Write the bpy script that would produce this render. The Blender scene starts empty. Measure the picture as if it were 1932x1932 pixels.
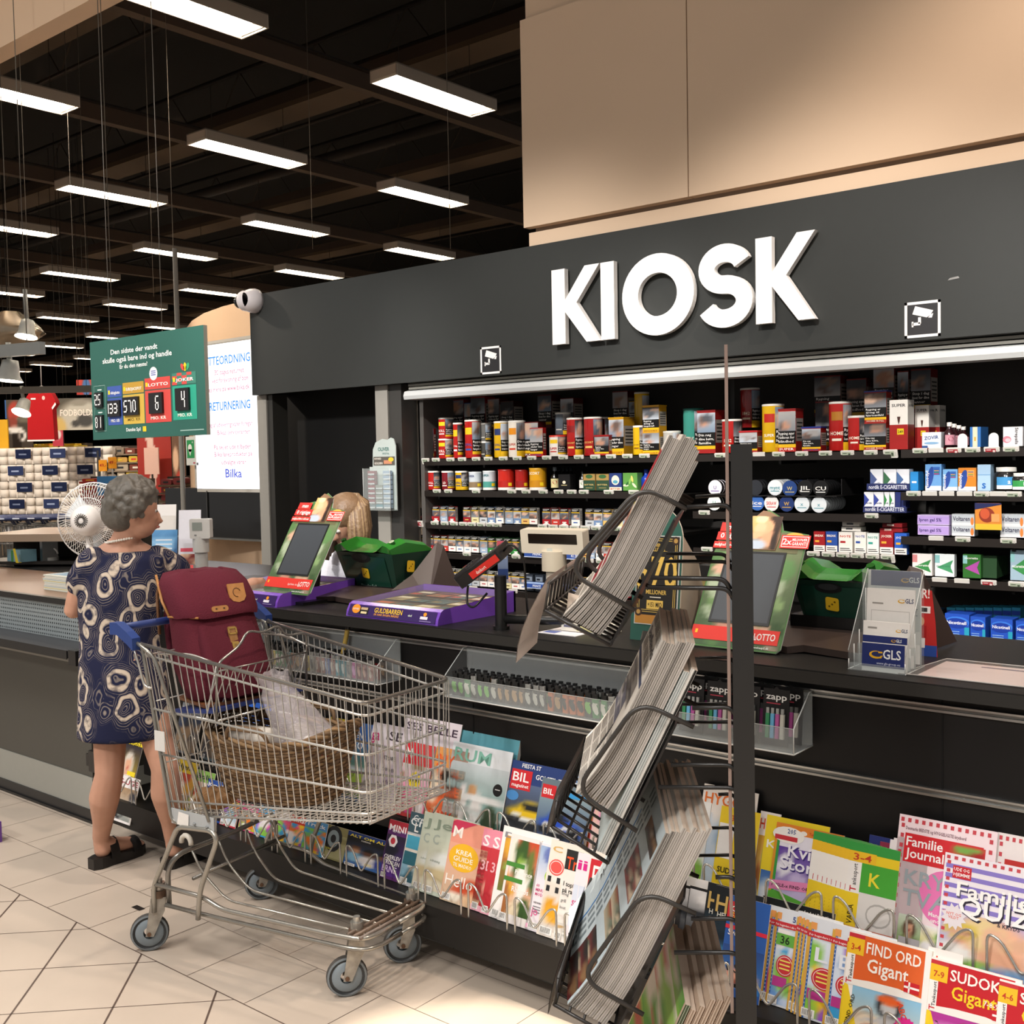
import bpy, bmesh, math, random
from mathutils import Vector as V, Matrix
random.seed(7)
sc=bpy.context.scene; COL=sc.collection
# ---------------------------------------------------------------- camera
FPX=2069.15; YAW=0.690665605; PITCH=0.0489548517; ROLL=-0.0191037798; EYE=V((0,0,1.62))
_fw=V((-math.sin(YAW)*math.cos(PITCH),math.cos(YAW)*math.cos(PITCH),-math.sin(PITCH)))
_r=V((math.cos(YAW),math.sin(YAW),0)); _u=_r.cross(_fw)
_r,_u=_r*math.cos(ROLL)+_u*math.sin(ROLL), _u*math.cos(ROLL)-_r*math.sin(ROLL)
cam=bpy.data.cameras.new('camera'); co=bpy.data.objects.new('camera',cam); COL.objects.link(co)
co.matrix_world=Matrix(((_r.x,_u.x,-_fw.x,0),(_r.y,_u.y,-_fw.y,0),(_r.z,_u.z,-_fw.z,EYE.z),(0,0,0,1)))
cam.sensor_fit='HORIZONTAL'; cam.sensor_width=36; cam.lens=36*FPX/1932; cam.clip_end=200; sc.camera=co
def ray(x,y): return _fw+_r*((x-966)/FPX)-_u*((y-966)/FPX)
def PY(x,y,Y): d=ray(x,y); return EYE+d*(Y/d.y)          # a point on the plane y=Y
def PX(x,y,X): d=ray(x,y); return EYE+d*(X/d.x)
def PZ(x,y,z): d=ray(x,y); return EYE+d*((z-EYE.z)/d.z)
def AT(x,y,t): return EYE+ray(x,y)*t
def PPL(x,y,p0,n): d=ray(x,y); return EYE+d*((p0-EYE).dot(n)/d.dot(n))
def toward(p): # pixel of a point
    v=p-EYE; z=v.dot(_fw); return 966+FPX*v.dot(_r)/z, 966-FPX*v.dot(_u)/z, z
# ---------------------------------------------------------------- world, lights, exposure
sc.view_settings.view_transform='Standard'; sc.view_settings.look='None'; sc.view_settings.exposure=0.12; sc.view_settings.gamma=1; sc.view_settings.use_curve_mapping=False
w=bpy.data.worlds.new('world'); sc.world=w; w.use_nodes=True
w.node_tree.nodes['Background'].inputs[0].default_value=(1,.95,.9,1); w.node_tree.nodes['Background'].inputs[1].default_value=.34
def lamp(name,kind,loc,energy,col=(1,.86,.74),size=1,sizey=None,aim=None,cone=None,blend=.5,spread=None):
    l=bpy.data.lights.new(name,kind); l.energy=energy; l.color=col
    if kind=='AREA':
        l.size=size
        if sizey: l.shape='RECTANGLE'; l.size_y=sizey
        if spread: l.spread=spread
    else: l.shadow_soft_size=size
    if cone: l.spot_size=math.radians(cone); l.spot_blend=blend
    o=bpy.data.objects.new(name,l); COL.objects.link(o); o.location=loc
    d=(V(aim)-V(loc)) if aim else V((0,0,-1))
    o.rotation_euler=d.to_track_quat('-Z','Y').to_euler(); return o
for x,y in [(-6.5,.4),(-3.6,.1),(-.8,-.5),(1.6,.4)]: lamp('mall_light','AREA',(x,y,4.5),44,(1,.95,.9),1.0,spread=math.radians(100))
lamp('mall_and_fill_spot','SPOT',(-.25,2.95,5.0),290,(1,.82,.68),.07,cone=112,blend=.4)
lamp('mall_and_fill_spot','SPOT',(-3.1,2.6,4.8),170,(1,.86,.74),.07,cone=100,blend=.8)
lamp('mall_and_fill_spot','SPOT',(-5.7,2.4,4.7),30,(1,.88,.76),.07,cone=100,blend=.8)
lamp('mall_and_fill_spot','SPOT',(-1.75,2.3,4.6),1600,(1,.9,.76),.06,aim=(-1.85,2.0,0),cone=13,blend=.3)
for x in (-5.2,-3.6,-2.0,-.4): lamp('shelf_fill_spot','SPOT',(x+.6,.4,4.4),680,(1,.95,.9),.15,aim=(x,4.6,1.38),cone=38,blend=.7)  # added spots that brighten the shelves and fascia, no real fittings
for x in (-5,-3.2,-1.6,0): lamp('mall_and_fill_spot','SPOT',(x+.5,-1.0,3.0),165,(1,.95,.9),.12,aim=(x,2.55,.55),cone=44,blend=.7)  # added low front fill for the magazine rows
lamp('mall_and_fill_spot','SPOT',(-7.2,-.2,5.2),190,(1,.9,.8),.1,aim=(-7.8,4,5.3),cone=52,blend=.5)  # added spot that brightens only the bulkhead face
lamp('hall_fill_spot','SPOT',(-8.2,3.4,3.9),260,(1,.86,.7),.08,aim=(-6.9,5.2,1.9),cone=75,blend=.6)  # added fill spot for the curved beige wall
lamp('hall_fill_spot','SPOT',(-11.5,3.4,4.4),900,(1,.9,.78),.1,aim=(-13.5,7.6,1.2),cone=65,blend=.7)  # added fill spot for the far toilet paper stack
# ---------------------------------------------------------------- materials: colour comes from each mesh's colour attribute
def lin(c):
    if isinstance(c,str): c=tuple(int(c[i:i+2],16)/255 for i in (0,2,4))
    return tuple((v/12.92 if v<=.04045 else ((v+.055)/1.055)**2.4) for v in c[:3])
MATS={}
def mat(name,rough=.5,metal=0,noise=.06,scale=30,bump=0,kind=None,spec=.5,emit=0,alpha=.2):
    m=bpy.data.materials.new(name); m.use_nodes=True; nt=m.node_tree; N=nt.nodes; L=nt.links; b=N['Principled BSDF']; out=N['Material Output']
    a=N.new('ShaderNodeAttribute'); a.attribute_name='Col'
    n=N.new('ShaderNodeTexNoise'); n.inputs['Scale'].default_value=scale; n.inputs['Detail'].default_value=4
    tc=N.new('ShaderNodeTexCoord'); L.new(tc.outputs['Object'],n.inputs['Vector'])
    mp=N.new('ShaderNodeMapRange'); mp.inputs['To Min'].default_value=1-noise; mp.inputs['To Max'].default_value=1+noise; L.new(n.outputs['Fac'],mp.inputs['Value'])
    mx=N.new('ShaderNodeVectorMath'); mx.operation='SCALE'; L.new(a.outputs['Color'],mx.inputs[0]); L.new(mp.outputs[0],mx.inputs['Scale'])
    L.new(mx.outputs[0],b.inputs['Base Color'])
    b.inputs['Roughness'].default_value=rough; b.inputs['Metallic'].default_value=metal; b.inputs['Specular IOR Level'].default_value=spec
    if bump:
        bp=N.new('ShaderNodeBump'); bp.inputs['Strength'].default_value=bump; bp.inputs['Distance'].default_value=.01; L.new(n.outputs['Fac'],bp.inputs['Height']); L.new(bp.outputs[0],b.inputs['Normal'])
    if emit:
        L.new(a.outputs['Color'],b.inputs['Emission Color']); b.inputs['Emission Strength'].default_value=emit
    if kind=='clear':
        t=N.new('ShaderNodeBsdfTransparent'); t.inputs[0].default_value=(.93,.95,.95,1); ms=N.new('ShaderNodeMixShader'); ms.inputs[0].default_value=alpha
        L.new(t.outputs[0],ms.inputs[1]); L.new(b.outputs[0],ms.inputs[2]); L.new(ms.outputs[0],out.inputs['Surface'])
    MATS[name]=m; return m
mat('matte',.75,spec=.3); mat('print',.45,noise=.03,scale=60,spec=.35); mat('plastic',.35,noise=.04); mat('gloss',.15,noise=.03); mat('fabric',.9,noise=.18,scale=220,bump=.3,spec=.15)
mat('dark',.45,noise=.04,spec=.25); mat('steel',.34,1,noise=.12,scale=14); mat('chrome',.25,.7,noise=.1,scale=20); mat('rust',.6,.5,noise=.5,scale=45,bump=.3); mat('paper',.85,noise=.06,scale=90,spec=.2)
mat('clear',.08,kind='clear',alpha=.16); mat('film',.12,kind='clear',alpha=.27,noise=.3,scale=40,bump=.6); mat('glass',.03,noise=.05,kind='clear',alpha=.3)
mat('lampglow',.4,emit=34.0); mat('screenglow',.4,emit=1.15); mat('wicker',.7,noise=.35,scale=60,bump=.2); mat('leather',.5,noise=.2,scale=70,bump=.15)
mat('skin',.5,noise=.1,scale=25,spec=.3); mat('hair',.45,noise=.3,scale=60,bump=.35); mat('blackgloss',.12,noise=.05,spec=.6); mat('wall',.8,noise=.02,scale=3,spec=.2)
# ---------------------------------------------------------------- mesh builder
class F: # a flat frame: origin, unit right, unit up; n points toward the viewer of the face
    def __init__(s,o,ux,uy): s.o=V(o); s.x=V(ux).normalized(); s.y=V(uy); s.y=(s.y-s.x*s.y.dot(s.x)).normalized(); s.n=s.x.cross(s.y)
    def p(s,u,v,d=0): return s.o+s.x*u+s.y*v+s.n*d
    def sub(s,u,v,d=0,rot=0):
        c,k=math.cos(rot),math.sin(rot); return F(s.p(u,v,d),s.x*c+s.y*k,s.y*c-s.x*k)
XZ=lambda o: F(o,(1,0,0),(0,0,1)) # faces -Y (towards the customer)
_tc={}
_fc=bpy.data.curves.new('t','FONT'); _fo=bpy.data.objects.new('t',_fc); COL.objects.link(_fo)
def glyphs(s,bold,res=1):
    k=(s,bold,res)
    if k not in _tc:
        _fc.body=s; _fc.size=1; _fc.resolution_u=res; _fc.offset=bold; _fc.align_x='LEFT'
        dg=bpy.context.evaluated_depsgraph_get(); dg.update(); e=_fo.evaluated_get(dg); m=e.to_mesh()
        vs=[(v.co.x,v.co.y) for v in m.vertices]; fs=[tuple(p.vertices) for p in m.polygons]; e.to_mesh_clear()
        x0=min([v[0] for v in vs],default=0); x1=max([v[0] for v in vs],default=0)
        _tc[k]=([(a-x0,b) for a,b in vs],fs,x1-x0)
    return _tc[k]
class M:
    def __init__(s): s.v=[]; s.f=[]; s.c=[]; s.m=[]; s.sm=[]; s.mats=[]
    def mi(s,m):
        if m not in s.mats: s.mats.append(m)
        return s.mats.index(m)
    def add(s,vs,fs,col,m='plastic',smooth=False):
        b=len(s.v); s.v+=[tuple(p) for p in vs]; c=lin(col); i=s.mi(m)
        for f in fs: s.f.append(tuple(b+k for k in f)); s.c.append(c); s.m.append(i); s.sm.append(smooth)
    def box(s,a,b,col,m='plastic'):
        x0,y0,z0=a; x1,y1,z1=b
        s.add([(x0,y0,z0),(x1,y0,z0),(x1,y1,z0),(x0,y1,z0),(x0,y0,z1),(x1,y0,z1),(x1,y1,z1),(x0,y1,z1)],[(3,2,1,0),(4,5,6,7),(0,1,5,4),(1,2,6,5),(2,3,7,6),(3,0,4,7)],col,m)
    def fbox(s,f,u0,v0,u1,v1,d0,d1,col,m='plastic'):
        P=[f.p(u,v,d) for d in (d0,d1) for u,v in ((u0,v0),(u1,v0),(u1,v1),(u0,v1))]
        s.add(P,[(3,2,1,0),(4,5,6,7),(0,1,5,4),(1,2,6,5),(2,3,7,6),(3,0,4,7)],col,m)
    def rect(s,f,u0,v0,u1,v1,col,d=.0004,m='print'): s.add([f.p(u0,v0,d),f.p(u1,v0,d),f.p(u1,v1,d),f.p(u0,v1,d)],[(0,1,2,3)],col,m)
    def poly(s,f,pts,col,d=.0004,m='print'): s.add([f.p(u,v,d) for u,v in pts],[tuple(range(len(pts)))],col,m)
    def ell(s,f,u,v,ru,rv,col,d=.0006,m='print',n=16,rot=0): s.poly(f,[(u+ru*math.cos(t)*math.cos(rot)-rv*math.sin(t)*math.sin(rot),v+ru*math.cos(t)*math.sin(rot)+rv*math.sin(t)*math.cos(rot)) for t in [2*math.pi*k/n for k in range(n)]],col,d,m)
    def star(s,f,u,v,r,col,n=14,k=.82,d=.0008): s.poly(f,[(u+r*(1 if i%2 else k)*math.cos(math.pi*i/n),v+r*(1 if i%2 else k)*math.sin(math.pi*i/n)) for i in range(2*n)],col,d)
    def img(s,f,u0,v0,u1,v1,nx,ny,fn,d=.0005,m='print'):
        b=len(s.v); cs=[]
        for j in range(ny+1):
            for i in range(nx+1): s.v.append(tuple(f.p(u0+(u1-u0)*i/nx,v0+(v1-v0)*j/ny,d))); cs.append(lin(fn(i/nx,j/ny)))
        k=s.mi(m)
        for j in range(ny):
            for i in range(nx):
                q=(j*(nx+1)+i,j*(nx+1)+i+1,(j+1)*(nx+1)+i+1,(j+1)*(nx+1)+i); s.f.append(tuple(b+x for x in q)); s.c.append([cs[x] for x in q]); s.m.append(k); s.sm.append(False)
    def frame(s,f,u0,v0,u1,v1,t,col,d=.0005,m='print'):
        for a in ((u0,v0,u1,v0+t),(u0,v1-t,u1,v1),(u0,v0,u0+t,v1),(u1-t,v0,u1,v1)): s.rect(f,*a,col,d,m)
    def prism(s,f,pts,d0,d1,col,m='plastic',side=None,smooth=False):
        n=len(pts); s.add([f.p(u,v,d1) for u,v in pts],[tuple(range(n))],col,m); s.add([f.p(u,v,d0) for u,v in pts],[tuple(reversed(range(n)))],col,m)
        s.add([f.p(u,v,d) for d in (d0,d1) for u,v in pts],[(i,(i+1)%n,n+(i+1)%n,n+i) for i in range(n)],side or col,m,smooth)
    def text(s,f,st,u,v,h,col,d=.0009,bold=.012,al='l',w=None,rot=0,m='print',res=1,ext=0,side=None):
        vs,fs,W=glyphs(st,min(bold,.015),max(res,2 if h>.012 else 1)); k=h/.72
        kx=k if w is None else w/max(W,.01)
        g=f.sub(u,v,d,rot); o=0 if al=='l' else (-W*kx/2 if al=='c' else -W*kx)
        s.add([g.p(a*kx+o,b*k) for a,b in vs],fs,col,m)
    def tube(s,pts,r,col,m='steel',n=6,closed=False,caps=True):
        pts=[V(p) for p in pts]; L=len(pts); rs=r if isinstance(r,(list,tuple)) else [r]*L; R=[]; pn=None
        for i,p in enumerate(pts):
            a=pts[(i-1)%L] if (closed or i>0) else p; b=pts[(i+1)%L] if (closed or i<L-1) else p
            t=(b-a).normalized() if (b-a).length>1e-9 else V((0,0,1))
            if pn is None: pn=t.orthogonal().normalized()
            else:
                pn=pn-t*pn.dot(t); pn=pn.normalized() if pn.length>1e-6 else t.orthogonal().normalized()
            q=t.cross(pn); R.append([p+(pn*math.cos(2*math.pi*k/n)+q*math.sin(2*math.pi*k/n))*rs[i] for k in range(n)])
        vs=[x for rg in R for x in rg]; fs=[]
        for i in range(L if closed else L-1):
            j=(i+1)%L
            for k in range(n): fs.append((i*n+k,i*n+(k+1)%n,j*n+(k+1)%n,j*n+k))
        if not closed and caps: fs+= [tuple(reversed(range(n))),tuple((L-1)*n+k for k in range(n))]
        s.add(vs,fs,col,m,True)
    def lathe(s,o,ax,prof,col,m='plastic',n=20,ux=None,arc=None,smooth=True):
        o=V(o); ax=V(ax).normalized(); x=V(ux).normalized() if ux else ax.orthogonal().normalized(); x=(x-ax*x.dot(ax)).normalized(); y=ax.cross(x)
        a0,a1=arc or (0,2*math.pi); full=arc is None; k=n if full else n+1
        vs=[o+ax*h+(x*math.cos(a0+(a1-a0)*j/n)+y*math.sin(a0+(a1-a0)*j/n))*r for r,h in prof for j in range(k)]
        fs=[(i*k+j,i*k+(j+1)%k,(i+1)*k+(j+1)%k,(i+1)*k+j) for i in range(len(prof)-1) for j in range(n)]
        s.add(vs,fs,col,m,smooth)
    def cyl(s,a,b,r,col,m='plastic',n=16,cap=None):
        a=V(a); b=V(b); L=(b-a).length; s.lathe(a,b-a,[(r,0),(r,L)],col,m,n)
        for p,d in ((a,a-b),(b,b-a)):
            d=d.normalized(); x=d.orthogonal().normalized(); s.add([p+(x*math.cos(2*math.pi*k/n)+d.cross(x)*math.sin(2*math.pi*k/n))*r for k in range(n)],[tuple(range(n))],cap or col,m)
    def ball(s,c,r,col,m='plastic',n=14,k=9):
        r=r if isinstance(r,(tuple,list)) else (r,r,r); vs=[]
        for i in range(k+1):
            t=math.pi*i/k
            for j in range(n): vs.append((c[0]+r[0]*math.sin(t)*math.cos(2*math.pi*j/n),c[1]+r[1]*math.sin(t)*math.sin(2*math.pi*j/n),c[2]-r[2]*math.cos(t)))
        s.add(vs,[(i*n+j,i*n+(j+1)%n,(i+1)*n+(j+1)%n,(i+1)*n+j) for i in range(k) for j in range(n)],col,m,True)
    def loft(s,rings,col,m='plastic',caps=True,smooth=True):
        n=len(rings[0]); vs=[p for r in rings for p in r]
        s.add(vs,[(i*n+j,i*n+(j+1)%n,(i+1)*n+(j+1)%n,(i+1)*n+j) for i in range(len(rings)-1) for j in range(n)],col,m,smooth)
        if caps: s.add(rings[0],[tuple(reversed(range(n)))],col,m); s.add(rings[-1],[tuple(range(n))],col,m)
    def build(s,name,parent=None,label=None,cat=None,group=None,kind=None,local=False,origin=None):
        me=bpy.data.meshes.new(name)
        if parent is not None and not local: off=V(parent.location) if parent.parent is None else V(parent.location)+V(parent.parent.location)
        elif local: off=V((0,0,0))
        elif origin is not None: off=V(origin)
        else:
            xs=[p[0] for p in s.v]; ys=[p[1] for p in s.v]; off=V(((min(xs)+max(xs))/2,(min(ys)+max(ys))/2,min(p[2] for p in s.v)))
        me.from_pydata([(a-off.x,b-off.y,c-off.z) for a,b,c in s.v],[],s.f)
        at=me.color_attributes.new('Col','FLOAT_COLOR','CORNER'); buf=[]
        for p,c in zip(s.f,s.c):
            if isinstance(c,list):
                for q in c: buf+=[q[0],q[1],q[2],1.0]
            else: buf+=[c[0],c[1],c[2],1.0]*len(p)
        at.data.foreach_set('color',buf); me.polygons.foreach_set('material_index',s.m); me.polygons.foreach_set('use_smooth',s.sm)
        for x in s.mats: me.materials.append(MATS[x])
        me.update(); o=bpy.data.objects.new(name,me); COL.objects.link(o)
        if parent is not None: o.parent=parent
        else: o.location=off
        tag(o,label,cat,group,kind); return o
def tag(o,label=None,cat=None,group=None,kind=None):
    for k,x in (('label',label),('category',cat),('group',group),('kind',kind)):
        if x: o[k]=x
    return o
def thing(name,label,cat,loc,group=None,rz=0):
    o=bpy.data.objects.new(name,None); COL.objects.link(o); o.location=loc; o.rotation_euler=(0,0,rz); o.empty_display_size=.1; return tag(o,label,cat,group)
def dup(o,parent=None,loc=None,rz=None,label=None,group=None):
    c=o.copy(); COL.objects.link(c)
    if parent is not None: c.parent=parent
    for ch in [k for k in o.children]: dup(ch,c)
    if loc is not None: c.location=loc
    if rz is not None: c.rotation_euler=(0,0,rz)
    if label: c['label']=label
    if group: c['group']=group
    return c
ORD='first second third fourth fifth sixth seventh eighth ninth tenth eleventh twelfth thirteenth fourteenth fifteenth sixteenth seventeenth eighteenth nineteenth twentieth'.split()
def nth(i):
    if i<20: return ORD[i]
    if i<39: return 'twenty-'+['first','second','third','fourth','fifth','sixth','seventh','eighth','ninth'][(i-20)%9] if i<29 else 'thirtieth'
    return 'last'
def rgb(c): return tuple(int(c[i:i+2],16)/255 for i in (0,2,4)) if isinstance(c,str) else c
def soft(bg,els):
    # a little soft-edged picture: background (bottom colour, top colour) and ellipses (u,v,ru,rv,colour,turn)
    b0,b1=rgb(bg[0]),rgb(bg[1]); E=[(u,v,a,b,rgb(c),math.cos(t),math.sin(t)) for u,v,a,b,c,t in els]
    def fn(s,t):
        c=[x+(y-x)*t for x,y in zip(b0,b1)]
        for u,v,a,b,k,ct,st in E:
            x,y=s-u,t-v; q=math.hypot((x*ct+y*st)/a,(y*ct-x*st)/b); w=max(0,min(1,(1.25-q)/.4))
            if w: c=[p+(r-p)*w for p,r in zip(c,k)]
        return c
    return fn
def arc(c,f,r,a0,a1,n=6): return [f.p(c[0]+r*math.cos(a0+(a1-a0)*i/n),c[1]+r*math.sin(a0+(a1-a0)*i/n)) for i in range(n+1)]
def rnd(pts,r,n=4): # round the inner corners of a 3-D polyline
    pts=[V(p) for p in pts]; out=[pts[0]]
    for i in range(1,len(pts)-1):
        a,b,c=pts[i-1:i+2]; d1=min(r,(a-b).length*.49); d2=min(r,(c-b).length*.49); p=b+(a-b).normalized()*d1; q=b+(c-b).normalized()*d2
        out+=[p*(1-t)**2+b*2*t*(1-t)+q*t*t for t in [k/n for k in range(n+1)]]
    return out+[pts[-1]]
def rrect(u0,v0,u1,v1,r,n=4):
    o=[]
    for cx,cy,a in ((u1-r,v0+r,-90),(u1-r,v1-r,0),(u0+r,v1-r,90),(u0+r,v0+r,180)):
        o+=[(cx+r*math.cos(math.radians(a+90*k/n)),cy+r*math.sin(math.radians(a+90*k/n))) for k in range(n+1)]
    return o
# ================================================================ the setting
def S(B,name,**k): return B.build(name,kind='structure',**k)
WALLC='d9c0a6'
b=M(); mat('tile',.38,noise=.1,scale=5,spec=.4)
b.add([(-60,-6,0),(8,-6,0),(8,50,0),(-60,50,0)],[(0,1,2,3)],'bcae9f','tile')
def grout(x0,y0,x1,y1,w=.0022,c='574840'):
    d=V((x1-x0,y1-y0,0)).normalized(); q=V((-d.y,d.x,0))*w
    b.add([V((x0,y0,.0006))-q,V((x1,y1,.0006))-q,V((x1,y1,.0006))+q,V((x0,y0,.0006))+q],[(0,1,2,3)],c,'tile')
for y,wd in ((1.947,.0018),(2.237,.0009),(2.527,.0009)): grout(-9,y,4,y,wd)
for k in range(-16,22):
    x=-3.866+.2935*k; grout(x,1.947,x,2.237,.0012); grout(x+.14,2.237,x+.14,2.6,.0008)
for k in range(-18,24):
    for x,s,wd in ((-4.07+.415*k,1,.0032),(-3.98+.415*k,-1,.0016)): grout(x,1.947,x+s*3.4,1.947-3.4,wd)
p=PZ(260,1713,0); b.add([(p.x-.025,p.y-.012,.001),(p.x+.03,p.y-.012,.001),(p.x+.03,p.y+.012,.001),(p.x-.025,p.y+.012,.001)],[(0,1,2,3)],'1c1512','matte')
S(b,'floor',origin=(0,0,0))
# upper kiosk wall: big beige panels standing proud of the strip below
b=M(); zb=PY(1432,345.6,4.44).z; zt=PY(984,38,4.44).z; xl=PY(988,430,4.44).x; xs=PY(1298,300,4.44).x
for x0,x1 in ((xl,xs-.003),(xs+.003,3)): b.box((x0,4.44,zb),(x1,4.49,zt),WALLC,'wall')
b.box((xl+.02,4.52,2.6),(3,5.4,7.5),WALLC,'wall'); b.box((xl+.04,4.49,zb-.03),(3,4.52,zt+.02),'8d7c6c','wall')  # second box is the recess, its shade put into a darker colour
b.box((xl+.005,4.48,zt+.012),(3,4.52,7.5),WALLC,'wall'); b.box((xl+.025,4.452,2.6),(3,4.52,zb-.028),WALLC,'wall')
S(b,'wall_front')
b=M(); b.box((-30,3.95,PY(100,69,4.1).z),(-1,4.1,9),WALLC,'wall'); b.box((-30,3.0,PY(100,69,4.1).z+.6),(-1,3.95,9),WALLC,'wall'); S(b,'wall_bulkhead')
# dark hall ceiling
b=M(); b.box((-60,4.1,8.2),(3,50,8.3),'0c0a09','matte'); S(b,'ceiling')
b=M(); b.box((-60,50,0),(6,50.2,8.3),'14110f','matte'); S(b,'wall_back')
b=M(); b.box((-60.2,-6,0),(-60,50,8.3),'16120f','matte'); S(b,'wall_left')
BC='4a3d33'
for i,x in enumerate([-5.4,-8.5,-11.4,-14.3,-17.2,-20,-23,-26,-30]):   # long beams that carry the lamps
    b=M(); b.box((x-.06,4.2,5.45),(x+.06,45,5.62),BC,'matte')
    b.box((x-.12,4.2,5.62),(x+.12,45,5.64),'1f1a17','matte'); S(b,'ceiling_beam')
for i,y in enumerate([5.6,8.9,12.2,15.5,19,23,27,32]):
    b=M(); b.box((-50,y,6.0),(-3.7 if y<6 else 0,y+.45,6.06),'4f4133','matte'); b.box((-50,y,6.06),(0 if y>6 else -3.7,y+.02,6.2),'3a2f27','matte'); b.box((-50,y+.43,6.06),(0 if y>6 else -3.7,y+.45,6.2),'241d18','matte'); S(b,'ceiling_beam')
for i,y in enumerate([7.2,10.6,14,18,22,28]): # roof trusses
    b=M(); b.tube([(-50,y,6.5),(-3.7,y,6.5)],.03,'2d2620','matte',4); b.tube([(-50,y,7.6),(-3.7,y,7.6)],.04,'1b1613','matte',4)
    pts=[(-50+.9*k,y,6.5 if k%2 else 7.6) for k in range(52)]; b.tube(pts,.014,'3a3028','matte',3); S(b,'ceiling_truss')
b=M(); b.tube([(-25,9.3,6.4),(-3.7,9.3,6.4)],.05,'2b231d','matte',6); b.tube([(-25,11.5,6.3),(-3.7,11.5,6.3)],.09,'221c18','matte',8); S(b,'ceiling_pipe')
# ---- fluorescent lamps
def lamp_unit():
    t=thing('ceiling_lamp','','lamp',(0,0,5))
    h=M(); W=.17; L=1.36
    h.box((-W,0,0),(-W+.012,L,.1),'a59b8e','plastic'); h.box((W-.012,0,0),(W,L,.1),'a59b8e','plastic'); h.box((-W,0,.012),(W,.012,.1),'b8aea2','plastic'); h.box((-W,L-.012,.012),(W,L,.1),'b8aea2','plastic'); h.box((-W,0,.1),(W,L,.112),'6d655c','plastic')
    h.box((-W,L-.012,0),(W,L,.02),'d8cfc2','plastic'); h.box((-W,0,0),(W,.012,.02),'d8cfc2','plastic'); h.build('housing',t,local=True)
    for s in (-1,1):
        g=M(); g.box((s*.07-.055,.05,.03),(s*.07+.055,L-.1,.06),'fff0dc','lampglow'); g.build('fluorescent_tube',t,local=True)
    r=M(); r.box((-.15,.02,.085),(.15,L-.02,.095),'fff6ea','matte'); r.build('reflector',t,local=True)
    for y in (.2,L-.2): k=M(); k.tube([(0,y,.11),(0,y,.62)],.004,'3a332c','matte',3); k.build('suspension',t,local=True)
    return t
LX=[-7.13,-9.95,-12.72,-15.5,-18.45,-21.2,-24,-26.8,-29.6,-32.4,-35.2,-38,-40.8]; LY=[1.45,4.2,6.95,9.7,12.47,15.22,17.95,20.7,23.45,26.2,29]
proto=None; nl=0
for r_,x in enumerate(LX):
    for c_,y in enumerate(LY):
        px,py,z=toward(V((x,y+.68,5))); 
        if z<1 or not(-160<px<1000) or py<-60: continue
        if y<4: continue
        if px>490 and py>560-(px-490)*.175: continue
        if x>-8 and y>9: continue
        if r_>=10 and c_%2: continue
        lb='lit fluorescent hall lamp, %s row from the kiosk, %s lamp along that row'%(nth(r_),nth(c_-1)); 
        if proto is None: proto=lamp_unit(); o=proto
        else: o=dup(proto)
        o.location=(x,y,5); o['label']=lb; o['group']='fluorescent lamps hung in rows under the dark hall ceiling'; nl+=1
# ---- kiosk shell: fascia, posts, door opening, back wall
FY=4.42; fz0=PY(475,746,FY).z; fz1=PY(799,500,FY).z; fx0=PY(474,680,FY).x
b=M(); b.box((fx0,FY,fz0),(3,FY+.03,fz1),'353736','dark'); 
FASC=b.build('fascia_board',None,'long dark grey fascia board carrying the big white kiosk lettering','fascia')
b=M(); b.box((fx0+.001,FY+.031,fz0),(fx0+.03,5.2,fz1-.03),'2b2b2b','plastic'); S(b,'trim_6')
for x0,x1,c,m,n in ((485,502,'96938c','plastic','post'),(708,731,'96938c','plastic','post')):
    b=M(); a=PY(x0,760,4.47).x; e=PY(x1,760,4.47).x; b.box((a,4.47,0),(e,4.6,fz0),c,m); S(b,'trim_%d'%(1 if x0<600 else 2))
b=M(); b.box((PY(502,760,4.48).x,4.48,0),(PY(514,760,4.48).x,4.6,fz0),'33322f','plastic'); S(b,'trim_3')
b=M(); b.box((PY(731,760,4.48).x,4.48,0),(PY(757,760,4.48).x,4.6,fz0),'393836','plastic'); b.box((PY(758,760,4.5).x,4.5,0),(PY(761,760,4.5).x,4.62,fz0),'6a645c','plastic'); S(b,'trim_4')
b=M(); b.box((PY(514,760,4.48).x-.25,4.7,0),(PY(708,760,4.48).x,4.74,2.4),'060606','matte'); S(b,'doorway_panel')  # flat black panel filling the door opening
KX0=PY(775,800,4.6).x
b=M(); b.box((KX0-.03,4.56,0),(3,5.08,.02),'1a1917','matte'); S(b,'trim_5')
b=M(); b.box((KX0-.02,5.06,0),(3,5.1,2.7),'4a4846','plastic'); S(b,'wall_right')
b=M(); b.box((KX0-.02,4.6,2.3),(3,5.06,2.34),'1c1b1a','plastic'); S(b,'ceiling_kiosk')
# ---- shutter
t=thing('roller_shutter','pale grey roller shutter rolled up along the lower edge of the dark fascia','shutter',(-3,4.44,1.96))
x0=PY(762,750,4.44).x; z0=PY(763,754,4.44).z; z1=PY(760,737,4.44).z
b=M(); pr=[(4.44,z0),(4.435,z0+.02),(4.445,z0+.045),(4.47,z1),(4.55,z1),(4.55,z0)]
b.loft([[(x,y,z) for y,z in pr] for x in (x0,3)],'b9bcbc','plastic',smooth=False); b.build('bottom_bar',t)
b=M(); 
for k in range(3): b.box((x0+.02,4.46-.003*k,z1+.004+.018*k),(3,4.55,z1+.016+.018*k),['77766f','8f8e86','5d5c58'][k],'plastic')
b.build('curtain',t)
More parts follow.
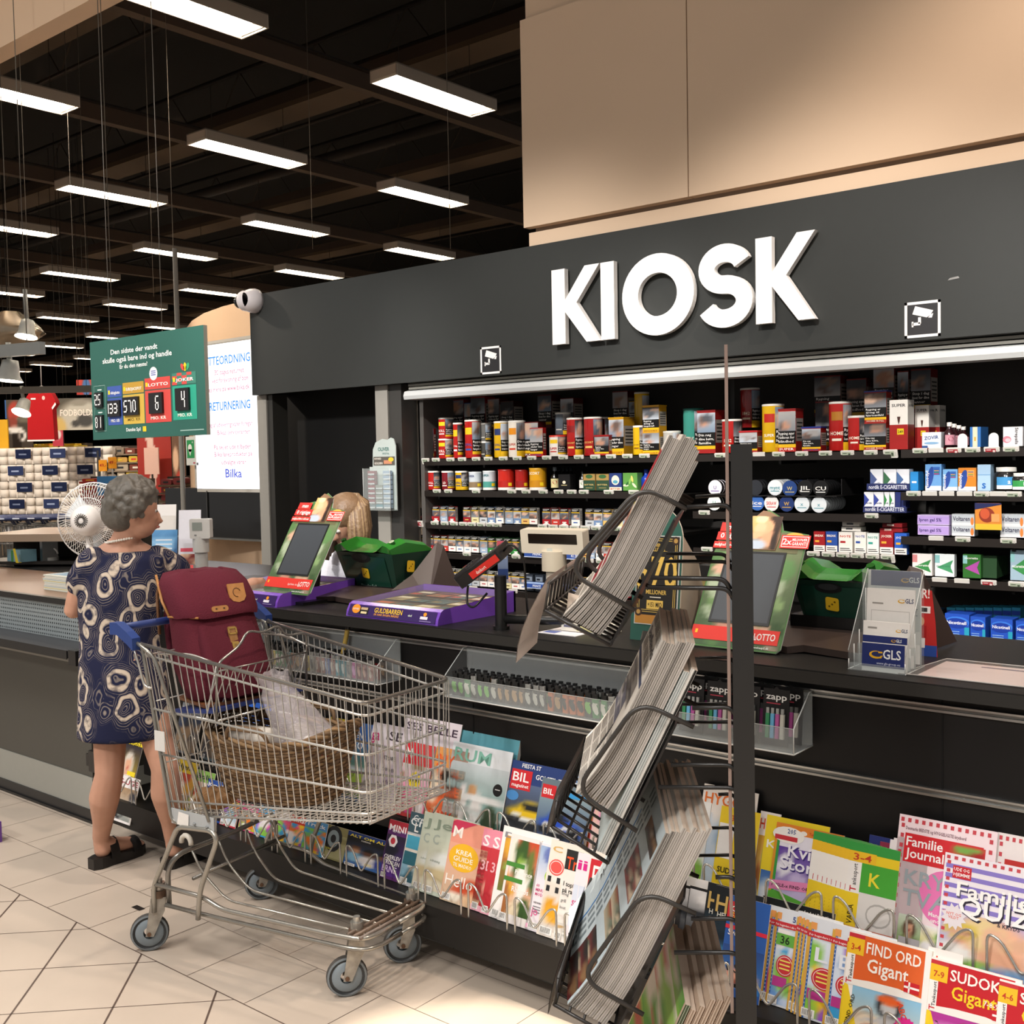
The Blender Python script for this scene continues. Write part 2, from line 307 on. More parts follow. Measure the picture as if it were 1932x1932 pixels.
# ================================================================ back-wall shelving with its goods
class CF: # a frame wrapped on a vertical cylinder; u=0 faces the aisle (-Y), +u turns to +X
    def __init__(s,c,r,a=0): s.c=V(c); s.r=r; s.a=a
    def p(s,u,v,d=0): t=s.a+u/s.r; return V((s.c.x+(s.r+d)*math.sin(t),s.c.y-(s.r+d)*math.cos(t),s.c.z+v))
    def sub(s,u,v,d=0,rot=0): return CS(s,u,v,d,rot)
class CS:
    def __init__(s,f,u,v,d,rot): s.f=f;s.u=u;s.v=v;s.d=d;s.c=math.cos(rot);s.k=math.sin(rot)
    def p(s,u,v,d=0): return s.f.p(s.u+u*s.c-v*s.k,s.v+u*s.k+v*s.c,s.d+d)
def R(B,f,u0,v0,u1,v1,col,d=.0004,m='print'):
    if isinstance(f,F): B.rect(f,u0,v0,u1,v1,col,d,m); return
    n=max(1,int((u1-u0)/f.r/.2)); 
    for i in range(n): B.rect(f,u0+(u1-u0)*i/n,v0,u0+(u1-u0)*(i+1)/n,v1,col,d,m)
WARN=[['Rygning','årsag til','lungekræft'],['Rygning er','årsag til','hjerteanfald'],['Din røg','dine børn,','familie'],['Stop i dag','livet for dine','venner'],['Rygning','skader dine','lunger'],['Rygning øger','risikoen for','blindhed']]
SK=['c9977c','b98a72','8f7464','d8b49c','6e5a52','a9a4a2','54585e']
def photo(B,f,u0,v0,u1,v1,rg,d=.0005):
    bgs=['8d8f94','40454c','b9b6b4','2c2b2e','7d8fa3','c5cdd6']
    B.img(f,u0,v0,u1,v1,5,5,soft((rg.choice(bgs),rg.choice(bgs)),[(rg.uniform(.2,.8),rg.uniform(.15,.8),rg.uniform(.12,.3),rg.uniform(.15,.35),rg.choice(SK),rg.uniform(0,3)) for k in range(rg.randint(2,4))]),d)
def warn(B,f,w,h,u0,rg,foot,d=.0004):
    t=h*.12
    R(B,f,u0,h*.17,u0+w,h*.5,'0d0c0c',d+.0002); photo(B,f,u0,h*.5,u0+w,h*.97,rg,d+.0002); R(B,f,u0,h*.1,u0+w,h*.18,'e8b81c',d+.0003); R(B,f,u0,0,u0+w,h*.1,foot,d+.0002)
    for i,s in enumerate(rg.choice(WARN)): B.text(f,s,u0+w*.07,h*(.41-.095*i),min(h*.062,.012),'f2f0ea',d+.0006,.03,w=min(w*.86,len(s)*.0068*max(.7,h/.14)))
def can(x,y,z,r,h,col,title,tc,label,rg,lid='e6e2da',foot=None,stripe=None,grp='tobacco tins on the top shelf'):
    B=M(); B.lathe((x,y,z),(0,0,1),[(r*.97,0),(r,.003),(r,h-.006),(r*.985,h)],col,'gloss',22); B.lathe((x,y,z+h),(0,0,1),[(r*1.02,-.008),(r*1.02,.001),(r*.9,.002),(r*.9,-.002),(0,-.002)],lid,'plastic',22)
    f=CF((x,y,z),r,math.radians(36)); W=r*2.6
    warn(B,f,W*.55,h*.97,0,rg,foot or col,.0005)
    if stripe: R(B,f,-W*.42,h*.62,-W*.02,h*.8,stripe,.0006)
    if title: B.text(f,title,-W*.23,h*.32,min(.02,W*.5/max(4,len(title))),tc,.0008,.04,'c')
    R(B,f,-W*.4,h*.2,-W*.06,h*.25,tc,.0007)
    return B.build('tobacco_tin',None,label,'tin',grp)
def crate(x,y,z,w,d,h,col,title,tc,label,rg,warnon=True,name='tobacco_box',grp='tobacco tins on the top shelf',cat='box',side=None,lid=None,draw=None):
    B=M(); B.box((x,y,z),(x+w,y+d,z+h),col,'print'); f=XZ((x,y,z)); g=F((x+w,y,z),(0,1,0),(0,0,1))
    if lid: B.box((x-.002,y-.002,z+h),(x+w+.002,y+d+.002,z+h+.007),lid,'plastic')
    if warnon: warn(B,f,w,h,0,rg,col); 
    if warnon:
        R(B,g,.004,h*.25,d-.004,h*.8,side or 'b9b2a8')
        for i in range(5): R(B,g,d*.15,h*(.68-.09*i),d*.85,h*(.71-.09*i),'222222',.0007)
    if title: B.text(f,title,w*.5,h*(.035 if warnon else .72),h*(.055 if warnon else .11),tc,.0009,.04,'c',w=w*.8)
    if draw: draw(B,f,g,w,d,h)
    return B.build(name,None,label,cat,grp)
SZ=[1.625,1.445,1.26,1.09,.90,.715]
def shelving(name,label,x0,x1,zs,ends):
    t=thing(name,label,'shelving',((x0+x1)/2,4.8,0))
    for s,xx in zip(('l','r'),(x0,x1)):
        if s in ends: B=M(); B.box((xx-.015,4.6,0),(xx+.015,5.05,2.28),'5a5754' if s=='l' else '1b1a19','plastic'); B.build('side_panel',t)
    for k in range(3): pass
    B=M(); B.box((x0+.016,5.02,.1),(x1-.016,5.05,2.28),'3a3836','matte'); B.build('back_panel',t)
    for z,y0 in zs:
        B=M(); B.box((x0+.016,y0,z-.028),(x1-.016,5.02,z-.012),'171513','plastic'); B.box((x0+.016,y0-.006,z-.034),(x1-.016,y0+.004,z),'221d1a','plastic')
        for k in range(int((x1-x0)/.35)): B.box((x0+.1+.35*k,y0+.02,z-.05),(x0+.112+.35*k,5.0,z-.029),'0e0d0c','plastic')
        B.build('shelf',t)
    B=M(); B.box((x0+.016,4.62,0),(x1-.016,5.0,.55 if zs[-1][0]<.9 else .7),'100f0e','matte'); B.build('plinth',t); return t
U1=(-4.47,-2.72); U2=(-2.69,-1.70); U3=(-1.69,1.2)
shelving('tobacco_shelving','black shelving full of tobacco left of the newspaper stand post',U1[0],U1[1],[(z-.004,4.6) for z in SZ],'l')
shelving('snus_shelving','black shelving with snus cans behind the second lottery screen',U2[0],U2[1],[(1.621,4.6),(1.35,4.6),(1.176,4.6),(.9,4.6)],'')
shelving('pharmacy_shelving','black shelving with medicine boxes right of the snus shelves',U3[0],U3[1],[(1.624,4.6),(1.446,4.6),(1.261,4.6),(1.09,4.6),(.831,4.6)],'')
# ---- electronic price tags
def tagmesh(red=False,blank=False):
    B=M(); f=F((0,0,0),(1,0,0),(0,-.35,1)); B.prism(f,rrect(-.03,-.03,.03,.006,.003,2),-.006,0,'e9e6df','plastic')
    if not blank:
        B.rect(f,-.024,-.024,.016,.0,'b3bfa8' if not red else 'a8323a',.0006); B.rect(f,.004,-.02,.013,-.006,'4d584a' if not red else 'f0d8d4',.001); B.rect(f,-.02,-.007,-.002,-.004,'5a6656' if not red else 'f0d8d4',.001); B.rect(f,-.02,-.018,-.012,-.014,'5a6656',.001); B.rect(f,.018,-.022,.026,-.004,'d2cfc6',.0006)
    return B
TP=[tagmesh().build('price_tag',local=True),tagmesh(1).build('price_tag',local=True),tagmesh(0,1).build('price_tag',local=True)]
used=[0,0,0]
def tags(pxs,z,Y,where,kinds=None):
    for i,px in enumerate(pxs):
        k=(kinds or {}).get(i,0); p=PY(px,PIXY(px,z,Y),Y); o=TP[k] if not used[k] else dup(TP[k]); used[k]=1
        o.location=(p.x,Y-.004,z-.002); tag(o,'%s price tag, %s from the left %s'%(['white electronic','red electronic','blank white'][k],nth(i),where),'price tag','price tags '+where)
def PIXY(px,z,Y): # pixel row where the column px meets height z on the plane Y
    y=900.0
    for k in range(6): y+=(PY(px,y,Y).z-z)/(PY(px,y,Y).z-PY(px,y+1,Y).z)
    return y
Z3=lambda a:780+a*.2692
tags([Z3(a) for a in (85,158,260,342,440,525,630,728,830,935,1050,1160,1275,1385,1500,1620,1755)],SZ[0],4.594,'along the top tobacco shelf')
tags([Z3(a) for a in (165,245,440,690,790,910,1018,1110,1195,1370,1545,1680)],SZ[1],4.594,'along the second tobacco shelf')
tags([Z3(a) for a in (40,150,220,285,350,410,475,538,590,905,980,1055,1130,1205,1280,1365,1430,1505)],SZ[2],4.594,'along the third tobacco shelf',{0:1})
tags([Z3(a) for a in (115,375,510,720,1135,1230,1315,1390,1460)],SZ[3],4.594,'along the fourth tobacco shelf')
tags([Z3(a) for a in (180,290,420,700)],SZ[4],4.594,'along the fifth tobacco shelf')
Z4=lambda a:1280+a*.3375
tags([Z4(145)],1.35,4.594,'under the white snus cans left of the post')
tags([Z4(160)],1.176,4.594,'below the black packets left of the post')
tags([Z4(a) for a in (235,450,560,690,822,945,1075,1185)],1.621,4.594,'along the shelf above the snus cans',{1:2})
tags([Z4(a) for a in (755,838,920,1000,1085,1170)],1.176,4.594,'under the cigarette papers beside the lottery screen')
tags([Z4(1080)],1.35,4.594,'under the small e-cigarette boxes')
tags([Z4(a) for a in (1350,1440,1540,1645,1752,1860)],1.624,4.594,'along the top medicine shelf',{2:1,4:1,1:2})
tags([Z4(a) for a in (1315,1405,1500,1600,1695,1785,1875)],1.446,4.594,'along the second medicine shelf',{1:2,2:2,3:2,5:2})
tags([Z4(a) for a in (1440,1590,1845)],1.261,4.594,'along the third medicine shelf',{0:2})
tags([Z4(a) for a in (1340,1460,1585,1735,1890)],1.09,4.594,'along the fourth medicine shelf',{1:2,2:2,3:1})
tags([Z4(a) for a in (1508,1635,1800,1900)],.831,4.594,'along the bottom medicine shelf')
# ---- tins and boxes on the top shelf, in pixels of the photograph: left, right, top
rg=random.Random(3)
def pc(a,b,top,z,Y,col,title,tc,label,base=None,**k):
    p=PY((a+b)/2,top,Y); q=PY(a,top,Y); e=PY(b,top,Y); dep=(V((p.x,p.y,0))).length; c=V((p.x,p.y,0)).normalized()
    wv=(e-q).length*abs(math.cos(math.atan2(-c.x,c.y))); r=wv/2; ztop=PY((a+b)/2,top,Y).z
    return can(p.x,Y+r*.6,z,r,ztop-z,col,title,tc,label,rg,**k)
def pb(a,b,top,z,Y,col,title,tc,label,d=.06,**k):
    q=PY(a,top,Y); e=PY(b,top,Y); return crate(q.x,Y,z,e.x-q.x,d,q.z-z,col,title,tc,label,rg,**k)
z=SZ[0]+.001; Yf=4.64; a=Z3; yy=lambda v:720+v*.2692
RED='b5221f'; DRK='5e1a1c'; YEL='e2b21a'; ORG='d9a021'
pb(a(104),a(140),yy(330),z,4.68,'7e1c1c','', 'e8e0d0','small red and black tobacco pouch at the left end of the top shelf',d=.02,name='tobacco_pouch',cat='pouch')
zb=PY(a(205),yy(400),Yf).z
pc(a(152),a(260),yy(402),z,Yf,RED,'ROLL','f4f0e8','red tobacco tin at the left end, lower one of two stacked tins',stripe='f2d11e')
pc(a(152),a(260),yy(255),zb,Yf,RED,'ROLL','f4f0e8','red tobacco tin at the left end, stacked on a matching tin',stripe='f2d11e')
pc(a(262),a(332),yy(290),z,Yf,RED,'OPAL','f4f0e8','slim tall red tobacco can third from the left on the top shelf',stripe='f2c61e')
pc(a(335),a(450),yy(270),z,Yf,RED,'OPAL','2d4d9a','wide tall red tobacco can with yellow price band 267',stripe='f2c61e')
zb=PY(a(490),yy(420),4.7).z
pc(a(450),a(532),yy(420),z,4.7,'4b4a47','','d8d4c8','grey and black tin behind the wide red can, lower one',foot='caa51c'); pc(a(450),a(532),yy(290),zb,4.7,'6e6d6a','','d8d4c8','grey and black tin behind the wide red can, upper one',foot='2a2926')
pc(a(543),a(645),yy(280),z,Yf,YEL,'OPAL','2d3f7a','tall yellow tobacco can with a blue price band',stripe='26386e',foot=YEL)
pc(a(640),a(762),yy(275),z,Yf,'efe6d8','SUPER','c43a22','tall white and yellow can marked XL in red',stripe='e8921e',foot=YEL)
pb(a(765),a(872),yy(285),z,4.68,DRK,'SUPER','f4f0e8','dark red tobacco box behind the red pouch',d=.07)
pb(a(815),a(905),yy(325),z,4.62,'b3201e','SUPER','2d3f7a','bright red and white tobacco pouch leaning before a dark box',d=.03,name='tobacco_pouch',cat='pouch')
pc(a(928),a(1052),yy(378),z,4.63,'efe9de','SUPER','b5221f','short white and black tin under a narrow grey can',lid='d03a2c',stripe='f2c61e')
pc(a(972),a(1082),yy(218),PY(a(1000),yy(372),4.68).z,4.68,'5d6670','','d8d4c8','narrow grey can stacked on the short white tin',foot='e8c01e')
pc(a(1052),a(1168),yy(256),z,Yf,RED,'ESCORT','e8c26a','tall red can with gold XL letters',stripe='8e1a1a',foot='e0a81c'); pc(a(1170),a(1302),yy(250),z,Yf,'a81f20','ESCORT','e8c26a','tall red can with a round gold seal',foot='7a1618')
pc(a(1300),a(1362),yy(250),z,4.74,DRK,'','e8c26a','dark red can half hidden behind the red tall can')
pb(a(1268),a(1368),yy(385),z,4.61,'9e2a24','','f4f0e8','short red tin with mother and baby warning photo',d=.05,lid='a01c1e')
pb(a(1368),a(1472),yy(262),z,4.64,ORG,'ESCORT','8a5a10','large yellow tobacco box with seated woman photo',d=.1,lid='d8a01e')
pc(a(1524),a(1610),yy(310),z,4.64,'e6b818','ESCORT','8a5a10','tall yellow can left of the stacked yellow boxes',foot='e6b818')
pc(a(1530),a(1635),yy(75),z+.02,4.8,'e0b620','','8a5a10','very tall yellow can at the back behind stacked yellow boxes')
zb=PY(a(1650),yy(356),4.63).z
pb(a(1606),a(1722),yy(358),z,4.63,ORG,'ESCORT','8a5a10','yellow tobacco box, lower one of the pair beside the silver tin',d=.07); pb(a(1606),a(1720),yy(178),zb,4.63,ORG,'ESCORT','8a5a10','yellow tobacco box stacked on another, beside the silver tin',d=.07,lid='d8a01e')
pc(a(1730),a(1855),yy(348),z,4.64,'bdbab2','ESCORT','55524c','short silver tin right of the yellow boxes',lid='d6d3ca',foot='bdbab2')
pc(a(1868),a(2010),yy(190),z,4.68,'3d8f80','ESCORT','cfe6d8','tall teal can above the bundled newspapers',lid='2f7a6e',foot='3d8f80')
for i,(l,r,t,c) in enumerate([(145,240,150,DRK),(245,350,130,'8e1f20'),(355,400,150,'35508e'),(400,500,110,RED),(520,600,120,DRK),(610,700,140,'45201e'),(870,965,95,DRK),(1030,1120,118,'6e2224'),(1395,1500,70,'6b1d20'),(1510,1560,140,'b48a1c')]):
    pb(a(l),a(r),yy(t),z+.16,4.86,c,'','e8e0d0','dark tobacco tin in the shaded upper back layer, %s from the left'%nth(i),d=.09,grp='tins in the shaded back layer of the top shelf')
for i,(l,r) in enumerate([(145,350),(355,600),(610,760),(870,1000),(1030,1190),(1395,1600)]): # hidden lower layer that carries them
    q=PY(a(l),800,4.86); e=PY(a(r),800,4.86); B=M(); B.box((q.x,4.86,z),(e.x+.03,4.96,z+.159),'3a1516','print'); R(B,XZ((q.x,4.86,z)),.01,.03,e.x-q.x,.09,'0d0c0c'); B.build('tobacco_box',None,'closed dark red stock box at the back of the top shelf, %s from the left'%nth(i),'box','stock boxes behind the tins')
# right half of the top shelf
a=Z4; yy=lambda v:660+v*.3375
pb(a(105),a(205),yy(348),z,4.66,'a3211f','','f4f0e8','red tin with an unborn child photo right of the teal can',d=.09,lid='8e1a1c')
pc(a(226),a(340),yy(390),z,4.64,RED,'1842','f0e4d0','red can marked 1842 half hidden by the stand post'); pc(a(330),a(440),yy(215),z+.12,4.8,'8e1f20','1842','e8d9c0','dark red can standing high at the back behind the post',foot=YEL)
pb(a(340),a(440),yy(462),z,4.63,'9e2a24','','f4f0e8','short red tin right of the post with a pale photo',d=.05,lid='c0262a')
pc(a(450),a(575),yy(305),z,4.64,YEL,'SUPER','f4f0e8','tall yellow and red can marked XL SUPER',stripe='c0281e',foot='d8901c')
pb(a(552),a(655),yy(340),z,4.64,'b5221f','SUPER','f4f0e8','large red and white tin with a hospital warning photo',d=.08,lid='8e1a1c')
pb(a(690),a(795),yy(440),z,4.63,'a3211f','SUPER','2d3f9a','short red tin with a dark blue lid',d=.06,lid='27358a')
pc(a(825),a(955),yy(292),z,4.65,RED,'HOME','f0e4d0','tallest red can on the right half of the top shelf',foot=YEL,stripe='b87a2a'); pc(a(935),a(1038),yy(370),z,4.63,RED,'HOME','f0e4d0','shorter red HOME ROLL can before the stacked tins',foot=YEL)
zb=PY(a(1100),yy(408),4.64).z
pb(a(1038),a(1160),yy(410),z,4.64,'a3281f','HOME ROLL','e8d9c0','black and red HOME ROLL tin, lower one of two',d=.06); pb(a(1040),a(1162),yy(240),zb,4.64,'a3281f','HOME ROLL','e8d9c0','black and red HOME ROLL tin, upper one with dark blue rim',d=.06,lid='27358a')
def sup(B,f,g,w,d,h):
    R(B,f,0,0,w,h*.5,'a3211f'); B.text(f,'SUPER',w*.5,h*.86,h*.06,'1d1d22',.0009,.06,'c',w=w*.75); B.rect(f,w*.42,h*.3,w*.78,h*.42,'e8c81e',.0008); B.text(f,'249',w*.46,h*.33,h*.055,'2a2012',.0012,.03); B.poly(f,[(w*.42,h*.66),(w*.6,h*.66),(w*.56,h*.56),(w*.51,h*.5),(w*.46,h*.56)],'4a2a22',.0009)
    R(B,g,0,0,d,h*.5,'8e1c1c'); B.text(g,'SUPER',d*.5,h*.86,h*.045,'1d1d22',.0009,.06,'c',w=d*.7)
pb(a(1180),a(1282),yy(282),z,4.64,'efeae2','','1d1d22','white and red SUPER carton standing at the front of its row',d=.075,warnon=False,draw=sup,name='tobacco_carton',cat='carton',grp='white and red cartons in a row')
for i in range(2): pb(a(1322+62*i),a(1400+60*i),yy(312),z,4.76+.09*i,'efeae2','','1d1d22','white and red SUPER carton, %s behind the front one'%nth(i),d=.08,warnon=False,draw=sup,name='tobacco_carton',cat='carton',grp='white and red cartons in a row')
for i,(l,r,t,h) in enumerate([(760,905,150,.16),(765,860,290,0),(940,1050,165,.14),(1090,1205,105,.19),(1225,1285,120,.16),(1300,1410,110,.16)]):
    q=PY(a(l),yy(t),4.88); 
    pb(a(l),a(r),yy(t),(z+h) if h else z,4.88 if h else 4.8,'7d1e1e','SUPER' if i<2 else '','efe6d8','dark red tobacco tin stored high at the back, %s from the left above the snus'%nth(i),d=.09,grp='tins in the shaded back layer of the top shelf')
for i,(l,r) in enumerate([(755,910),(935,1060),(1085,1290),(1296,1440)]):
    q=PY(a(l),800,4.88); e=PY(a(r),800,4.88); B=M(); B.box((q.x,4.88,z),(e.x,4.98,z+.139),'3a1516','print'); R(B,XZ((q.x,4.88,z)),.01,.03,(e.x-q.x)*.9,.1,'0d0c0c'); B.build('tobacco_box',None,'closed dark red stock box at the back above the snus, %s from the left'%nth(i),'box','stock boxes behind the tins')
# second shelf
a=Z3; yy=lambda v:720+v*.2692; z=SZ[1]+.001; G2='tins and boxes on the second tobacco shelf'
pc(a(84),a(172),yy(628),z,4.63,RED,'ROLL','f4f0e8','red and black tin at the left end of the second shelf',grp=G2); pc(a(178),a(272),yy(628),z,4.63,'7d1f28','LD','f4f0e8','wine red tin marked LD on the second shelf',grp=G2); pc(a(274),a(368),yy(628),z,4.63,YEL,'OPAL','26386e','yellow and navy tin on the second shelf',foot=YEL,stripe='26386e',grp=G2)
def band(c1,c2,t,tc): 
    def d(B,f,w,h): R(B,f,-.06,h*.14,.07,h*.45,c1,.0006); R(B,f,-.06,0,.07,h*.13,'efece4',.0006); B.text(f,t,-w*.55,h*.72,h*.12,tc,.001,.04); R(B,f,.02,h*.2,.04,h*.36,'e8c81e',.0009)
    return d
def pcan(l,r,t,col,lid,dr,label):
    p=PY((l+r)/2,t,4.63); q=PY(l,t,4.63); e=PY(r,t,4.63); c=V((p.x,p.y,0)).normalized(); rr=(e-q).length*c.y/2; B=M(); h=p.z-z
    B.lathe((p.x,4.63+rr*.6,z),(0,0,1),[(rr,0),(rr,h)],col,'gloss',22); B.lathe((p.x,4.63+rr*.6,z+h),(0,0,1),[(rr*1.02,-.006),(rr*1.02,.002),(0,.003)],lid,'plastic',22); dr(B,CF((p.x,4.63+rr*.6,z),rr,math.radians(25)),rr*2,h); B.build('tobacco_tin',None,label,'tin',G2)
pcan(a(368),a(466),yy(635),'c9d2d8','d9dee0',band('8a7458','','SUPER','26386e'),'pale grey and brown SUPER tin on the second shelf'); pcan(a(467),a(564),yy(628),'c9d2d8','d9dee0',band('4d9a8e','','SUPER','2f6f78'),'pale grey and teal SUPER tin on the second shelf')
pcan(a(567),a(692),yy(618),'c4281c','a01c18',band('b5221a','','','f0c060'),'bright red round tin in the middle of the second shelf'); pcan(a(694),a(790),yy(620),'a81f1a','8e1a18',band('981c18','','','f0c060'),'darker red round tin beside the yellow ESCORT tin'); pcan(a(788),a(912),yy(608),'dca01c','e0aa2a',band('c88a18','','ESCORT','fff4d8'),'yellow round ESCORT tin on the second shelf')
def bottle(px,top,w,col,cap,lab,label,Y=4.66,z=z,grp='small bottles on the second tobacco shelf'):
    p=PY(px,top,Y); h=p.z-z; r=w; t=thing('bottle',label,'bottle',(p.x,Y+r,z),grp); B=M(); B.lathe((p.x,Y+r,z),(0,0,1),[(0,0),(r,0),(r,h*.58),(r*.45,h*.72),(r*.4,h*.86)],col,'gloss',14); B.build('body',t)
    B=M(); B.lathe((p.x,Y+r,z+h*.84),(0,0,1),[(r*.46,0),(r*.46,h*.16),(0,h*.16)],cap,'plastic',12); B.build('cap',t)
    if lab: B=M(); R(B,CF((p.x,Y+r,z+h*.1),r,.6),-r*1.1,0,r*1.1,h*.4,lab[0],.0006); B.ell(CF((p.x,Y+r,z+h*.1),r,.6),0,h*.24,r*.5,h*.09,lab[1],.001); B.build('sticker',t)
bottle(a(972),yy(600),.024,'0f0d0c','8e979c',('efe2a8','b52a1e'),'dark bottle with cream label and red seal')
for i,x in enumerate((1005,1035,1062,1090)): bottle(a(x),yy(600),.02,'0d0d0e','2a3238',None,'black small bottle behind the black gift box, %s from the left'%nth(i),Y=4.78)
bottle(a(1170),yy(618),.02,'10140f','12181a',('f2efe6','4f8a3a'),'dark bottle with white and green label beside green boxes')
def bx(a_,b_,t,col,label,dr,z=z,Y=4.63,d=.05,name='carton',cat='box',grp=G2): return pb(a_,b_,t,z,Y,col,'','ffffff',label,d=d,warnon=False,draw=dr,name=name,cat=cat,grp=grp)
def dbit(B,f,g,w,d,h): B.ell(f,w/2,h*.85,w*.3,h*.12,'3f6b3f'); R(B,f,0,0,w,h*.62,'2f4a36'); B.text(f,'BITTER',w/2,h*.3,h*.1,'c8b070',.001,.03,'c',w=w*.8); R(B,f,w*.2,h*.14,w*.8,h*.18,'a89860',.0009)
bx(a(1015),a(1096),yy(650),'141314','black gift box with a small gold emblem between bottles',lambda B,f,g,w,d,h:(B.ell(f,w/2,h*.5,w*.14,h*.1,'e8e0c8'),R(B,f,w*.25,h*.3,w*.75,h*.34,'d8c890',.0009)))
bx(a(1190),a(1272),yy(648),'a98a50','gold and green bitter box, left one of two',dbit); bx(a(1281),a(1369),yy(648),'a98a50','gold and green bitter box, right one of two',dbit)
bx(a(1372),a(1458),yy(642),'2b3f7a','dark blue box with a pale oval picture on the second shelf',lambda B,f,g,w,d,h:(R(B,f,0,0,w,h*.2,'efe6d0'),B.ell(f,w/2,h*.6,w*.32,h*.28,'e8e4d0'),B.ell(f,w/2,h*.5,w*.2,h*.1,'5aa0b8',.0009),B.text(f,'BITTER',w/2,h*.05,h*.1,'b5401e',.001,.04,'c',w=w*.8)))
bx(a(1468),a(1568),yy(640),'5f9a48','green leafy picture box beside the blue bottle',lambda B,f,g,w,d,h:[B.ell(f,w*(.2+.15*k),h*(.3+.12*(k%4)),w*.2,h*.07,['d8e0c0','2f6a34','8ac060','e8d070'][k%4],.0006+.0002*k,rot=.6*k) for k in range(5)])
bottle(a(1612),yy(615),.026,'1c3fae','2a4ab8',None,'clear blue bottle on the second shelf')
for i,x in enumerate((1668,1710,1748,1790)): bottle(a(x),yy(595),.019,'14110f','d8dcd8',('efeae2','c43a3a'),'small dark bottle with white cap and label, %s of the row by the newspapers'%nth(i))
# ---- cigarette packs: one built mesh per design, then copies
def packmesh(k):
    rg2=random.Random(50+k); B=M(); w,d,h=.054,.023,.088; foot=['efece6','a82028','c23a30','efece6','2f8a3c','d8cfa0','9fb2c8','efece6','e0b86a','8e1c26','6f8ab0','bfc4c8'][k%12]
    B.box((0,0,0),(w,d,h),foot,'print'); f=XZ((0,0,0)); g=F((w,0,0),(0,1,0),(0,0,1)); R(B,f,0,h*.78,w,h,'131212'); R(B,f,0,h*.74,w,h*.79,'e2b41e',.0006); photo(B,f,0,h*.34,w,h*.74,rg2)
    for i in range(2): R(B,f,w*.08,h*(.92-.07*i),w*(.85-.2*i),h*(.945-.07*i),'e8e6e0',.0007)
    R(B,f,w*.25,h*.14,w*.75,h*.2,['a82028','efece6','efece6','2a56a0','efece6','6e5a2a','efece6','4d7a9a','7a2a1e','e0c060','efece6','3a3a40'][k%12],.0007); B.poly(f,[(0,0),(w*.5,h*.16),(w,0)],'efece6' if k%3==1 else foot,.0006)
    R(B,g,.002,0.006,d-.002,h*.95,'c8c3ba'); 
    for i in range(6): R(B,g,d*.2,h*(.8-.1*i),d*.8,h*(.83-.1*i),'55514c',.0006)
    return B
PK=[packmesh(k).build('cigarette_pack',local=True) for k in range(12)]; pku=[0]*12
def packs(row,xs,z,Y,seq,dz=None):
    for i,px in enumerate(xs):
        k=seq[i%len(seq)]; o=PK[k] if not pku[k] else dup(PK[k]); pku[k]=1; p=PY(px,PIXY(px,z,Y),Y); o.location=(p.x,Y,z+(dz[i%len(dz)] if dz else 0))
        tag(o,'cigarette pack, %s from the left %s'%(nth(i),row),'cigarettes','cigarette packs '+row)
a=Z3
packs('on the third tobacco shelf before the gap',[a(x) for x in (135,190,246,350,408,465,522,580,645,702,757,813)],SZ[2]+.001,4.64,[1,6,1,9,5,11,10,3,6,10,8,0])
packs('on the third tobacco shelf after the gap',[a(x) for x in (905,968,1030,1108,1205,1265,1330,1405,1468,1540)],SZ[2]+.001,4.64,[1,2,1,3,11,10,8,5,6,10])
packs('on the fourth tobacco shelf, left run',[a(x) for x in (40,93,145,195,248,302,355,408,468,524,579,635,692)],SZ[3]+.001,4.64,[9,1,9,2,0,3,7,0,6,4,4,4,4])
packs('on the fourth tobacco shelf, right run',[a(x) for x in (1170,1220,1272,1335,1400,1470)],SZ[3]+.001,4.64,[8,6,7,2,0,8])
packs('on the fifth tobacco shelf, left run',[a(x) for x in (35,90,145,198,252,305,358,412,468,522,580,635,690,745)],SZ[4]+.001,4.64,[0,3,1,7,0,3,6,11,0,7,3,5,0,3])
packs('on the fifth tobacco shelf, right run',[a(x) for x in (1150,1205,1265,1330,1395,1450)],SZ[4]+.001,4.64,[8,7,1,4,2,9])
packs('lying back on the third tobacco shelf',[a(x) for x in (210,420,570,960,1400)],SZ[2]+.001,4.78,[0,5,3,2,6])
packs('in the second rank of the fourth tobacco shelf',[a(x) for x in (120,240,360,480,600,720)],SZ[3]+.001,4.72,[1,0,7,6,4,4]); packs('in the second rank of the fifth tobacco shelf',[a(x) for x in (110,230,350,470,590,710)],SZ[4]+.001,4.72,[3,0,7,6,11,0])
for i,(x,t) in enumerate([(15,885),(62,885),(115,885)]):
    p=PY(a(x),720+t*.2692,4.64); B=M(); B.cyl((p.x+.015,4.66,SZ[2]),(p.x+.015,4.66,p.z),.016,'2a1a1c','gloss',12,'8e1f24'); R(B,CF((p.x+.015,4.66,SZ[2]),.016,.6),-.015,.015,.015,.03,'b8323a',.0008); B.build('lighter_gas',None,'small dark round can at the left end of the third shelf, %s one'%nth(i),'can','small round cans by the cigarettes')
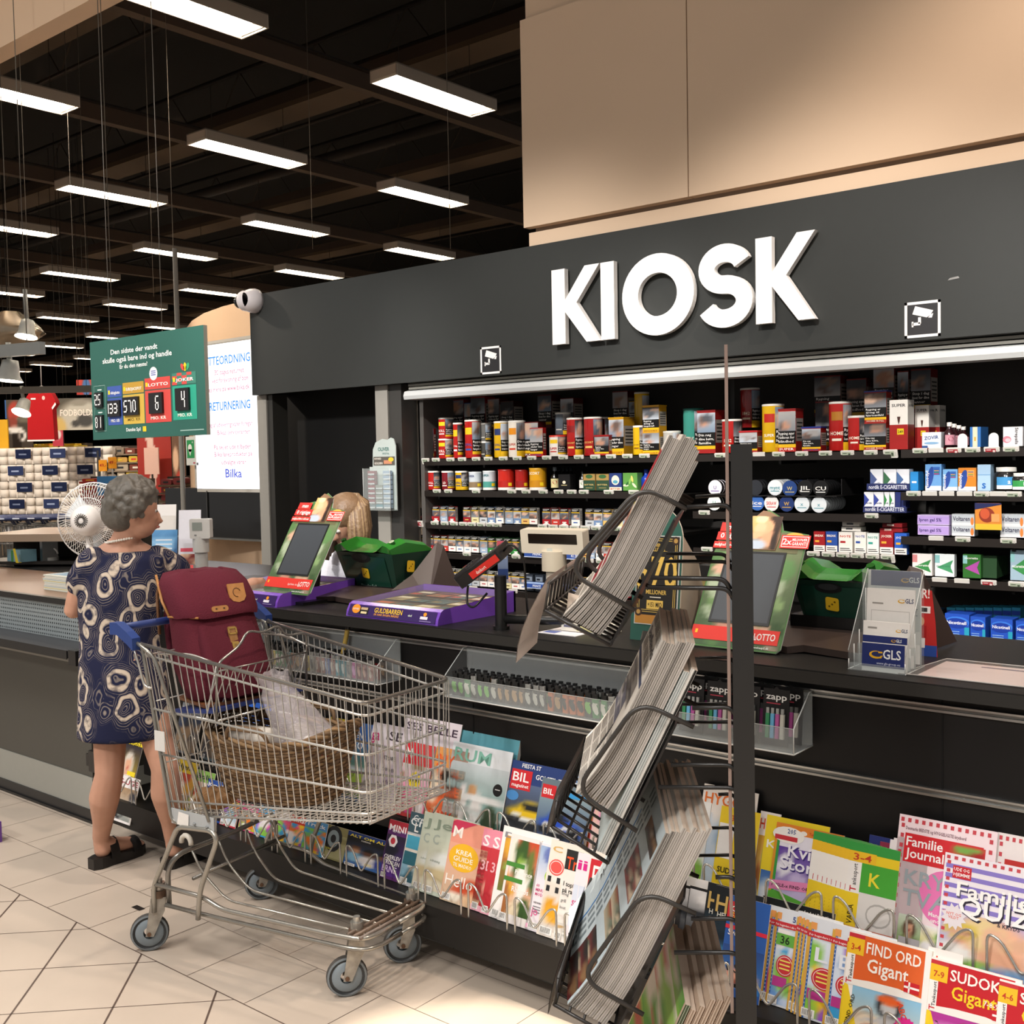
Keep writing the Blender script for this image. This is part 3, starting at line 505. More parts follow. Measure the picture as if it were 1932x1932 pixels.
# blue PRINCE displays
def prince(l,r,t,bot,label):
    q=PY(a(l),720+t*.2692,4.575); e=PY(a(r),720+bot*.2692,4.575); B=M(); B.box((q.x,4.575,e.z),(e.x,4.585,q.z),'2f4f9a','print'); f=XZ((q.x,4.575,e.z)); h=q.z-e.z; R(B,f,0,h*.72,e.x-q.x,h,'9fb8e0'); R(B,f,0,0,e.x-q.x,h*.1,'c8d4ea'); B.text(f,'PRINCE',.06,h*.25,h*.35,'e8ecf4',.001,.03); B.text(f,'41.00',e.x-q.x-.06,h*.25,h*.35,'e8ecf4',.001,.03); B.build('shelf_sign',None,label,'sign')
prince(775,1170,1170,1250,'upper blue PRINCE shelf strip behind the beige customer display'); prince(775,1170,1400,1475,'lower blue PRINCE shelf strip behind the beige customer display')
for i in range(10):
    q=PY(a(780+72*(i%5)),720+1330*.2692,4.62); zz=SZ[4]+.001+(.045 if i>=5 else 0); B=M(); B.box((q.x,4.62,zz),(q.x+.056,4.7,zz+.043),'39404a','gloss'); f=XZ((q.x,4.62,zz)); R(B,f,.006,.008,.05,.032,'7d8896'); R(B,f,.012,.014,.034,.024,'1c2026',.0008); B.build('cigarette_case',None,'dark glossy case above the lower blue strip, %s in the %s layer'%(nth(i%5),'upper' if i>=5 else 'lower'),'case','glossy cases between the blue strips')
# ---- snus cans on their sides
a=Z4
def snus(px,py,i,col,ink,txt,label,n=1):
    for k in range(n):
        p=PY(px+k*9.5,py,4.62+.0); r=.036; x=p.x; y=4.615+k*.027; B=M(); x=PY(px,py,4.615).x
        B.cyl((x,y,p.z),(x,y+.022,p.z),r,'1d1d1f' if col!='dfe6ea' else 'c9ced2','plastic',20,col); f=XZ((x,y,p.z)); B.ell(f,0,0,r*.86,r*.86,col,.0008,n=20)
        if k==0 and txt: B.text(f,txt,0,-.008,.017,ink,.0014,.05,'c',w=.05 if len(txt)>1 else None); R(B,f,-.022,-.018,.022,-.0145,ink,.0013)
        B.build('snus_can',None,label+(', front one' if k==0 else ', %s behind the front one'%nth(k-1)),'snus can','snus cans lying in rows'); 
for j,(px,py,c,ink,t,lb,n) in enumerate([(205,770,'ece8ee','5a3f8e','U','white snus can marked U in the upper row left of the post',3),(200,855,'e8ece8','2f8a7a','U','white snus can with teal letter in the lower row left of the post',3),(430,770,'2a2d33','d8dce0','','dark snus can beside the post in the upper row',3),(540,770,'dfe6ea','3f8a96','mynt','pale mint snus can in the upper row',5),(622,775,'24427e','c8b878','W','navy snus can in the upper row',5),(707,772,'141416','f2f0ec','JIL','black snus can with white slanted letters',5),(795,775,'141416','f2f0ec','CU','black snus can marked CU in the upper row',7),(440,855,'3a68b4','e8e4e0','ice','blue and white snus can beside the post in the lower row',4),(520,858,'efece8','c4282c','SKRAW','white snus can with red letters in the lower row',5),(605,860,'24386e','c09a50','W','navy snus can with bronze rim in the lower row',5),(690,862,'dfe6ea','5a9aa8','x','white snus can with teal mark in the lower row',5),(785,865,'dfe6ea','5a9aa8','x','white snus can at the right end of the lower row',8)]):
    snus(a(px),660+py*.3375,j,c,ink,t,lb,n)
B=M(); B.box((-2.66,4.605,1.424),(-1.96,4.95,1.4285),'1c1b1b','plastic'); 
for k in range(5): B.box((-2.3+.08*k,4.7,1.43),(-2.296+.08*k,4.95,1.5),'232222','plastic')
B.build('snus_tray',None,'black two tier tray holding the round snus cans','tray')
# e-cigarettes, papers
def bxx(l,r,t,z,col,label,dr=None,Y=4.63,d=.05,name='medicine_box',cat='box',grp='medicine boxes on the pharmacy shelves'): return pb(a(l),a(r),660+t*.3375,z,Y,col,'','ffffff',label,d=d,warnon=False,draw=dr,name=name,cat=cat,grp=grp)
def dn(c): return lambda B,f,g,w,d,h:(B.poly(f,[(0,h*.1),(w*.55,h*.5),(0,h*.9)],c),B.text(f,'nordik',w*.5,h*.25,h*.12,'3a4468',.0009,.03,'c',w=w*.7))
GE='e-cigarette boxes'
for i,(l,r,c) in enumerate([(1072,1142,'4a5a8a'),(1147,1217,'3a6a4a'),(1220,1290,'4a6a9a')]): bxx(l,r,668,1.455,'dfe2e8','%s nordik box from the left on the upper dark blue tray'%nth(i),dn(c),name='e_cigarette_box',grp=GE)
for i,(l,r,c) in enumerate([(1038,1090,'3a4a9a'),(1092,1146,'3a4a9a'),(1150,1178,'3a8a4a'),(1180,1208,'3a8a4a'),(1212,1242,'2a3470'),(1246,1270,'2a3470')]): bxx(l,r,795,1.377,'e8eaee' if i<4 else '2a3470','%s nordik box from the left on the lower dark blue tray'%nth(i),dn(c),name='e_cigarette_box',grp=GE)
for l,r,t,b_,lb in ((1052,1290,748,786,'upper dark blue tray lettered nordik e-cigaretter'),(1032,1275,876,912,'lower dark blue tray lettered nordik e-cigaretter')):
    q=PY(a(l),660+t*.3375,4.62); e=PY(a(r),660+b_*.3375,4.62); B=M(); B.box((q.x,4.62,e.z),(e.x,4.628,q.z),'27305e','print'); B.box((q.x,4.628,e.z),(e.x,4.75,e.z+.004),'27305e','print'); f=XZ((q.x,4.62,e.z)); B.text(f,'nordik E-CIGARETTER',.01,.006,.017,'e0e4f0',.001,.01,w=(e.x-q.x)*.9); B.build('shelf_tray',None,lb,'tray')
def dp(t,tc,b2): return lambda B,f,g,w,d,h:(R(B,f,0,0,w,h*.3,'efece6'),R(B,f,w*.1,h*.08,w*.9,h*.12,'333333',.0007),R(B,f,w*.1,h*.17,w*.8,h*.21,'333333',.0007),B.text(f,t,w/2,h*.74,h*.11,tc,.001,.04,'c',w=w*.8),R(B,f,w*.12,h*.46,w*.5,h*.56,b2,.0008))
for i,(l,r,t,c,s,tc,b2) in enumerate([(756,818,1015,'9e1f22','BREAK','f0e6d8','e8a83a'),(824,888,1015,'2a4f9e','BREAK','f0e6d8','e8a83a'),(896,972,1018,'ece8e0','NOTE','c43a1e','a82028'),(984,1048,1018,'ece8e0','NOTE','2a4f9e','2a4f9e'),(1054,1120,1025,'e4ece8','NOTE','2a8a7a','2a9a8a'),(1126,1200,1015,'9e1f26','JOCKER','f0e6d8','e0a83a'),(1208,1276,1025,'2a5fc0','JOCKER','e8ecf4','e0a83a')]): bxx(l,r,t,1.181,c,'%s packet in the row beside the lottery screen, lettered %s'%(nth(i),s),dp(s,tc,b2),Y=4.62,d=.03,name='tobacco_packet',cat='packet',grp='packets beside the lottery screen')
for i,(l,r,t,b_,c) in enumerate([(912,1018,988,1015,'e6e2da'),(916,1012,960,987,'dcd8d0'),(1126,1252,995,1020,'8e1c22'),(1140,1250,968,994,'7d181e')]):
    q=PY(a(l),660+t*.3375,4.64); e=PY(a(r),660+b_*.3375,4.64); B=M(); B.box((q.x,4.64,e.z),(e.x,4.7,q.z-.001),c,'print'); R(B,XZ((q.x,4.64,e.z)),.02,.006,.05,.014,'efe8d8' if i>1 else '55555a'); B.build('tobacco_packet',None,'%s packet lying flat on the row, %s'%(['lower white','upper white','lower dark red','upper dark red'][i],'behind the second note packet' if i<2 else 'above the red jocker packet'),'packet','packets lying flat')
# ---- medicines
z1,z2,z3,z4,z5=1.63,1.452,1.267,1.096,.837
bxx(1362,1468,462,z1,'eef2f6','white ZOVIR box at the left of the top medicine shelf',lambda B,f,g,w,d,h:(B.text(f,'ZOVIR',w*.5,h*.55,h*.22,'2a4f8e',.001,.03,'c',w=w*.75,rot=.08),B.ell(f,w*.5,h*.3,w*.4,h*.08,'8ab4d8'),R(B,f,0,0,w*.3,h*.14,'2a4f8e')))
for i in range(4): bottle(a(1505+26*i),660+(405+8*i)*.3375,.022,'32151a','efe8e0',('d89aa8','a83a58'),'brown syrup bottle with white cap, %s from the left by the ZOVIR box'%nth(i),Y=4.63+.05*i,z=z1,grp='brown syrup bottles')
for i,px in enumerate((1588,1762)):
    q=PY(a(px),660+520*.3375,4.6); B=M(); f=XZ((q.x,4.6,z1-.004)); B.prism(f,[(-.019,0),(.019,0)]+[(.019*math.cos(math.pi*k/10),.04+.019*math.sin(math.pi*k/10)) for k in range(11)],-.002,.001,'eeeeea','plastic'); B.build('shelf_marker',None,'white round-topped shelf marker %s'%['beside the syrup bottles','left of the throat sweets'][i],'marker')
bxx(1630,1690,432,z1,'3a78c0','blue and cream box beside the syrup bottles',lambda B,f,g,w,d,h:(R(B,f,w*.25,0,w*.7,h,'e8e0c0'),R(B,f,w*.4,h*.3,w*.55,h*.5,'e0a83a',.0008)),d=.1)
bxx(1815,1925,432,z1,'f0eeee','white throat sweet box lettered STREPSILS sideways',lambda B,f,g,w,d,h:(B.text(f,'Strepsils',w*.62,h*.95,h*.16,'1c1c24',.001,.03,w=h*.85,rot=-math.pi/2),B.ell(f,w*.2,h*.35,w*.22,h*.18,'d88a98'),B.ell(f,w*.25,h*.32,w*.14,h*.1,'f0c8d0',.0009)),d=.05)
def dl(c,c2): return lambda B,f,g,w,d,h:(R(B,f,0,0,w,h*.18,'e8ecf2'),B.ell(f,w*.3,h*.5,w*.2,h*.42,c2,rot=-.2),R(B,f,w*.5,h*.6,w*.9,h*.9,c,.0008),B.text(f,'limodyl',w*.2,h*.15,w*.18,'f4f4f8',.0012,.04,w=h*.6,rot=math.pi/2),[R(B,f,w*.55,h*(.62+.06*k),w*.85,h*(.65+.06*k),['c43a2a','3a8a4a','d8a02a','2a4f9e'][k],.001) for k in range(4)])
bxx(1296,1340,682,z2,'2a8ad0','bright blue box at the left of the second medicine shelf',lambda B,f,g,w,d,h:R(B,f,w*.2,h*.4,w*.8,h*.5,'e8eef4'),d=.07); bxx(1380,1470,640,z2,'6aa0d8','tall pale blue LIMODYL box on the second medicine shelf',dl('3a6ab8','2a4a9a')); bxx(1478,1560,668,z2,'7ab0e0','shorter pale blue LIMODYL box',dl('3a6ab8','2a4a9a')); bxx(1564,1664,660,z2,'d8842a','orange LIMODYL box beside the blue ones',dl('e8a85a','2a4a9a')); bxx(1672,1745,642,z2,'a8c8e4','pale box with a big blue letter s',lambda B,f,g,w,d,h:(B.text(f,'s',w*.5,h*.1,h*.3,'2a6ab8',.001,.06,'c'),R(B,f,0,h*.6,w,h*.62,'5a9ad0')))
def jar(px,top,lab,txt,label,z):
    p=PY(a(px),660+top*.3375,4.62); h=p.z-z; r=.045; t=thing('pill_jar',label,'jar',(p.x,4.665,z),'dark pill jars'); B=M(); B.lathe((p.x,4.665,z),(0,0,1),[(r*.9,0),(r,.004),(r,h*.72),(r*.8,h*.8)],'1c1a1a','gloss',18); B.build('body',t); B=M(); B.lathe((p.x,4.665,z+h*.8),(0,0,1),[(r*.85,0),(r*.85,h*.18),(0,h*.2)],'dcdad4','plastic',18); B.build('lid',t)
    B=M(); f=CF((p.x,4.665,z+h*.08),r,.5); R(B,f,-.05,0,.05,h*.5,lab,.0006); R(B,f,-.05,0,.05,h*.16,'e8ecf0',.0008); B.text(f,txt,0,h*.22,h*.2,'f4f4f4',.0012,.05,'c'); B.build('sticker',t)
jar(1815,655,'4a98d0','a','dark jar with a blue label lettered a',z2); jar(1905,688,'3a9a50','M','dark jar with a green label lettered M',z2)
dip=lambda c: (lambda B,f,g,w,d,h:(R(B,f,0,h*.1,w,h*.9,c),B.text(f,'Ipren gel 5%',w*.06,h*.35,h*.34,'3a2a6a',.001,.03,w=w*.7)))
dvo=lambda B,f,g,w,d,h:(R(B,f,0,0,w,h*.25,'d8dce0'),B.text(f,'Voltaren',w*.05,h*.42,h*.4,'3a3a52',.001,.04,w=w*.75),B.ell(f,w*.9,h*.4,w*.07,h*.35,'e0803a'))
zm=PY(a(1420),660+980*.3375,4.63).z
bxx(1338,1512,980,z3,'c8b8e0','lower purple Ipren box of the pair',dip('b49ad8')); bxx(1336,1514,922,zm+.001,'c8b8e0','upper purple Ipren box of the pair',dip('b49ad8'))
for i,(l,r) in enumerate(((1528,1655),(1800,1932))):
    for k,(t,zz) in enumerate(((978,z3),(918,zm+.001))): bxx(l,r,t,zz,'bfc6cc','%s Voltaren box %s the orange card'%(['lower','upper'][k],['left of','right of'][i]),dvo)
q=PY(a(1660),660+855*.3375,4.60); e=PY(a(1808),660+1008*.3375,4.60); B=M(); f=F((q.x,4.6,e.z),(1,0,0),(0,-.08,1)); W=e.x-q.x; H=q.z-e.z; B.prism(f,rrect(0,0,W,H,.006,2),-.002,0,'d88a3a','print')
B.ell(f,W*.45,H*.55,W*.3,H*.28,'8e3a2a'); B.ell(f,W*.38,H*.6,W*.18,H*.2,'c85a3a',.0009); R(B,f,0,0,W,H*.22,'e8b83a',.0011); R(B,f,W*.62,H*.3,W*.92,H*.6,'e8a060',.0008); B.poly(f,[(0,H*.75),(W,H*.95),(W,H),(0,H)],'2a2f5a',.001); B.build('leaflet',None,'orange joint pain leaflet standing between Voltaren boxes','leaflet')
for i,(l,r,t,c,c2,lb) in enumerate([(1308,1418,1138,'efe8e4','3a8a4a','white and pink nicorette box'),(1434,1542,1140,'e4ecec','4a9a6a','white and mint nicorette box'),(1590,1690,1142,'2f6a2c','a84a9e','dark green nicorette box with purple arrow'),(1856,1950,1118,'9ab4c4','3a8a4a','grey blue nicorette box at the picture edge')]):
    bxx(l,r,t,z4,c,lb,lambda B,f,g,w,d,h,c2=c2,i=i:(B.poly(f,[(w*.1,h*.4),(w*.95,h*.75),(w*.8,h*.45),(w*.95,h*.15)],c2),R(B,f,0,h*.6,w*.25,h*.95,'d88a8a' if i==0 else '8ac0c0',.0003),B.text(f,'nicorette',w*.1,h*.8 if i==2 else h*.42,h*.1,'f0f4ee' if i!=1 else '3a7a5a',.001,.03,w=w*.75)),d=.03)
for i in range(8): bxx(1700+15*i,1780+13*i,1150,z4,'2a4a2c' if i<5 else '3a3d42','dark box standing on edge behind the green nicorette box, %s of the row'%nth(i),None,Y=4.66+.04*i,d=.03,grp='nicorette stock in a row')
dni=lambda B,f,g,w,d,h:(B.ell(f,w*.5,h*.68,w*.5,h*.22,'3a78d8'),B.ell(f,w*.48,h*.64,w*.46,h*.2,'1c3a9a',.0008),B.text(f,'Nicotinell',w*.08,h*.6,h*.13,'f0f4fa',.0012,.04,w=w*.8),R(B,f,w*.8,0,w,h*.5,'2a9ab8',.0007),[R(B,f,w*.08,h*(.3-.09*k),w*.6,h*(.33-.09*k),'8ab0e0',.001) for k in range(3)])
for i,(l,r,t) in enumerate([(1490,1626,1472),(1632,1716,1490),(1746,1868,1500),(1886,1990,1515)]): bxx(l,r,t,z5,'2450b8','blue Nicotinell box, %s from the left on the bottom medicine shelf'%nth(i),dni,Y=4.63,d=.09)
for i in range(6): bxx(1372+18*i,1392+18*i,1450+i*2,z5,'2a6a9e' if i<4 else '1c2430','thin blue box on edge left of the Nicotinell row, %s one'%nth(i),None,Y=4.68+.02*i,d=.1)
for i in range(8): bxx(1500+52*i,1548+52*i,1440,z5,'2a8aa8','blue box in the back rank behind the Nicotinell boxes, %s from the left'%nth(i),lambda B,f,g,w,d,h:R(B,f,0,h*.75,w,h*.9,'1c3a9a'),Y=4.78,d=.1)
bxx(1540,1720,1690,.701,'2a4a9a','blue box on the plinth under the bottom medicine shelf',None,Y=4.65,d=.1)
# ================================================================ kiosk counter and what stands on it
CZ=1.057; CF_Y=2.66; CXL=-4.52
t=thing('kiosk_worktop','long black counter top running along the kiosk','worktop',(-1.5,3.0,1.02))
B=M(); B.box((CXL,CF_Y,1.022),(1.5,3.42,CZ),'201f1e','dark'); B.box((CXL,CF_Y-.003,1.022),(1.5,CF_Y,CZ-.004),'2b2a28','dark'); B.build('slab',t)
t=thing('kiosk_counter_front','black slatted counter front with silver rails under the worktop','counter',(-1.5,2.75,0))
B=M(); B.box((-4.5,2.75,.2),(1.5,3.38,1.02),'171616','dark'); 
for x in (-4.0,-2.46,-.9): B.box((x-.002,2.748,.2),(x+.002,2.75,1.02),'050505','matte')
B.build('front_panel',t)
for z0,z1 in ((.971,.99),(.757,.777)):
    B=M(); B.box((-4.5,2.738,z0),(1.5,2.75,z0+.006),'b9bbba','steel'); B.box((-4.5,2.744,z0+.006),(1.5,2.75,z1-.004),'8b8d8c','steel'); B.box((-4.5,2.738,z1-.005),(1.5,2.75,z1),'cfd1cf','steel'); B.build('rail',t)
B=M(); B.box((-4.45,2.605,0),(1.5,3.3,.097),'8b8780','plastic')
for x in (-3.4,-2.44,-1.2): B.box((x-.0015,2.604,0),(x+.0015,2.605,.097),'4a4844','matte')
B.build('plinth',t)
B=M(); B.box((-4.5,3.3,0),(1.5,3.36,.2),'121111','plastic'); B.build('back_panel',t)
B=M(); B.box((-4.34,2.452,.098),(1.5,2.748,.206),'1a1918','dark'); B.build('magazine_ledge',None,'black base ledge carrying the lower row of magazines','ledge')
t=thing('magazine_shelf','black upper magazine shelf above the front row of magazines','shelf',(-1.4,2.68,.3))
B=M(); B.box((-4.15,2.602,.37),(1.5,2.748,.39),'161514','dark'); B.box((-4.15,2.6,.35),(1.5,2.606,.39),'1c1b1a','dark'); B.build('board',t)
# wire loops that keep the magazines apart
def loop(x,y,z,w=.155): 
    B=M(); p=[(x,y,z),(x,y,z+.112),(x+.03,y+.002,z+.1),(x+w*.5,y-.006,z+.03),(x+w-.03,y+.002,z+.1),(x+w,y,z+.112),(x+w,y,z)]
    B.tube(rnd(p,.02,4),.0034,'b4b2ac','chrome',6,caps=False); return B
LP=None
def loops(x0,x1,y,z,where):
    global LP
    x=x0; i=0
    while x<x1:
        if LP is None: LP=loop(0,0,0).build('wire_loop',local=True); o=LP
        else: o=dup(LP)
        o.location=(x,y,z); tag(o,'%s zigzag wire loop from the left along the %s magazine row'%(nth(i),where),'wire','wire loops of the %s magazine row'%where); x+=.186; i+=1
loops(-4.286,.4,2.463,.206,'lower'); loops(-4.1,.4,2.608,.39,'upper')
# ---- lottery displays
def lotto(ox,oy,oz,label):
    f=F((ox,oy,oz),(1,0,0),(0,.52,.855)); W=.29; t=thing('lottery_display',label,'display',(ox+W/2,oy+.1,CZ),'lottery screens on the counter')
    B=M(); out=[(0,.012),(.012,0),(W-.012,0),(W,.012),(W,.375),(W*.72,.385),(W*.66,.43),(W*.5,.455),(W*.4,.43),(W*.37,.40),(W*.3,.415),(W*.05,.40),(W*.0,.3)]
    B.prism(f,out,-.004,0,'4f7a44','print',side='d8dad4')
    rg3=random.Random(5)
    els=[(rg3.random(),rg3.random(),rg3.uniform(.06,.14),rg3.uniform(.04,.09),rg3.choice(['4f6f45','6f8f5a','3a5532','8aa872','c8907a','a8b89a','d0a890','557a48','5f8a52','9a8a78']),rg3.uniform(-.6,0)) for k in range(60)]
    B.img(f,.004,.006,W-.004,.372,22,28,soft(('45603f','7a8460'),els),.0006)
    B.rect(f,.02,.31,.27,.378,'6b6a4a',.0015); B.ell(f,W*.86,.365,.03,.014,'e8b04a',.0016)
    B.rect(f,.0,.022,W-.012,.066,'e03a30',.002); B.text(f,'LOTTO',W-.088,.033,.021,'f8f4f0',.0026,.08,rot=.03,w=.066); B.text(f,'Spil hvis du vil!',W-.15,.036,.009,'f4dcd8',.0026,.01); B.rect(f,.012,.04,.02,.052,'f0c02a',.0026,); B.text(f,'www.danskespil.dk',W-.11,.008,.007,'e0e8e0',.0026,.02)
    B.build('poster_frame',t)
    B=M(); B.fbox(f,.045,.078,.238,.312,-.003,.003,'16181a','plastic'); B.rect(f,.053,.086,.232,.304,'3f444a',.0034,'plastic'); B.build('screen',t)
    B=M(); g=f.sub(0,0,.004); cut=[(.115,.318),(.2,.318),(.205,.36),(.2,.40),(.18,.432),(.155,.445),(.13,.45),(.112,.43),(.1,.40),(.095,.36)]
    fn=soft(('7a6048','8a6a48'),[(.2,.78,.28,.3,'d8b070',.3),(.35,.9,.2,.12,'efd8a8',0),(.8,.72,.22,.4,'38261e',-.2),(.62,.68,.16,.2,'e0aa80',.3),(.36,.62,.18,.18,'e8bc94',0),(.3,.42,.4,.1,'e4b088',.2),(.72,.3,.3,.22,'dca07c',.3),(.3,.12,.35,.16,'b8c4d4',0),(.9,.25,.1,.4,'2e201a',0)])
    B.prism(g,cut,-.002,0,'8a6a50','print'); B.img(g,.1,.32,.2,.43,16,18,fn,.0006); B.build('couple_picture',t,label='picture of two embracing women on the lottery display')
    B=M(); g=f.sub(0,0,.006); B.rect(g,.005,.375,.085,.405,'d8332c',.0004); B.rect(g,.0,.345,.105,.373,'d8332c',.0004); B.rect(g,-.004,.318,.11,.34,'d8332c',.0004); B.text(g,'man',.03,.382,.017,'f8f4f0',.001,.05); B.text(g,'0 rigtige',.012,.352,.017,'f8f4f0',.001,.05,w=.085); B.text(g,'mulighed bliver millionær',.0,.325,.010,'f8f4f0',.001,.03,w=.105)
    B.build('slogan_sign',t); B=M(); B.rect(g,.212,.325,.302,.368,'d8332c',.0004); B.frame(g,.216,.329,.298,.364,.002,'f8f4f0',.0008); B.text(g,'2x',.219,.337,.02,'f8f4f0',.001,.05); B.text(g,'MILLIONÆR',.248,.349,.009,'f8f4f0',.001,.05,w=.046); B.text(g,'GARANTI',.248,.335,.011,'f8f4f0',.001,.06,w=.046); B.build('slogan_sign',t)
    B=M(); B.fbox(f,.04,.05,.25,.33,-.034,-.005,'141313','plastic'); p=f.p(.16,.16,-.03); B.tube([p,(p.x,p.y+.04,p.z-.03),(p.x,oy+.13,CZ+.01)],.022,'171616','plastic',8); B.box((p.x-.07,oy+.02,CZ),(p.x+.07,oy+.2,CZ+.012),'121212','plastic'); B.build('stand',t)
lotto(-3.595,2.755,1.103,'lottery screen with green garden frame in front of the cashier'); lotto(-1.65,2.80,1.062,'lottery screen with green garden frame behind the newspaper stand post')
# ---- purple ticket cases
def ticketcase(x0,label):
    y0=2.682; t=thing('scratch_ticket_case',label,'display case',(x0+.23,y0+.2,CZ),'purple scratch ticket cases'); x1=x0+.46; y1=3.1; h0,h1=.052,.075; P='7a4cc0'
    B=M(); fr=[(x0,y0,CZ),(x0,y0+.004,CZ+.02),(x0,y0+.018,CZ+.044),(x0,y0+.034,CZ+h0)]
    B.add([(x,)+p[1:] for x in (x0,x1) for p in fr],[(0,4,5,1),(1,5,6,2),(2,6,7,3)],P,'gloss')
    for x in (x0,x1): B.add([(x,y0,CZ),(x,y1,CZ),(x,y1,CZ+h1),(x,y0+.034,CZ+h0),(x,y0+.018,CZ+.044),(x,y0+.004,CZ+.02)],[(0,1,2,3,4,5)],P,'gloss')
    B.box((x0,y1-.01,CZ),(x1,y1,CZ+h1),P,'gloss'); B.box((x0+.002,y0+.003,CZ+.001),(x1-.002,y1-.01,CZ+.012),'2a2036','plastic'); B.build('case',t)
    f=F((x0,y0-.001,CZ+.004),(1,0,0),(0,.02,.044)); B=M(); B.rect(f,.012,.0,.448,.042,'35205e',.003); B.ell(f,.05,.026,.022,.017,'f09a2a',.0036); B.text(f,'NYHED',.034,.022,.007,'f4e8e0',.004,.03); B.rect(f,.07,.008,.115,.034,'1c1a1c',.0037); B.rect(f,.075,.024,.11,.033,'cbb08a',.004); B.rect(f,.078,.01,.108,.018,'e8d8a8',.004)
    B.text(f,'GULDBARREN',.145,.019,.018,'f2c83a',.004,.06,w=.14); B.text(f,'SÅ HAR INGEN MÅSKE',.147,.008,.008,'e8a04a',.004,.04,w=.125); B.star(f,.325,.02,.02,'7ab85a',n=14); B.text(f,'vind',.315,.017,.008,'e8f4e0',.004,.03); B.ell(f,.395,.03,.008,.007,'f09a2a',.004); B.rect(f,.375,.012,.41,.022,'e8e4f0',.004); B.rect(f,.375,.004,.43,.007,'8a7ab0',.004); B.build('front_banner',t)
    B=M(); B.add([(x0+.006,y0+.04,CZ+.034),(x1-.006,y0+.04,CZ+.034),(x1-.006,y1-.012,CZ+.052),(x0+.006,y1-.012,CZ+.052)],[(0,1,2,3)],'4a3a30','print'); B.build('ticket_bed',t)
    rg4=random.Random(8)
    for i in range(12):
        u=x0+.03+(i%4)*.105; v=y0+.06+(i//4)*.11; B=M(); zt_=CZ+.036+.02*(i//3==99)+.022*(v-y0)/.42; B.box((u,v,zt_),(u+.09,v+.095,zt_+.001),rg4.choice(['c8b878','7a6a4a','b86a4a','4a6a6a','d8d0c0','a89868','5a4a3a']),'print'); ff=F((u,v,zt_+.001),(1,0,0),(0,1,0)); B.rect(ff,.008,.055,.08,.085,rg4.choice(['e8e0c0','2a5a5a','d86a3a','3a3024']),.0006); B.rect(ff,.01,.01,.05,.04,rg4.choice(['efe8d8','8a7a4a','c84a3a']),.0006); B.build('scratch_ticket',None,'%s scratch ticket from the left, %s row, inside the purple case %s'%(nth(i%4),['front','middle','back'][i//4],'beside the card reader' if x0>-3.2 else 'by the backpack'),'ticket','scratch tickets under the glass lids')
    B=M(); B.add([(x0+.004,y0+.036,CZ+h0),(x1-.004,y0+.036,CZ+h0),(x1-.004,y1-.004,CZ+h1),(x0+.004,y1-.004,CZ+h1)],[(0,1,2,3)],'efeae4','clear'); B.build('glass_lid',t)
ticketcase(-3.013,'open topped purple ticket case lettered GULDBARREN on the counter'); ticketcase(-3.872,'purple ticket case partly hidden behind the maroon backpack')
# ---- card terminal on a pole
x,y=-2.324,2.745; t=thing('card_terminal','black card terminal with red strip tilted on a pole','card terminal',(x,y,CZ))
B=M(); B.cyl((x,y,CZ),(x,y,1.235),.02,'131313','plastic',14); B.cyl((x,y,CZ),(x,y,CZ+.012),.028,'101010','plastic',14); B.tube([(x,y,CZ+.035),(x+.3,y+.12,CZ+.035)],.016,'151515','plastic',10); B.build('pole',t)
f=F((x-.13,y-.02,1.20),(.78,-.1,.42),(-.2,.85,.3)); B=M(); B.prism(f,rrect(0,-.04,.23,.05,.015),0,.04,'1b1b1c','plastic'); B.build('body',t)
B=M(); g=F(f.p(.08,-.041,.006),f.x,f.n); B.rect(g,0,0,.15,.024,'d8322a',.001); B.text(g,'dankort',.03,.005,.012,'f8e8e0',.0016,.03); B.build('red_strip',t)
B=M(); B.prism(f,rrect(.0,-.035,.085,.045,.008),.04,.048,'26262a','plastic')
for i in range(12): B.fbox(f,.008+.022*(i%3),-.028+.017*(i//3),.024+.022*(i%3),-.017+.017*(i//3),.048,.052,['2f2f33','c8b028','3a8a3a','b8322a'][(i//3) if i%3==0 else 0],'plastic')
B.build('keypad',t); B=M(); B.rect(f,.1,-.028,.2,.038,'4a5560',.041,'blackgloss'); B.build('screen',t)
B=M(); a=f.p(.0,0,-.005); B.tube(rnd([a,a+V((.01,-.02,-.06)),a+V((.05,-.03,-.07)),a+V((.085,0,-.02))],.02),.004,'161616','plastic',6); B.build('hook',t)
B=M(); a=f.p(.23,0,.02); B.tube(rnd([a,a+V((.03,0,.03)),a+V((.06,.03,-.02)),a+V((.05,.05,-.16)),(x+.07,y+.06,CZ+.004)],.04),.004,'131313','plastic',6); B.build('cable',t)
g=F(PY(940,1093,2.79),(.55,.3,0),(.45,.2,.72)); B=M(); B.prism(g,[(0,0),(.035,0),(.035,.13),(0,.13)],0,.001,'9fb8e4','print'); B.rect(g,0,.11,.035,.13,'d85a6a',.0014); B.rect(g,.004,.07,.03,.1,'e8eef8',.0014); B.rect(g,0,0,.035,.035,'4a6ab8',.0014); B.build('flyer',None,'narrow pale blue flyer sticking up behind the card terminal','flyer')
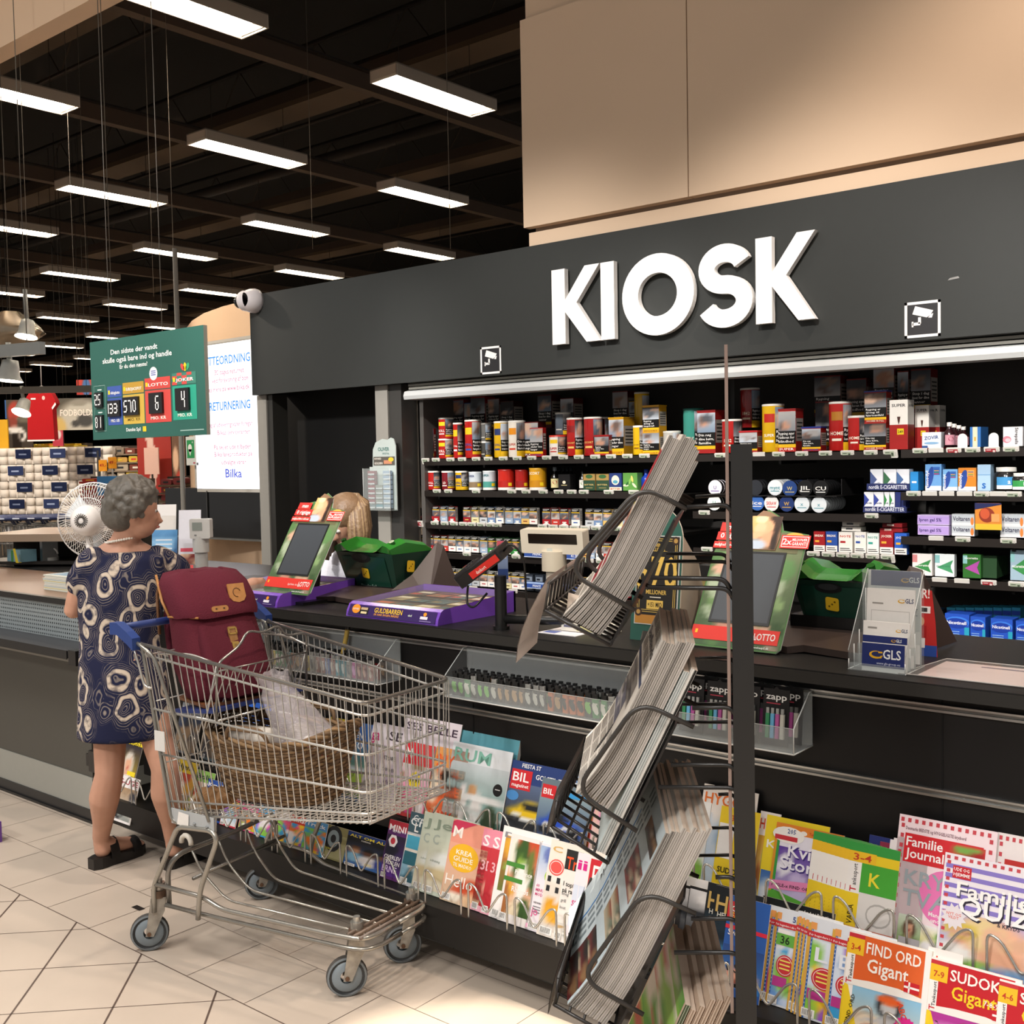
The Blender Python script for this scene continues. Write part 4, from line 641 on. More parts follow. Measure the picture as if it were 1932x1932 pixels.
# ---- beige customer display on a pole
p0=PY(988,1002,3.3); p1=PY(1098,1046,3.3); t=thing('customer_display','beige customer display on a pole behind the card terminal','display',((p0.x+p1.x)/2,3.33,CZ)); zc=PY(1040,1046,3.3).z; zt=PY(1040,1000,3.3).z
cx=(p0.x+p1.x)/2-.015; f=F((cx-.135,3.3,zc),(1,.12,0),(0,-.12,1)); B=M(); B.prism(f,rrect(0,0,.275,zt-zc,.008),-.05,0,'cdc3b0','plastic'); B.rect(f,.115,.008,.14,.022,'b8bcb4',.001); B.build('housing',t)
B=M(); B.rect(f,.035,(zt-zc)*.42,.25,(zt-zc)*.83,'17130f',.001,'blackgloss'); B.build('screen',t)
B=M(); B.cyl((cx,3.33,zc-.065),(cx,3.33,zc+.01),.048,'c4b9a4','plastic',18); B.cyl((cx,3.33,CZ),(cx,3.33,zc-.06),.032,'cfc5b2','plastic',18); B.cyl((cx,3.33,CZ),(cx,3.33,CZ+.015),.07,'c4b9a4','plastic',18); B.build('pole',t)
# ---- green lottery terminals
def terminal(pl,pr,ptop,pmid,pbot,Y,label,two=False):
    a=PY(pl,pmid,Y); b=PY(pr,pmid,Y); W=b.x-a.x; zt=PY(pl,ptop,Y+.08).z; zm=PY((pl+pr)/2,pmid,Y).z; zb=max(CZ+.03,PY((pl+pr)/2,pbot,Y).z); x=a.x; t=thing('lottery_terminal',label,'terminal',(x+W/2,Y+.12,CZ),'green lottery terminals')
    B=M(); pr_=[(0,zm-.002),(-.012,zm+.03),(.03,zt-.012),(.08,zt),(.2,zt-.02),(.24,zm)]
    sec=[]
    for k,(u,dz) in enumerate([(0,-.012),(.06,0),(.12,.004),(.24,-.022),(.3,-.026),(.7,-.026),(.76,-.022),(.88,.004),(.94,0),(1,-.012)]): sec.append([(x+W*u,Y+q,z_+(dz if z_>zm+.02 else (.012-4*.012*(u-.5)**2) )) for q,z_ in pr_])
    B.loft(sec,'2f7a2c','gloss',smooth=False)
    for u in (.07,.93): B.cyl((x+W*u,Y+.03,zt-.02),(x+W*u,Y+.022,zt-.005),.012,'1d5a20','gloss',12)
    B.build('green_hood',t,label='bright green translucent hood')
    B=M(); B.loft([[(x+W*u0,Y+d0,z_),(x+W*(1-u0),Y+d0,z_),(x+W*(1-u0*.2),Y+.24,z_),(x+W*u0*.2,Y+.24,z_)] for z_,u0,d0 in ((zb,.06,.045),(zm,0,.0))],'1f3d30','plastic',smooth=False); f=F((x,Y+.044,zb),(1,0,0),(0,-.045,zm-zb)); H=zm-zb
    B.rect(f,W*.1,H*.0,W*.86,H*.93,'1b4033',.003,'gloss'); B.ell(f,W*.45,H*.9,W*.17,H*.16,'17191a',.004,n=20); B.ell(f,W*.45,H*.93,W*.12,H*.1,'2c2f30',.005,n=20)
    g=F((x+W,Y+.01,zb),(0,1,0),(0,0,1)); 
    for ff,u,v,s in ((f,W*.47,H*.42,1),(g,.09,H*.6,1.05)):
        B.prism(ff.sub(u,v,.006,-.12),rrect(-.02*s,-.022*s,.02*s,.022*s,.007),0,.0006,'e8bc28','print'); [B.ell(ff.sub(u,v,.007,-.12),*q,.003,.003,'6a5210',.0003) for q in ((-.009,-.008),(0,0),(.008,.009))]
        B.text(ff,'Danske Spil',u-.045,v-.065*s,.016,'9db4a8',.0065,.01,w=.09)
    B.build('body',t)
    B=M(); B.box((x-.02,Y+.03,CZ),(x+W+.04,Y+.25,zb),'1a1817','plastic'); 
    fr=F((x-.03,Y-.18,CZ+.001),(1,0,0),(0,1,.14)); B.prism(fr,[(0,.02),(.1,0),(W*.55,.03),(W+.08,.0),(W+.1,.2),(0,.2)],0,.02,'463a35','plastic'); B.build('printer_tray',t)
    B=M(); pts=[(x+W+.012,Y+.25,zm+.03),(x+W+.012,Y+.1,zb+.05),(x+W+.0,Y-.02,CZ+.04),(x+W+.14,Y+.06,CZ+.005),(x+W+.05,Y+.25,zm+.02),(x+W+.15,Y+.25,CZ+.005)]
    B.add(pts,[(0,1,3,4),(1,2,3),(4,3,5)],'3b302c','plastic'); B.build('side_wing',t)
terminal(634,739,1012,1043,1107,3.06,'green lottery terminal before the blond cashier'); terminal(1494,1648,1052,1097,1168,3.02,'green lottery terminal left of the parcel leaflet holder')
# ---- gold and green 570 board
x0=-1.855; x1=PZ(1293,1213,CZ).x; y0=2.80; W=x1-x0; H=PY(1270,956,y0+.06).z-CZ; t=thing('jackpot_board','arched green counter board with gold 570 poster','display board',((x0+x1)/2,y0+.1,CZ)); f=F((x0,y0,CZ+.002),(1,0,0),(0,.12,1)); R_=W/2
arch=[(0,0),(W*.22,0),(W*.26,.03),(W*.74,.03),(W*.78,0),(W,0)]+[(W/2+R_*math.cos(math.pi*k/14),H-R_*1.25+R_*1.25*math.sin(math.pi*k/14)) for k in range(15)]
B=M(); B.prism(f,arch,-.006,0,'2f5a4e','print',side='ded5c6'); B.build('board',t)
B=M(); B.add([f.p(W,0.0,-.006),f.p(W,H*.62,-.006),f.p(W*.86,H*.86,-.008),f.p(W*.8,H*.6,-.16),f.p(W*1.02,.03,-.19),f.p(W*.9,0,-.17)],[(0,1,2,3,4,5)],'b8ab9a','matte'); B.build('easel_back',t)
B=M(); u0,v0,u1,v1=W*.1,H*.13,W*.95,H*.78; B.fbox(f,u0-.003,v0-.003,u1+.003,v1+.003,.001,.004,'c9cbc6','plastic'); B.rect(f,u0,v0,u1,v1,'23211f',.0046); w_=u1-u0; h_=v1-v0; G='d9b55a'
B.rect(f,u0,v0,u1,v0+h_*.1,'b07a34',.005); B.rect(f,u0+w_*.55,v0+h_*.02,u1-.006,v0+h_*.08,'d8a04a',.0055)
for i,o_ in enumerate((.006,.012)): B.frame(f,u0+o_,v0+h_*.11+o_,u1-o_,v1-o_,.0018,G,.005)
for cu in (u0+.012,u1-.012):
    for cv in (v0+h_*.13,v1-.012): B.ell(f,cu,cv,.013,.013,'3a2a22',.0054); B.ell(f,cu,cv,.007,.007,'b08a4a',.0058)
B.text(f,'570',u0+w_*.5,v0+h_*.42,h_*.36,G,.006,.06,'c',w=w_*.96,res=2); B.text(f,'FORVENTET',u0+w_*.5,v0+h_*.88,h_*.04,G,.006,.04,'c',w=w_*.4); B.text(f,'SPILLE SIG...',u0+w_*.5,v0+h_*.83,h_*.04,G,.006,.04,'c',w=w_*.45); B.text(f,'MILLIONER',u0+w_*.5,v0+h_*.34,h_*.05,G,.006,.05,'c',w=w_*.5)
B.rect(f,u0+w_*.28,v0+h_*.17,u0+w_*.68,v0+h_*.27,G,.006); B.text(f,'+151 MIO',u0+w_*.48,v0+h_*.195,h_*.055,'2a2216',.0066,.05,'c',w=w_*.34); B.rect(f,u0+w_*.35,v0+h_*.3,u0+w_*.62,v0+h_*.31,'e8e0d0',.006); B.build('poster',t)
# ---- parcel leaflet holder
x0,y0=-1.125,2.725; t=thing('leaflet_holder','clear tiered leaflet holder with GLS parcel leaflets','leaflet holder',(x0+.07,y0+.08,CZ)); zt=PY(1650,1072,y0+.14).z-CZ
tiers=[(0,.06,.0),(.035,.13,.01),(.07,.2,.02),(.115,zt,.02)]
B=M(); f=XZ((x0,y0,CZ)); W=.14
for i,(dy,h,k) in enumerate(tiers):
    hh=h*.6 if i<3 else h; a=M; B.box((x0-.004*i,y0+dy-.004,CZ+.002),(x0+W+.004,y0+dy-.002,CZ+hh*(.55 if i==0 else .5 if i<3 else 1)),'e8ecec','clear')
    for xx in (x0-.003,x0+W+.003): B.tube([(xx,y0+dy-.003,CZ+.002),(xx,y0+dy-.003,CZ+hh*.8)],.0013,'e6e8e6','plastic',4)
for xx in (x0-.004,x0+W+.004): B.add([(xx,y0-.004,CZ+.001),(xx,y0+.13,CZ+.001),(xx,y0+.13,CZ+zt),(xx,y0-.004,CZ+.05)],[(0,1,2,3)],'e8ecec','clear'); B.tube([(xx,y0-.004,CZ+.002),(xx,y0+.13,CZ+.002)],.0014,'dfe2e0','plastic',4); B.tube([(xx,y0-.004,CZ+.05),(xx,y0+.13,CZ+zt)],.0012,'dfe2e0','plastic',4)
B.box((x0-.004,y0-.004,CZ),(x0+W+.004,y0+.13,CZ+.0018),'e8ecec','clear'); B.build('acrylic_holder',t)
def leaf(dy,z0,h,label,dr,u0=.0,u1=W,th=.006):
    B=M(); f=F((x0+u0,y0+dy,CZ+z0),(1,0,0),(0,.06,1)); B.prism(f,[(0,0),(u1-u0,0),(u1-u0,h),(0,h)],-th,0,'f0ede8','print'); dr(B,f,u1-u0,h); B.build('leaflet',None,label,'leaflet','parcel leaflets in the clear holder')
def gls(B,f,u,v,s,c='f4f4f2',d=.001): B.text(f,'GLS',u,v,s,c,d,.08,w=s*1.9); B.ell(f,u-s*.75,v+s*.35,s*.75,s*.42,'e8b028',d); B.ell(f,u-s*.62,v+s*.42,s*.62,s*.28,'27305e' if c[0]=='f' else 'efe9dc',d+.0003); B.poly(f,[(u-s*.5,v),(u-s*.15,v+s*.35),(u-s*.15,v),],'e8b028',d+.0006); B.rect(f,u-s*.5,v+s*.55,u-s*.05,v+s*.72,'e8b028',d+.0006)
leaf(.108,.01,zt-.012,'tall white leaflet with navy GLS head at the back of the holder',lambda B,f,w,h:(B.rect(f,.008,h*.83,w,h,'24306a'),gls(B,f,w*.78,h*.88,.014),B.text(f,'Send pakker her',w*.27,h*.56,.014,'3a4468',.001,.03,w=w*.68),B.rect(f,w*.6,h*.52,w*.95,h*.53,'8a8fa0')))
leaf(.064,.006,.2,'second white leaflet with small GLS mark in the holder',lambda B,f,w,h:(gls(B,f,w*.8,h*.83,.012,'3a4468'),B.frame(f,w*.1,h*.55,w*.9,h*.72,.001,'b8b4b0'),B.rect(f,w*.12,h*.8,w*.35,h*.82,'9a9690')),u0=.015)
leaf(.031,.005,.12,'third white leaflet with order form in the holder',lambda B,f,w,h:(gls(B,f,w*.82,h*.8,.009,'3a4468'),B.rect(f,w*.1,h*.84,w*.3,h*.88,'9a9690')),u0=.02)
leaf(.016,.003,.088,'small leaflet with navy top band in the holder',lambda B,f,w,h:(B.rect(f,0,h*.8,w,h,'24306a'),gls(B,f,w*.75,h*.85,.008)),u0=.025)
leaf(.0,.002,.072,'front navy card lettered GLS in the holder',lambda B,f,w,h:(B.rect(f,0,h*.16,w,h,'24306a'),gls(B,f,w*.5,h*.48,.024),B.text(f,'www.gls-group.eu',w*.35,h*.27,.006,'c8cce0',.001)),u0=.03)
p=PZ(1722,1237,CZ); B=M(); f=F((p.x-.055,p.y,CZ+.001),(1,.05,0),(0,.1,1)); H=PY(1722,1108,p.y).z-CZ; B.prism(f,[(0,0),(.12,0),(.112,H*.5),(.1,H*.95),(.0,H)],-.002,0,'c02a28','print'); B.rect(f,.002,0,.118,.03,'2a4a9a',.0005); B.text(f,"50'ER!",.03,H*.84,.026,'f8efe8',.001,.05,w=.065); B.rect(f,.03,H*.62,.098,H*.72,'f4ece8',.0006); B.rect(f,.05,H*.64,.09,H*.7,'3a3434',.001)
for u in (.035,.075): B.ell(f,u,H*.5,.008,.012,'d8a078',.0008); B.rect(f,u-.014,H*.26,u+.014,H*.44,'a81c1c',.0009); B.rect(f,u-.011,H*.12,u+.011,H*.26,'f0e8e4',.001)
B.build('leaflet',None,'red leaflet with two footballers beside the parcel holder','leaflet')
t=thing('counter_mat','clear pay mat with printed flyers at the right counter end','mat',(-.5,2.85,CZ)); B=M(); B.add([(-1.0,2.725,CZ+.005),(.4,2.725,CZ+.005),(.4,2.985,CZ+.005),(-.965,2.985,CZ+.005)],[(0,1,2,3)],'eee6e2','clear'); B.tube([(.4,2.725,CZ+.004),(-1.0,2.725,CZ+.004),(-.965,2.985,CZ+.004),(.4,2.985,CZ+.004)],.002,'d8d2cc','plastic',4); B.build('clear_sheet',t)
B=M(); f=F((-.96,2.735,CZ+.001),(1,0,0),(0,1,0)); B.rect(f,0,0,1.3,.23,'d8c4c0',.0004); B.rect(f,.25,.06,.6,.2,'d8cfe0',.0008); B.rect(f,.3,.02,.45,.05,'6a625e',.0008); B.poly(f,[(.38,.1),(.5,.08),(.52,.18),(.4,.2)],'e0b070',.001); B.rect(f,.1,.19,.5,.2,'4a3f60',.0009); B.build('printed_insert',t)
p=PZ(1085,1192,CZ); B=M(); B.box((p.x-.04,p.y-.02,CZ+.0045),(p.x+.14,p.y+.06,CZ+.03),'e4e0d4','print'); f=XZ((p.x-.04,p.y-.02,CZ+.0045)); B.rect(f,.06,.003,.16,.022,'d8d49a'); B.rect(f,.01,.012,.05,.02,'6a6a80',.0005); B.build('carton',None,'small white carton with pale yellow label under the top newspapers','carton')
B=M(); B.box((p.x-.09,p.y-.08,CZ),(p.x+.06,p.y+.08,CZ+.002),'efedf0','paper'); f=F((p.x-.09,p.y-.08,CZ+.002),(1,0,0),(0,1,0)); B.rect(f,.01,.01,.06,.05,'6a7ab8'); B.build('paper_sheet',None,'white paper sheet lying on the counter below the newspapers','paper')
# black goods basket behind the board
p=PY(1345,1005,3.35); B=M(); B.box((p.x-.06,3.33,CZ),(p.x+.16,3.4,CZ+.18),'1d1b1a','plastic'); B.box((p.x-.055,3.329,CZ+.1),(p.x+.1,3.331,CZ+.14),'8a7a4a','print'); B.build('countertop_box',None,'black box at the back of the counter behind the 570 board','box')
# ---- card display on the jamb
t=thing('lip_balm_display','pale rounded hanging display lettered OLIVER on the dark jamb','display',(-4.61,4.42,1.34)); a=PY(697,962,4.42); b=PY(747,962,4.42); H=PY(722,826,4.42).z-a.z; W=b.x-a.x; f=XZ((a.x,4.43,a.z))
B=M(); B.prism(f,[(0,0),(W,0),(W,H*.88),(W*.93,H*.98),(W*.82,H),(W*.7,H*.97),(W*.5,H*.985),(W*.25,H*.94),(W*.14,H*.84),(W*.12,H*.6),(0,H*.6)],-.006,0,'b9c4c0','print'); B.text(f,'OLIVER',W*.34,H*.82,H*.05,'2a6a62',.001,.03,w=W*.42); B.text(f,'XYLITOL',W*.5,H*.77,H*.025,'2a6a62',.001,.02,w=W*.26); B.rect(f,W*.16,H*.62,W*.96,H*.74,'5a564f',.0008); B.text(f,'NYHED',W*.2,H*.7,H*.026,'e8e4da',.0014,.04,w=W*.26); B.text(f,'GOLDEN',W*.2,H*.635,H*.03,'e8e4da',.0014,.04,w=W*.3); B.ell(f,W*.82,H*.7,W*.1,H*.03,'d8c03a',.0014); B.rect(f,W*.55,H*.64,W*.85,H*.69,'c88a6a',.0012); B.build('card',t)
B=M(); B.fbox(f,-.004,0,W,.006,.0,.05,'dfe4e2','clear'); B.fbox(f,-.004,0,W,H*.58,.05,.052,'dfe4e2','clear'); [B.tube([f.p(u,0,.051),f.p(u,H*.58,.051)],.0018,'cfd4d2','plastic',4) for u in (-.003,W)]; B.build('acrylic_pocket',t)
n=0
for c in range(3):
    for r in range(8):
        if c==1 and r>4: continue
        B=M(); u=.014+c*(W-.03)/3; v=.012+r*H*.066; B.fbox(f,u,v,u+W*.26,v+H*.055,.01,.03,['8e3a4a','8f948c','9fb4cc'][c] if r else ['6a7a80','4a8a9a','8aa0b0'][c],'print'); B.fbox(f,u+.004,v,u+W*.25,v+H*.02,.03,.031,'d8dce0','print'); B.build('sweet_tin',None,'%s sweet box from the bottom, %s column of the hanging display'%(nth(r),['left','middle','right'][c]),'sweets','small boxes in the hanging display')
# ---- clear trays hung on the rails
def tray(x0,x1,label,zb=.838,zf=.905,zt=.985,y0=2.622):
    B=M(); y1=2.737; 
    B.box((x0,y0,zb),(x1,y1,zb+.004),'e4e8e8','clear'); B.box((x0,y0,zb),(x1,y0+.003,zf),'e4e8e8','clear'); B.box((x0,y1-.003,zb),(x1,y1,zt),'e4e8e8','clear')
    for x in (x0,x1): B.add([(x,y0,zb),(x,y1,zb),(x,y1,zt),(x,y1-.02,zt),(x,y0,zf)],[(0,1,2,3,4)],'e4e8e8','clear'); B.tube([(x,y0,zb),(x,y0,zf),(x,y1-.02,zt),(x,y1,zt)],.0016,'d6d9d8','plastic',4); B.tube([(x,y0,zb),(x,y1,zb)],.002,'dadcda','plastic',4)
    B.tube([(x0,y0,zb),(x1,y0,zb)],.0026,'dcdcd8','plastic',4); B.tube([(x0,y0,zf),(x1,y0,zf)],.0012,'a8acaa','plastic',4); B.tube([(x0,y1,zt),(x1,y1,zt)],.0015,'8a8e8c','plastic',4)
    return B.build('acrylic_tray',None,label,'tray')
tray(-4.05,-3.56,'clear tray of lighters behind the backpack'); tray(-3.5,-2.79,'clear tray of coloured lighters seen through the cart'); tray(-2.47,-1.74,'long clear tray of printed lighters below the counter edge'); tray(-1.63,-1.235,'clear tray with black zapp cards')
def lighter(k,c,c2,top):
    B=M(); B.prism(F((0,0,0),(1,0,0),(0,1,0)),rrect(-.012,-.006,.012,.006,.005,3),0,.058,c,'gloss',smooth=False); f=XZ((0,-.0062,0)); 
    if c2: B.ell(f,0,.028,.009,.02,c2,.0004,n=8,rot=.3); B.rect(f,-.008,.04,.008,.045,c2,.0006)
    B.prism(F((0,0,.058),(1,0,0),(0,1,0)),rrect(-.011,-.0055,.011,.0055,.004,2),0,.014,top,'chrome' if top[0]>'9' else 'plastic'); B.box((-.011,-.004,.072),(.002,.004,.08),'1b1b1c','plastic'); return B
LIT=[('2b2b2d','c8c4ba','b8bab8'),('3f8a4a','e8e4d8','1c1c1c'),('c86a2e','2a2420','1c1c1c'),('3f9aa8','d8e4e0','b8bab8'),('4a5a9a','9ab0d8','b8bab8'),('a86a5a','e0c8b8','b8bab8'),('b83a8a','e090c8','1c1c1c'),('4a3a30','b89060','1c1c1c'),('1b1b1c','7ac04a','1c1c1c'),('a8a49a','6a6660','b8bab8'),('d8b83a','7a5a20','1c1c1c'),('7a2a2a','d8a08a','1c1c1c')]
LM=[lighter(k,*c).build('lighter',local=True) for k,c in enumerate(LIT)]; lu=[0]*12; rl=random.Random(11)
LN=['dark','green','orange','turquoise','blue','copper','pink','brown printed','black and lime','grey','yellow','dark red']
def fill(x0,x1,rows,seq,where,z=.8425):
    n=int((x1-x0-.03)/.0285)
    for r in range(rows):
        for i in range(n):
            k=seq[(i*3//4+r*2)%len(seq)] if r==0 else rl.choice(seq); o=LM[k] if not lu[k] else dup(LM[k]); lu[k]=1; o.location=(x0+.026+i*.0285,2.645+.03*r,z); o.rotation_euler=(0,rl.uniform(-.06,.06),rl.uniform(-.25,.25))
            tag(o,'%s lighter, %s from left, %s rank, %s'%(LN[k],nth(i),['front','middle','back'][r],where),'lighter','lighters in the '+where)
fill(-4.05,-3.56,2,[4,11,9,6,2],'tray behind the backpack'); fill(-3.5,-2.79,3,[11,5,10,1,3,2,7,10,9,5,4,5,3,9,6],'tray seen through the cart'); fill(-2.47,-1.74,3,[8,1,0,8,0,7,7,7,0,0,2,7,2,2],'long tray below the counter edge')
p=PY(648,1215,2.70); B=M(); B.cyl((p.x-.012,2.705,.9),(p.x+.008,2.715,1.0),.009,'b89a4a','gloss',10); B.cyl((p.x+.008,2.715,1.0),(p.x+.012,2.717,1.02),.0085,'1c1a18','plastic',10); B.build('lighter_wand',None,'tall gold lighter standing above the tray behind the cart','lighter')
for i in range(8):
    x=-1.6+.085*(i%4)+.02*(i//4); y=2.66+.04*(i//4); B=M(); f=F((x,y,.843),(1,0,0),(0,.1,1)); B.prism(f,[(0,0),(.075,0),(.075,.15),(.045,.15),(.04,.156),(.035,.156),(.03,.15),(0,.15)],-.002,0,'171617','print'); B.text(f,'zapp',.008,.122,.017,'e8e6e2',.001,.02,w=.06); B.rect(f,.01,.11,.05,.113,'a83a4a',.001)
    for k in range(4): B.fbox(f,.012+.014*k,.02,.022+.014*k,.085,.0,.008,['3a8a5a','6ab0d8','b85a9a','c8c4b8'][k],'gloss'); B.fbox(f,.013+.014*k,.085,.021+.014*k,.1,.001,.007,'b8b8b4','chrome')
    B.build('lighter_card',None,'black zapp card of lighters, %s from the left in the %s rank'%(nth(i%4),['front','back'][i//4]),'card','black zapp cards in the right tray')
# ================================================================ magazines
LEAN=math.radians(18)
TIER={'D':(2.443,.118),'L':(2.532,.207),'U':(2.652,.391)}
def face(hair,skin,top,bg,x=.5,y=.55,k=1.0): return soft(bg,[(x,y-.02,.27*k,.3*k,hair,0),(x,y-.45*k,.42*k,.22*k,top,0),(x,y-.25*k,.1*k,.14*k,skin,0),(x,y+.02,.16*k,.2*k,skin,0),(x-.06*k,y+.05*k,.025*k,.018*k,'3a2a24',0),(x+.06*k,y+.05*k,.025*k,.018*k,'3a2a24',0),(x,y-.07*k,.06*k,.022*k,'b84a4a',0),(x-.02*k,y+.2*k,.15*k,.07*k,hair,.3)])
def rpic(seed,pal,bg=None,n=7):
    r=random.Random(seed); return soft(bg or (r.choice(pal),r.choice(pal)),[(r.random(),r.random(),r.uniform(.08,.35),r.uniform(.06,.25),r.choice(pal),r.uniform(0,3)) for k in range(n)])
FOOD=['e8d8b8','c84a2a','8ab04a','f0e8dc','a86a3a','e0a83a','f4f0ea']; ROOM=['dcd8d0','b8b4ac','efece6','8a8f8a','c8a878','5a6a6a']; KID=['e84a8a','3aa0d8','f0c82a','8ac84a','f4f0f0','9a5ac8','e87a2a']; SEA=['8ab8d0','d8e4ea','4a7a9a','efe8dc','2f5a6a']; DARK=['1c1c20','3a3a44','6a5a4a','a88a6a','2a3a5a']
def mag(tier,px,py,label,bg,title=None,tc='ffffff',pic=None,w=.205,lay=0,th=.003,ts=.13,tb=None,lines=None,yaw=0,extra=None,pv=(.05,.75),pu=(0,1),tw=None,spine=None,grid=(12,14),name='magazine',grp=None,bar=True,tv=None):
    Y0,z0=TIER[tier]; Y0-=.003*lay; Yt=Y0+.08
    q=PY(px,py,Yt); h=(q.z-z0)/math.cos(LEAN); q=PY(px,py,Y0+h*math.sin(LEAN)); h=(q.z-z0)/math.cos(LEAN)
    f=F((q.x,Y0,z0+.001),(math.cos(yaw),math.sin(yaw),0),(0,math.sin(LEAN),math.cos(LEAN))); B=M()
    P=[f.p(u,v,d) for d in (-th,0) for u,v in ((0,0),(w,0),(w,h),(0,h))]
    B.add(P,[(3,2,1,0),(1,2,6,5),(2,3,7,6),(0,1,5,4)],'e8e2d8','print'); B.add(P,[(3,0,4,7)],spine or bg,'print'); B.add(P,[(4,5,6,7)],bg,'print')
    if pic: B.img(f,w*pu[0]+.002,h*pv[0],w*pu[1]-.002,h*pv[1],grid[0],grid[1],pic,.0003)
    if tb: B.rect(f,0,h*(.98-ts*1.25),w,h,tb,.0006)
    if title:
        for i,tt in enumerate(title.split('|')): B.text(f,tt,w*.05,h*(tv if tv is not None else .95-ts)-h*ts*1.15*i,h*ts*.85,tc,.001,.03,w=(tw or min(.9,.16*len(tt)+.08))*w,res=2)
    for i,(s_,u,v,k,c) in enumerate(lines or []): B.text(f,s_,w*u,h*v,h*k,c,.0012,.02)
    if bar:
        B.rect(f,w*.04,h*.02,w*.26,h*.1,'f4f2ee',.0012)
        for k in range(8): B.rect(f,w*(.06+.022*k),h*.035,w*(.068+.022*k),h*.09,'2a2a2c',.0016)
    if extra: extra(B,f,w,h)
    return B.build(name,None,label,'magazine',grp)
gen=random.Random(21)
def txt(*a): return [(s,.06,.5-.075*i,.035,a[0]) for i,s in enumerate(a[1:])]
# -- lower row, left to right
mag('D',222,1460,'white grey magazine drooping over the left end of the lower row','e8e4e2','LS-UGE',"9a2a3a",rpic(1,ROOM+DARK),w=.17)
mag('L',236,1387,'magazine with smiling grey haired woman, seen between the legs of the standing woman','2a2430','BILLIGST','2a2418',face('cfc8bc','dca888','2a2236',('e8c83a','2a2430')),tb='f0d82a',ts=.1,lines=[('FAMILIETID',.04,.24,.07,'f4f0ec'),('ER VIGTIGST',.04,.16,.06,'e85a7a')],pv=(.0,.86),w=.15,extra=lambda B,f,w,h:(B.ell(f,w*.05,h*.55,w*.22,h*.17,'f0d82a'),B.text(f,'0;',0,h*.5,h*.12,'2a2418',.0012,.03),B.rect(f,w*.55,h*.3,w*.95,h*.38,'f0d82a',.0007)))
for i,(px,py,c,tt,tc,pal,w) in enumerate([(336,1432,'e8c82a','Hjem','2a2a2a',FOOD,.14),(372,1452,'8ab85a','Bolig','2a2a3a',FOOD,.12),(392,1470,'2a4f9e','Kryds','f0f0f0',DARK,.13),(425,1492,'c83a4a','Uge','f4f0ec',KID,.1)]):
    mag('L',px,py,'%s magazine in the lower row behind the rear of the cart, %s from the left'%(['yellow','green','blue','red'][i],nth(i)),c,tt,tc,rpic(30+i,pal),w=w,lay=i)
for i,(px,py,c,tt,pal) in enumerate([(455,1515,'e84a8a','Pony',KID),(487,1520,'3aa0d8','Frost',KID),(518,1528,'f4f0f0','GO',KID),(548,1538,'c83a2a','Kids',KID),(575,1545,'5a9ad0','Truck',KID)]):
    mag('L',px,py,'colourful childrens magazine under the shopping cart, %s from the left'%nth(i),c,tt,'ffffff',rpic(50+i,KID,n=12),w=.12,lay=i,grid=(10,12))
mag('L',602,1552,'olive magazine lettered TENORA under the cart basket','8f8a5e','','e0d860',rpic(60,['8f8a5e','3a3a34','a8a47a','c8c49a']),lines=[('TENORA',.2,.28,.06,'d8d44a')],extra=lambda B,f,w,h:[B.ell(f,w*.4,h*.62,r,r,c,.0006+.0002*k) for k,(r,c) in enumerate(((.045,'26282a'),(.03,'8a9aa0'),(.014,'26282a')))],lay=1)
mag('L',655,1568,'football magazine with yellow ALT OM ALLE headline','16161a','ALT OM ALLE','f0dc3a',soft(('3a6ab0','1c1c24'),[(.2,.62,.12,.14,'b88a6a',0),(.5,.6,.12,.14,'5a3a2a',0),(.8,.6,.13,.15,'6a4a38',0),(.2,.35,.2,.18,'8ac0e0',0),(.5,.3,.2,.2,'e8e4e4',0),(.82,.3,.2,.2,'2a3a8a',0),(.2,.76,.12,.05,'5a3a24',0),(.5,.74,.12,.05,'141414',0),(.8,.74,.12,.05,'141414',0)]),tb='1f3a7a',ts=.09,lines=[('32 LANDSHOLD!',.3,.79,.04,'f4f0ec'),('4 BEDSTE',.45,.16,.05,'f0dc3a')],lay=2,w=.24,tw=.86)
mag('L',735,1546,'red and purple magazine lettered MINI on a fanned stack','5a2a6a','MINI','f4f0f4',soft(('5a2a8a','2a2438'),[(.3,.6,.3,.2,'1c1c2c',0),(.7,.4,.3,.2,'3a2a5a',0)]),spine='c83a5a',lines=[('GET OFF',.2,.8,.04,'f4f0f4'),('OVERLEV',.06,.34,.07,'f4f0f4'),('TRUSLEN',.06,.25,.07,'f4f0f4'),('ERNE',.06,.12,.11,'e0c8f0')],lay=3,w=.11,extra=lambda B,f,w,h:(B.poly(f,[(w*(.3+.2*math.cos(math.pi*k/3)),h*.65+w*.2*math.sin(math.pi*k/3)) for k in range(6)],'f0ecee',.0008),B.ell(f,w*.3,h*.65,w*.1,w*.1,'c83a4a',.001),B.rect(f,0,h*.84,w,h,'a82a3a',.0007)))
mag('L',776,1531,'dark teal and grey craft magazine with white letter L','c8ccd2','Crea','e8eef0',rpic(63,SEA),lay=4,w=.15,pv=(.05,.7),extra=lambda B,f,w,h:(B.rect(f,0,h*.72,w,h,'3f5a66',.0006),B.text(f,'Crea',w*.12,h*.88,h*.09,'e8eef0',.001,.01),B.text(f,'L',w*.2,h*.74,h*.13,'f4f4f2',.001,.02),B.rect(f,w*.03,h*.5,w*.45,h*.68,'4aa8c8',.0008),B.rect(f,w*.03,h*.28,w*.45,h*.46,'2f6a7a',.0008)))
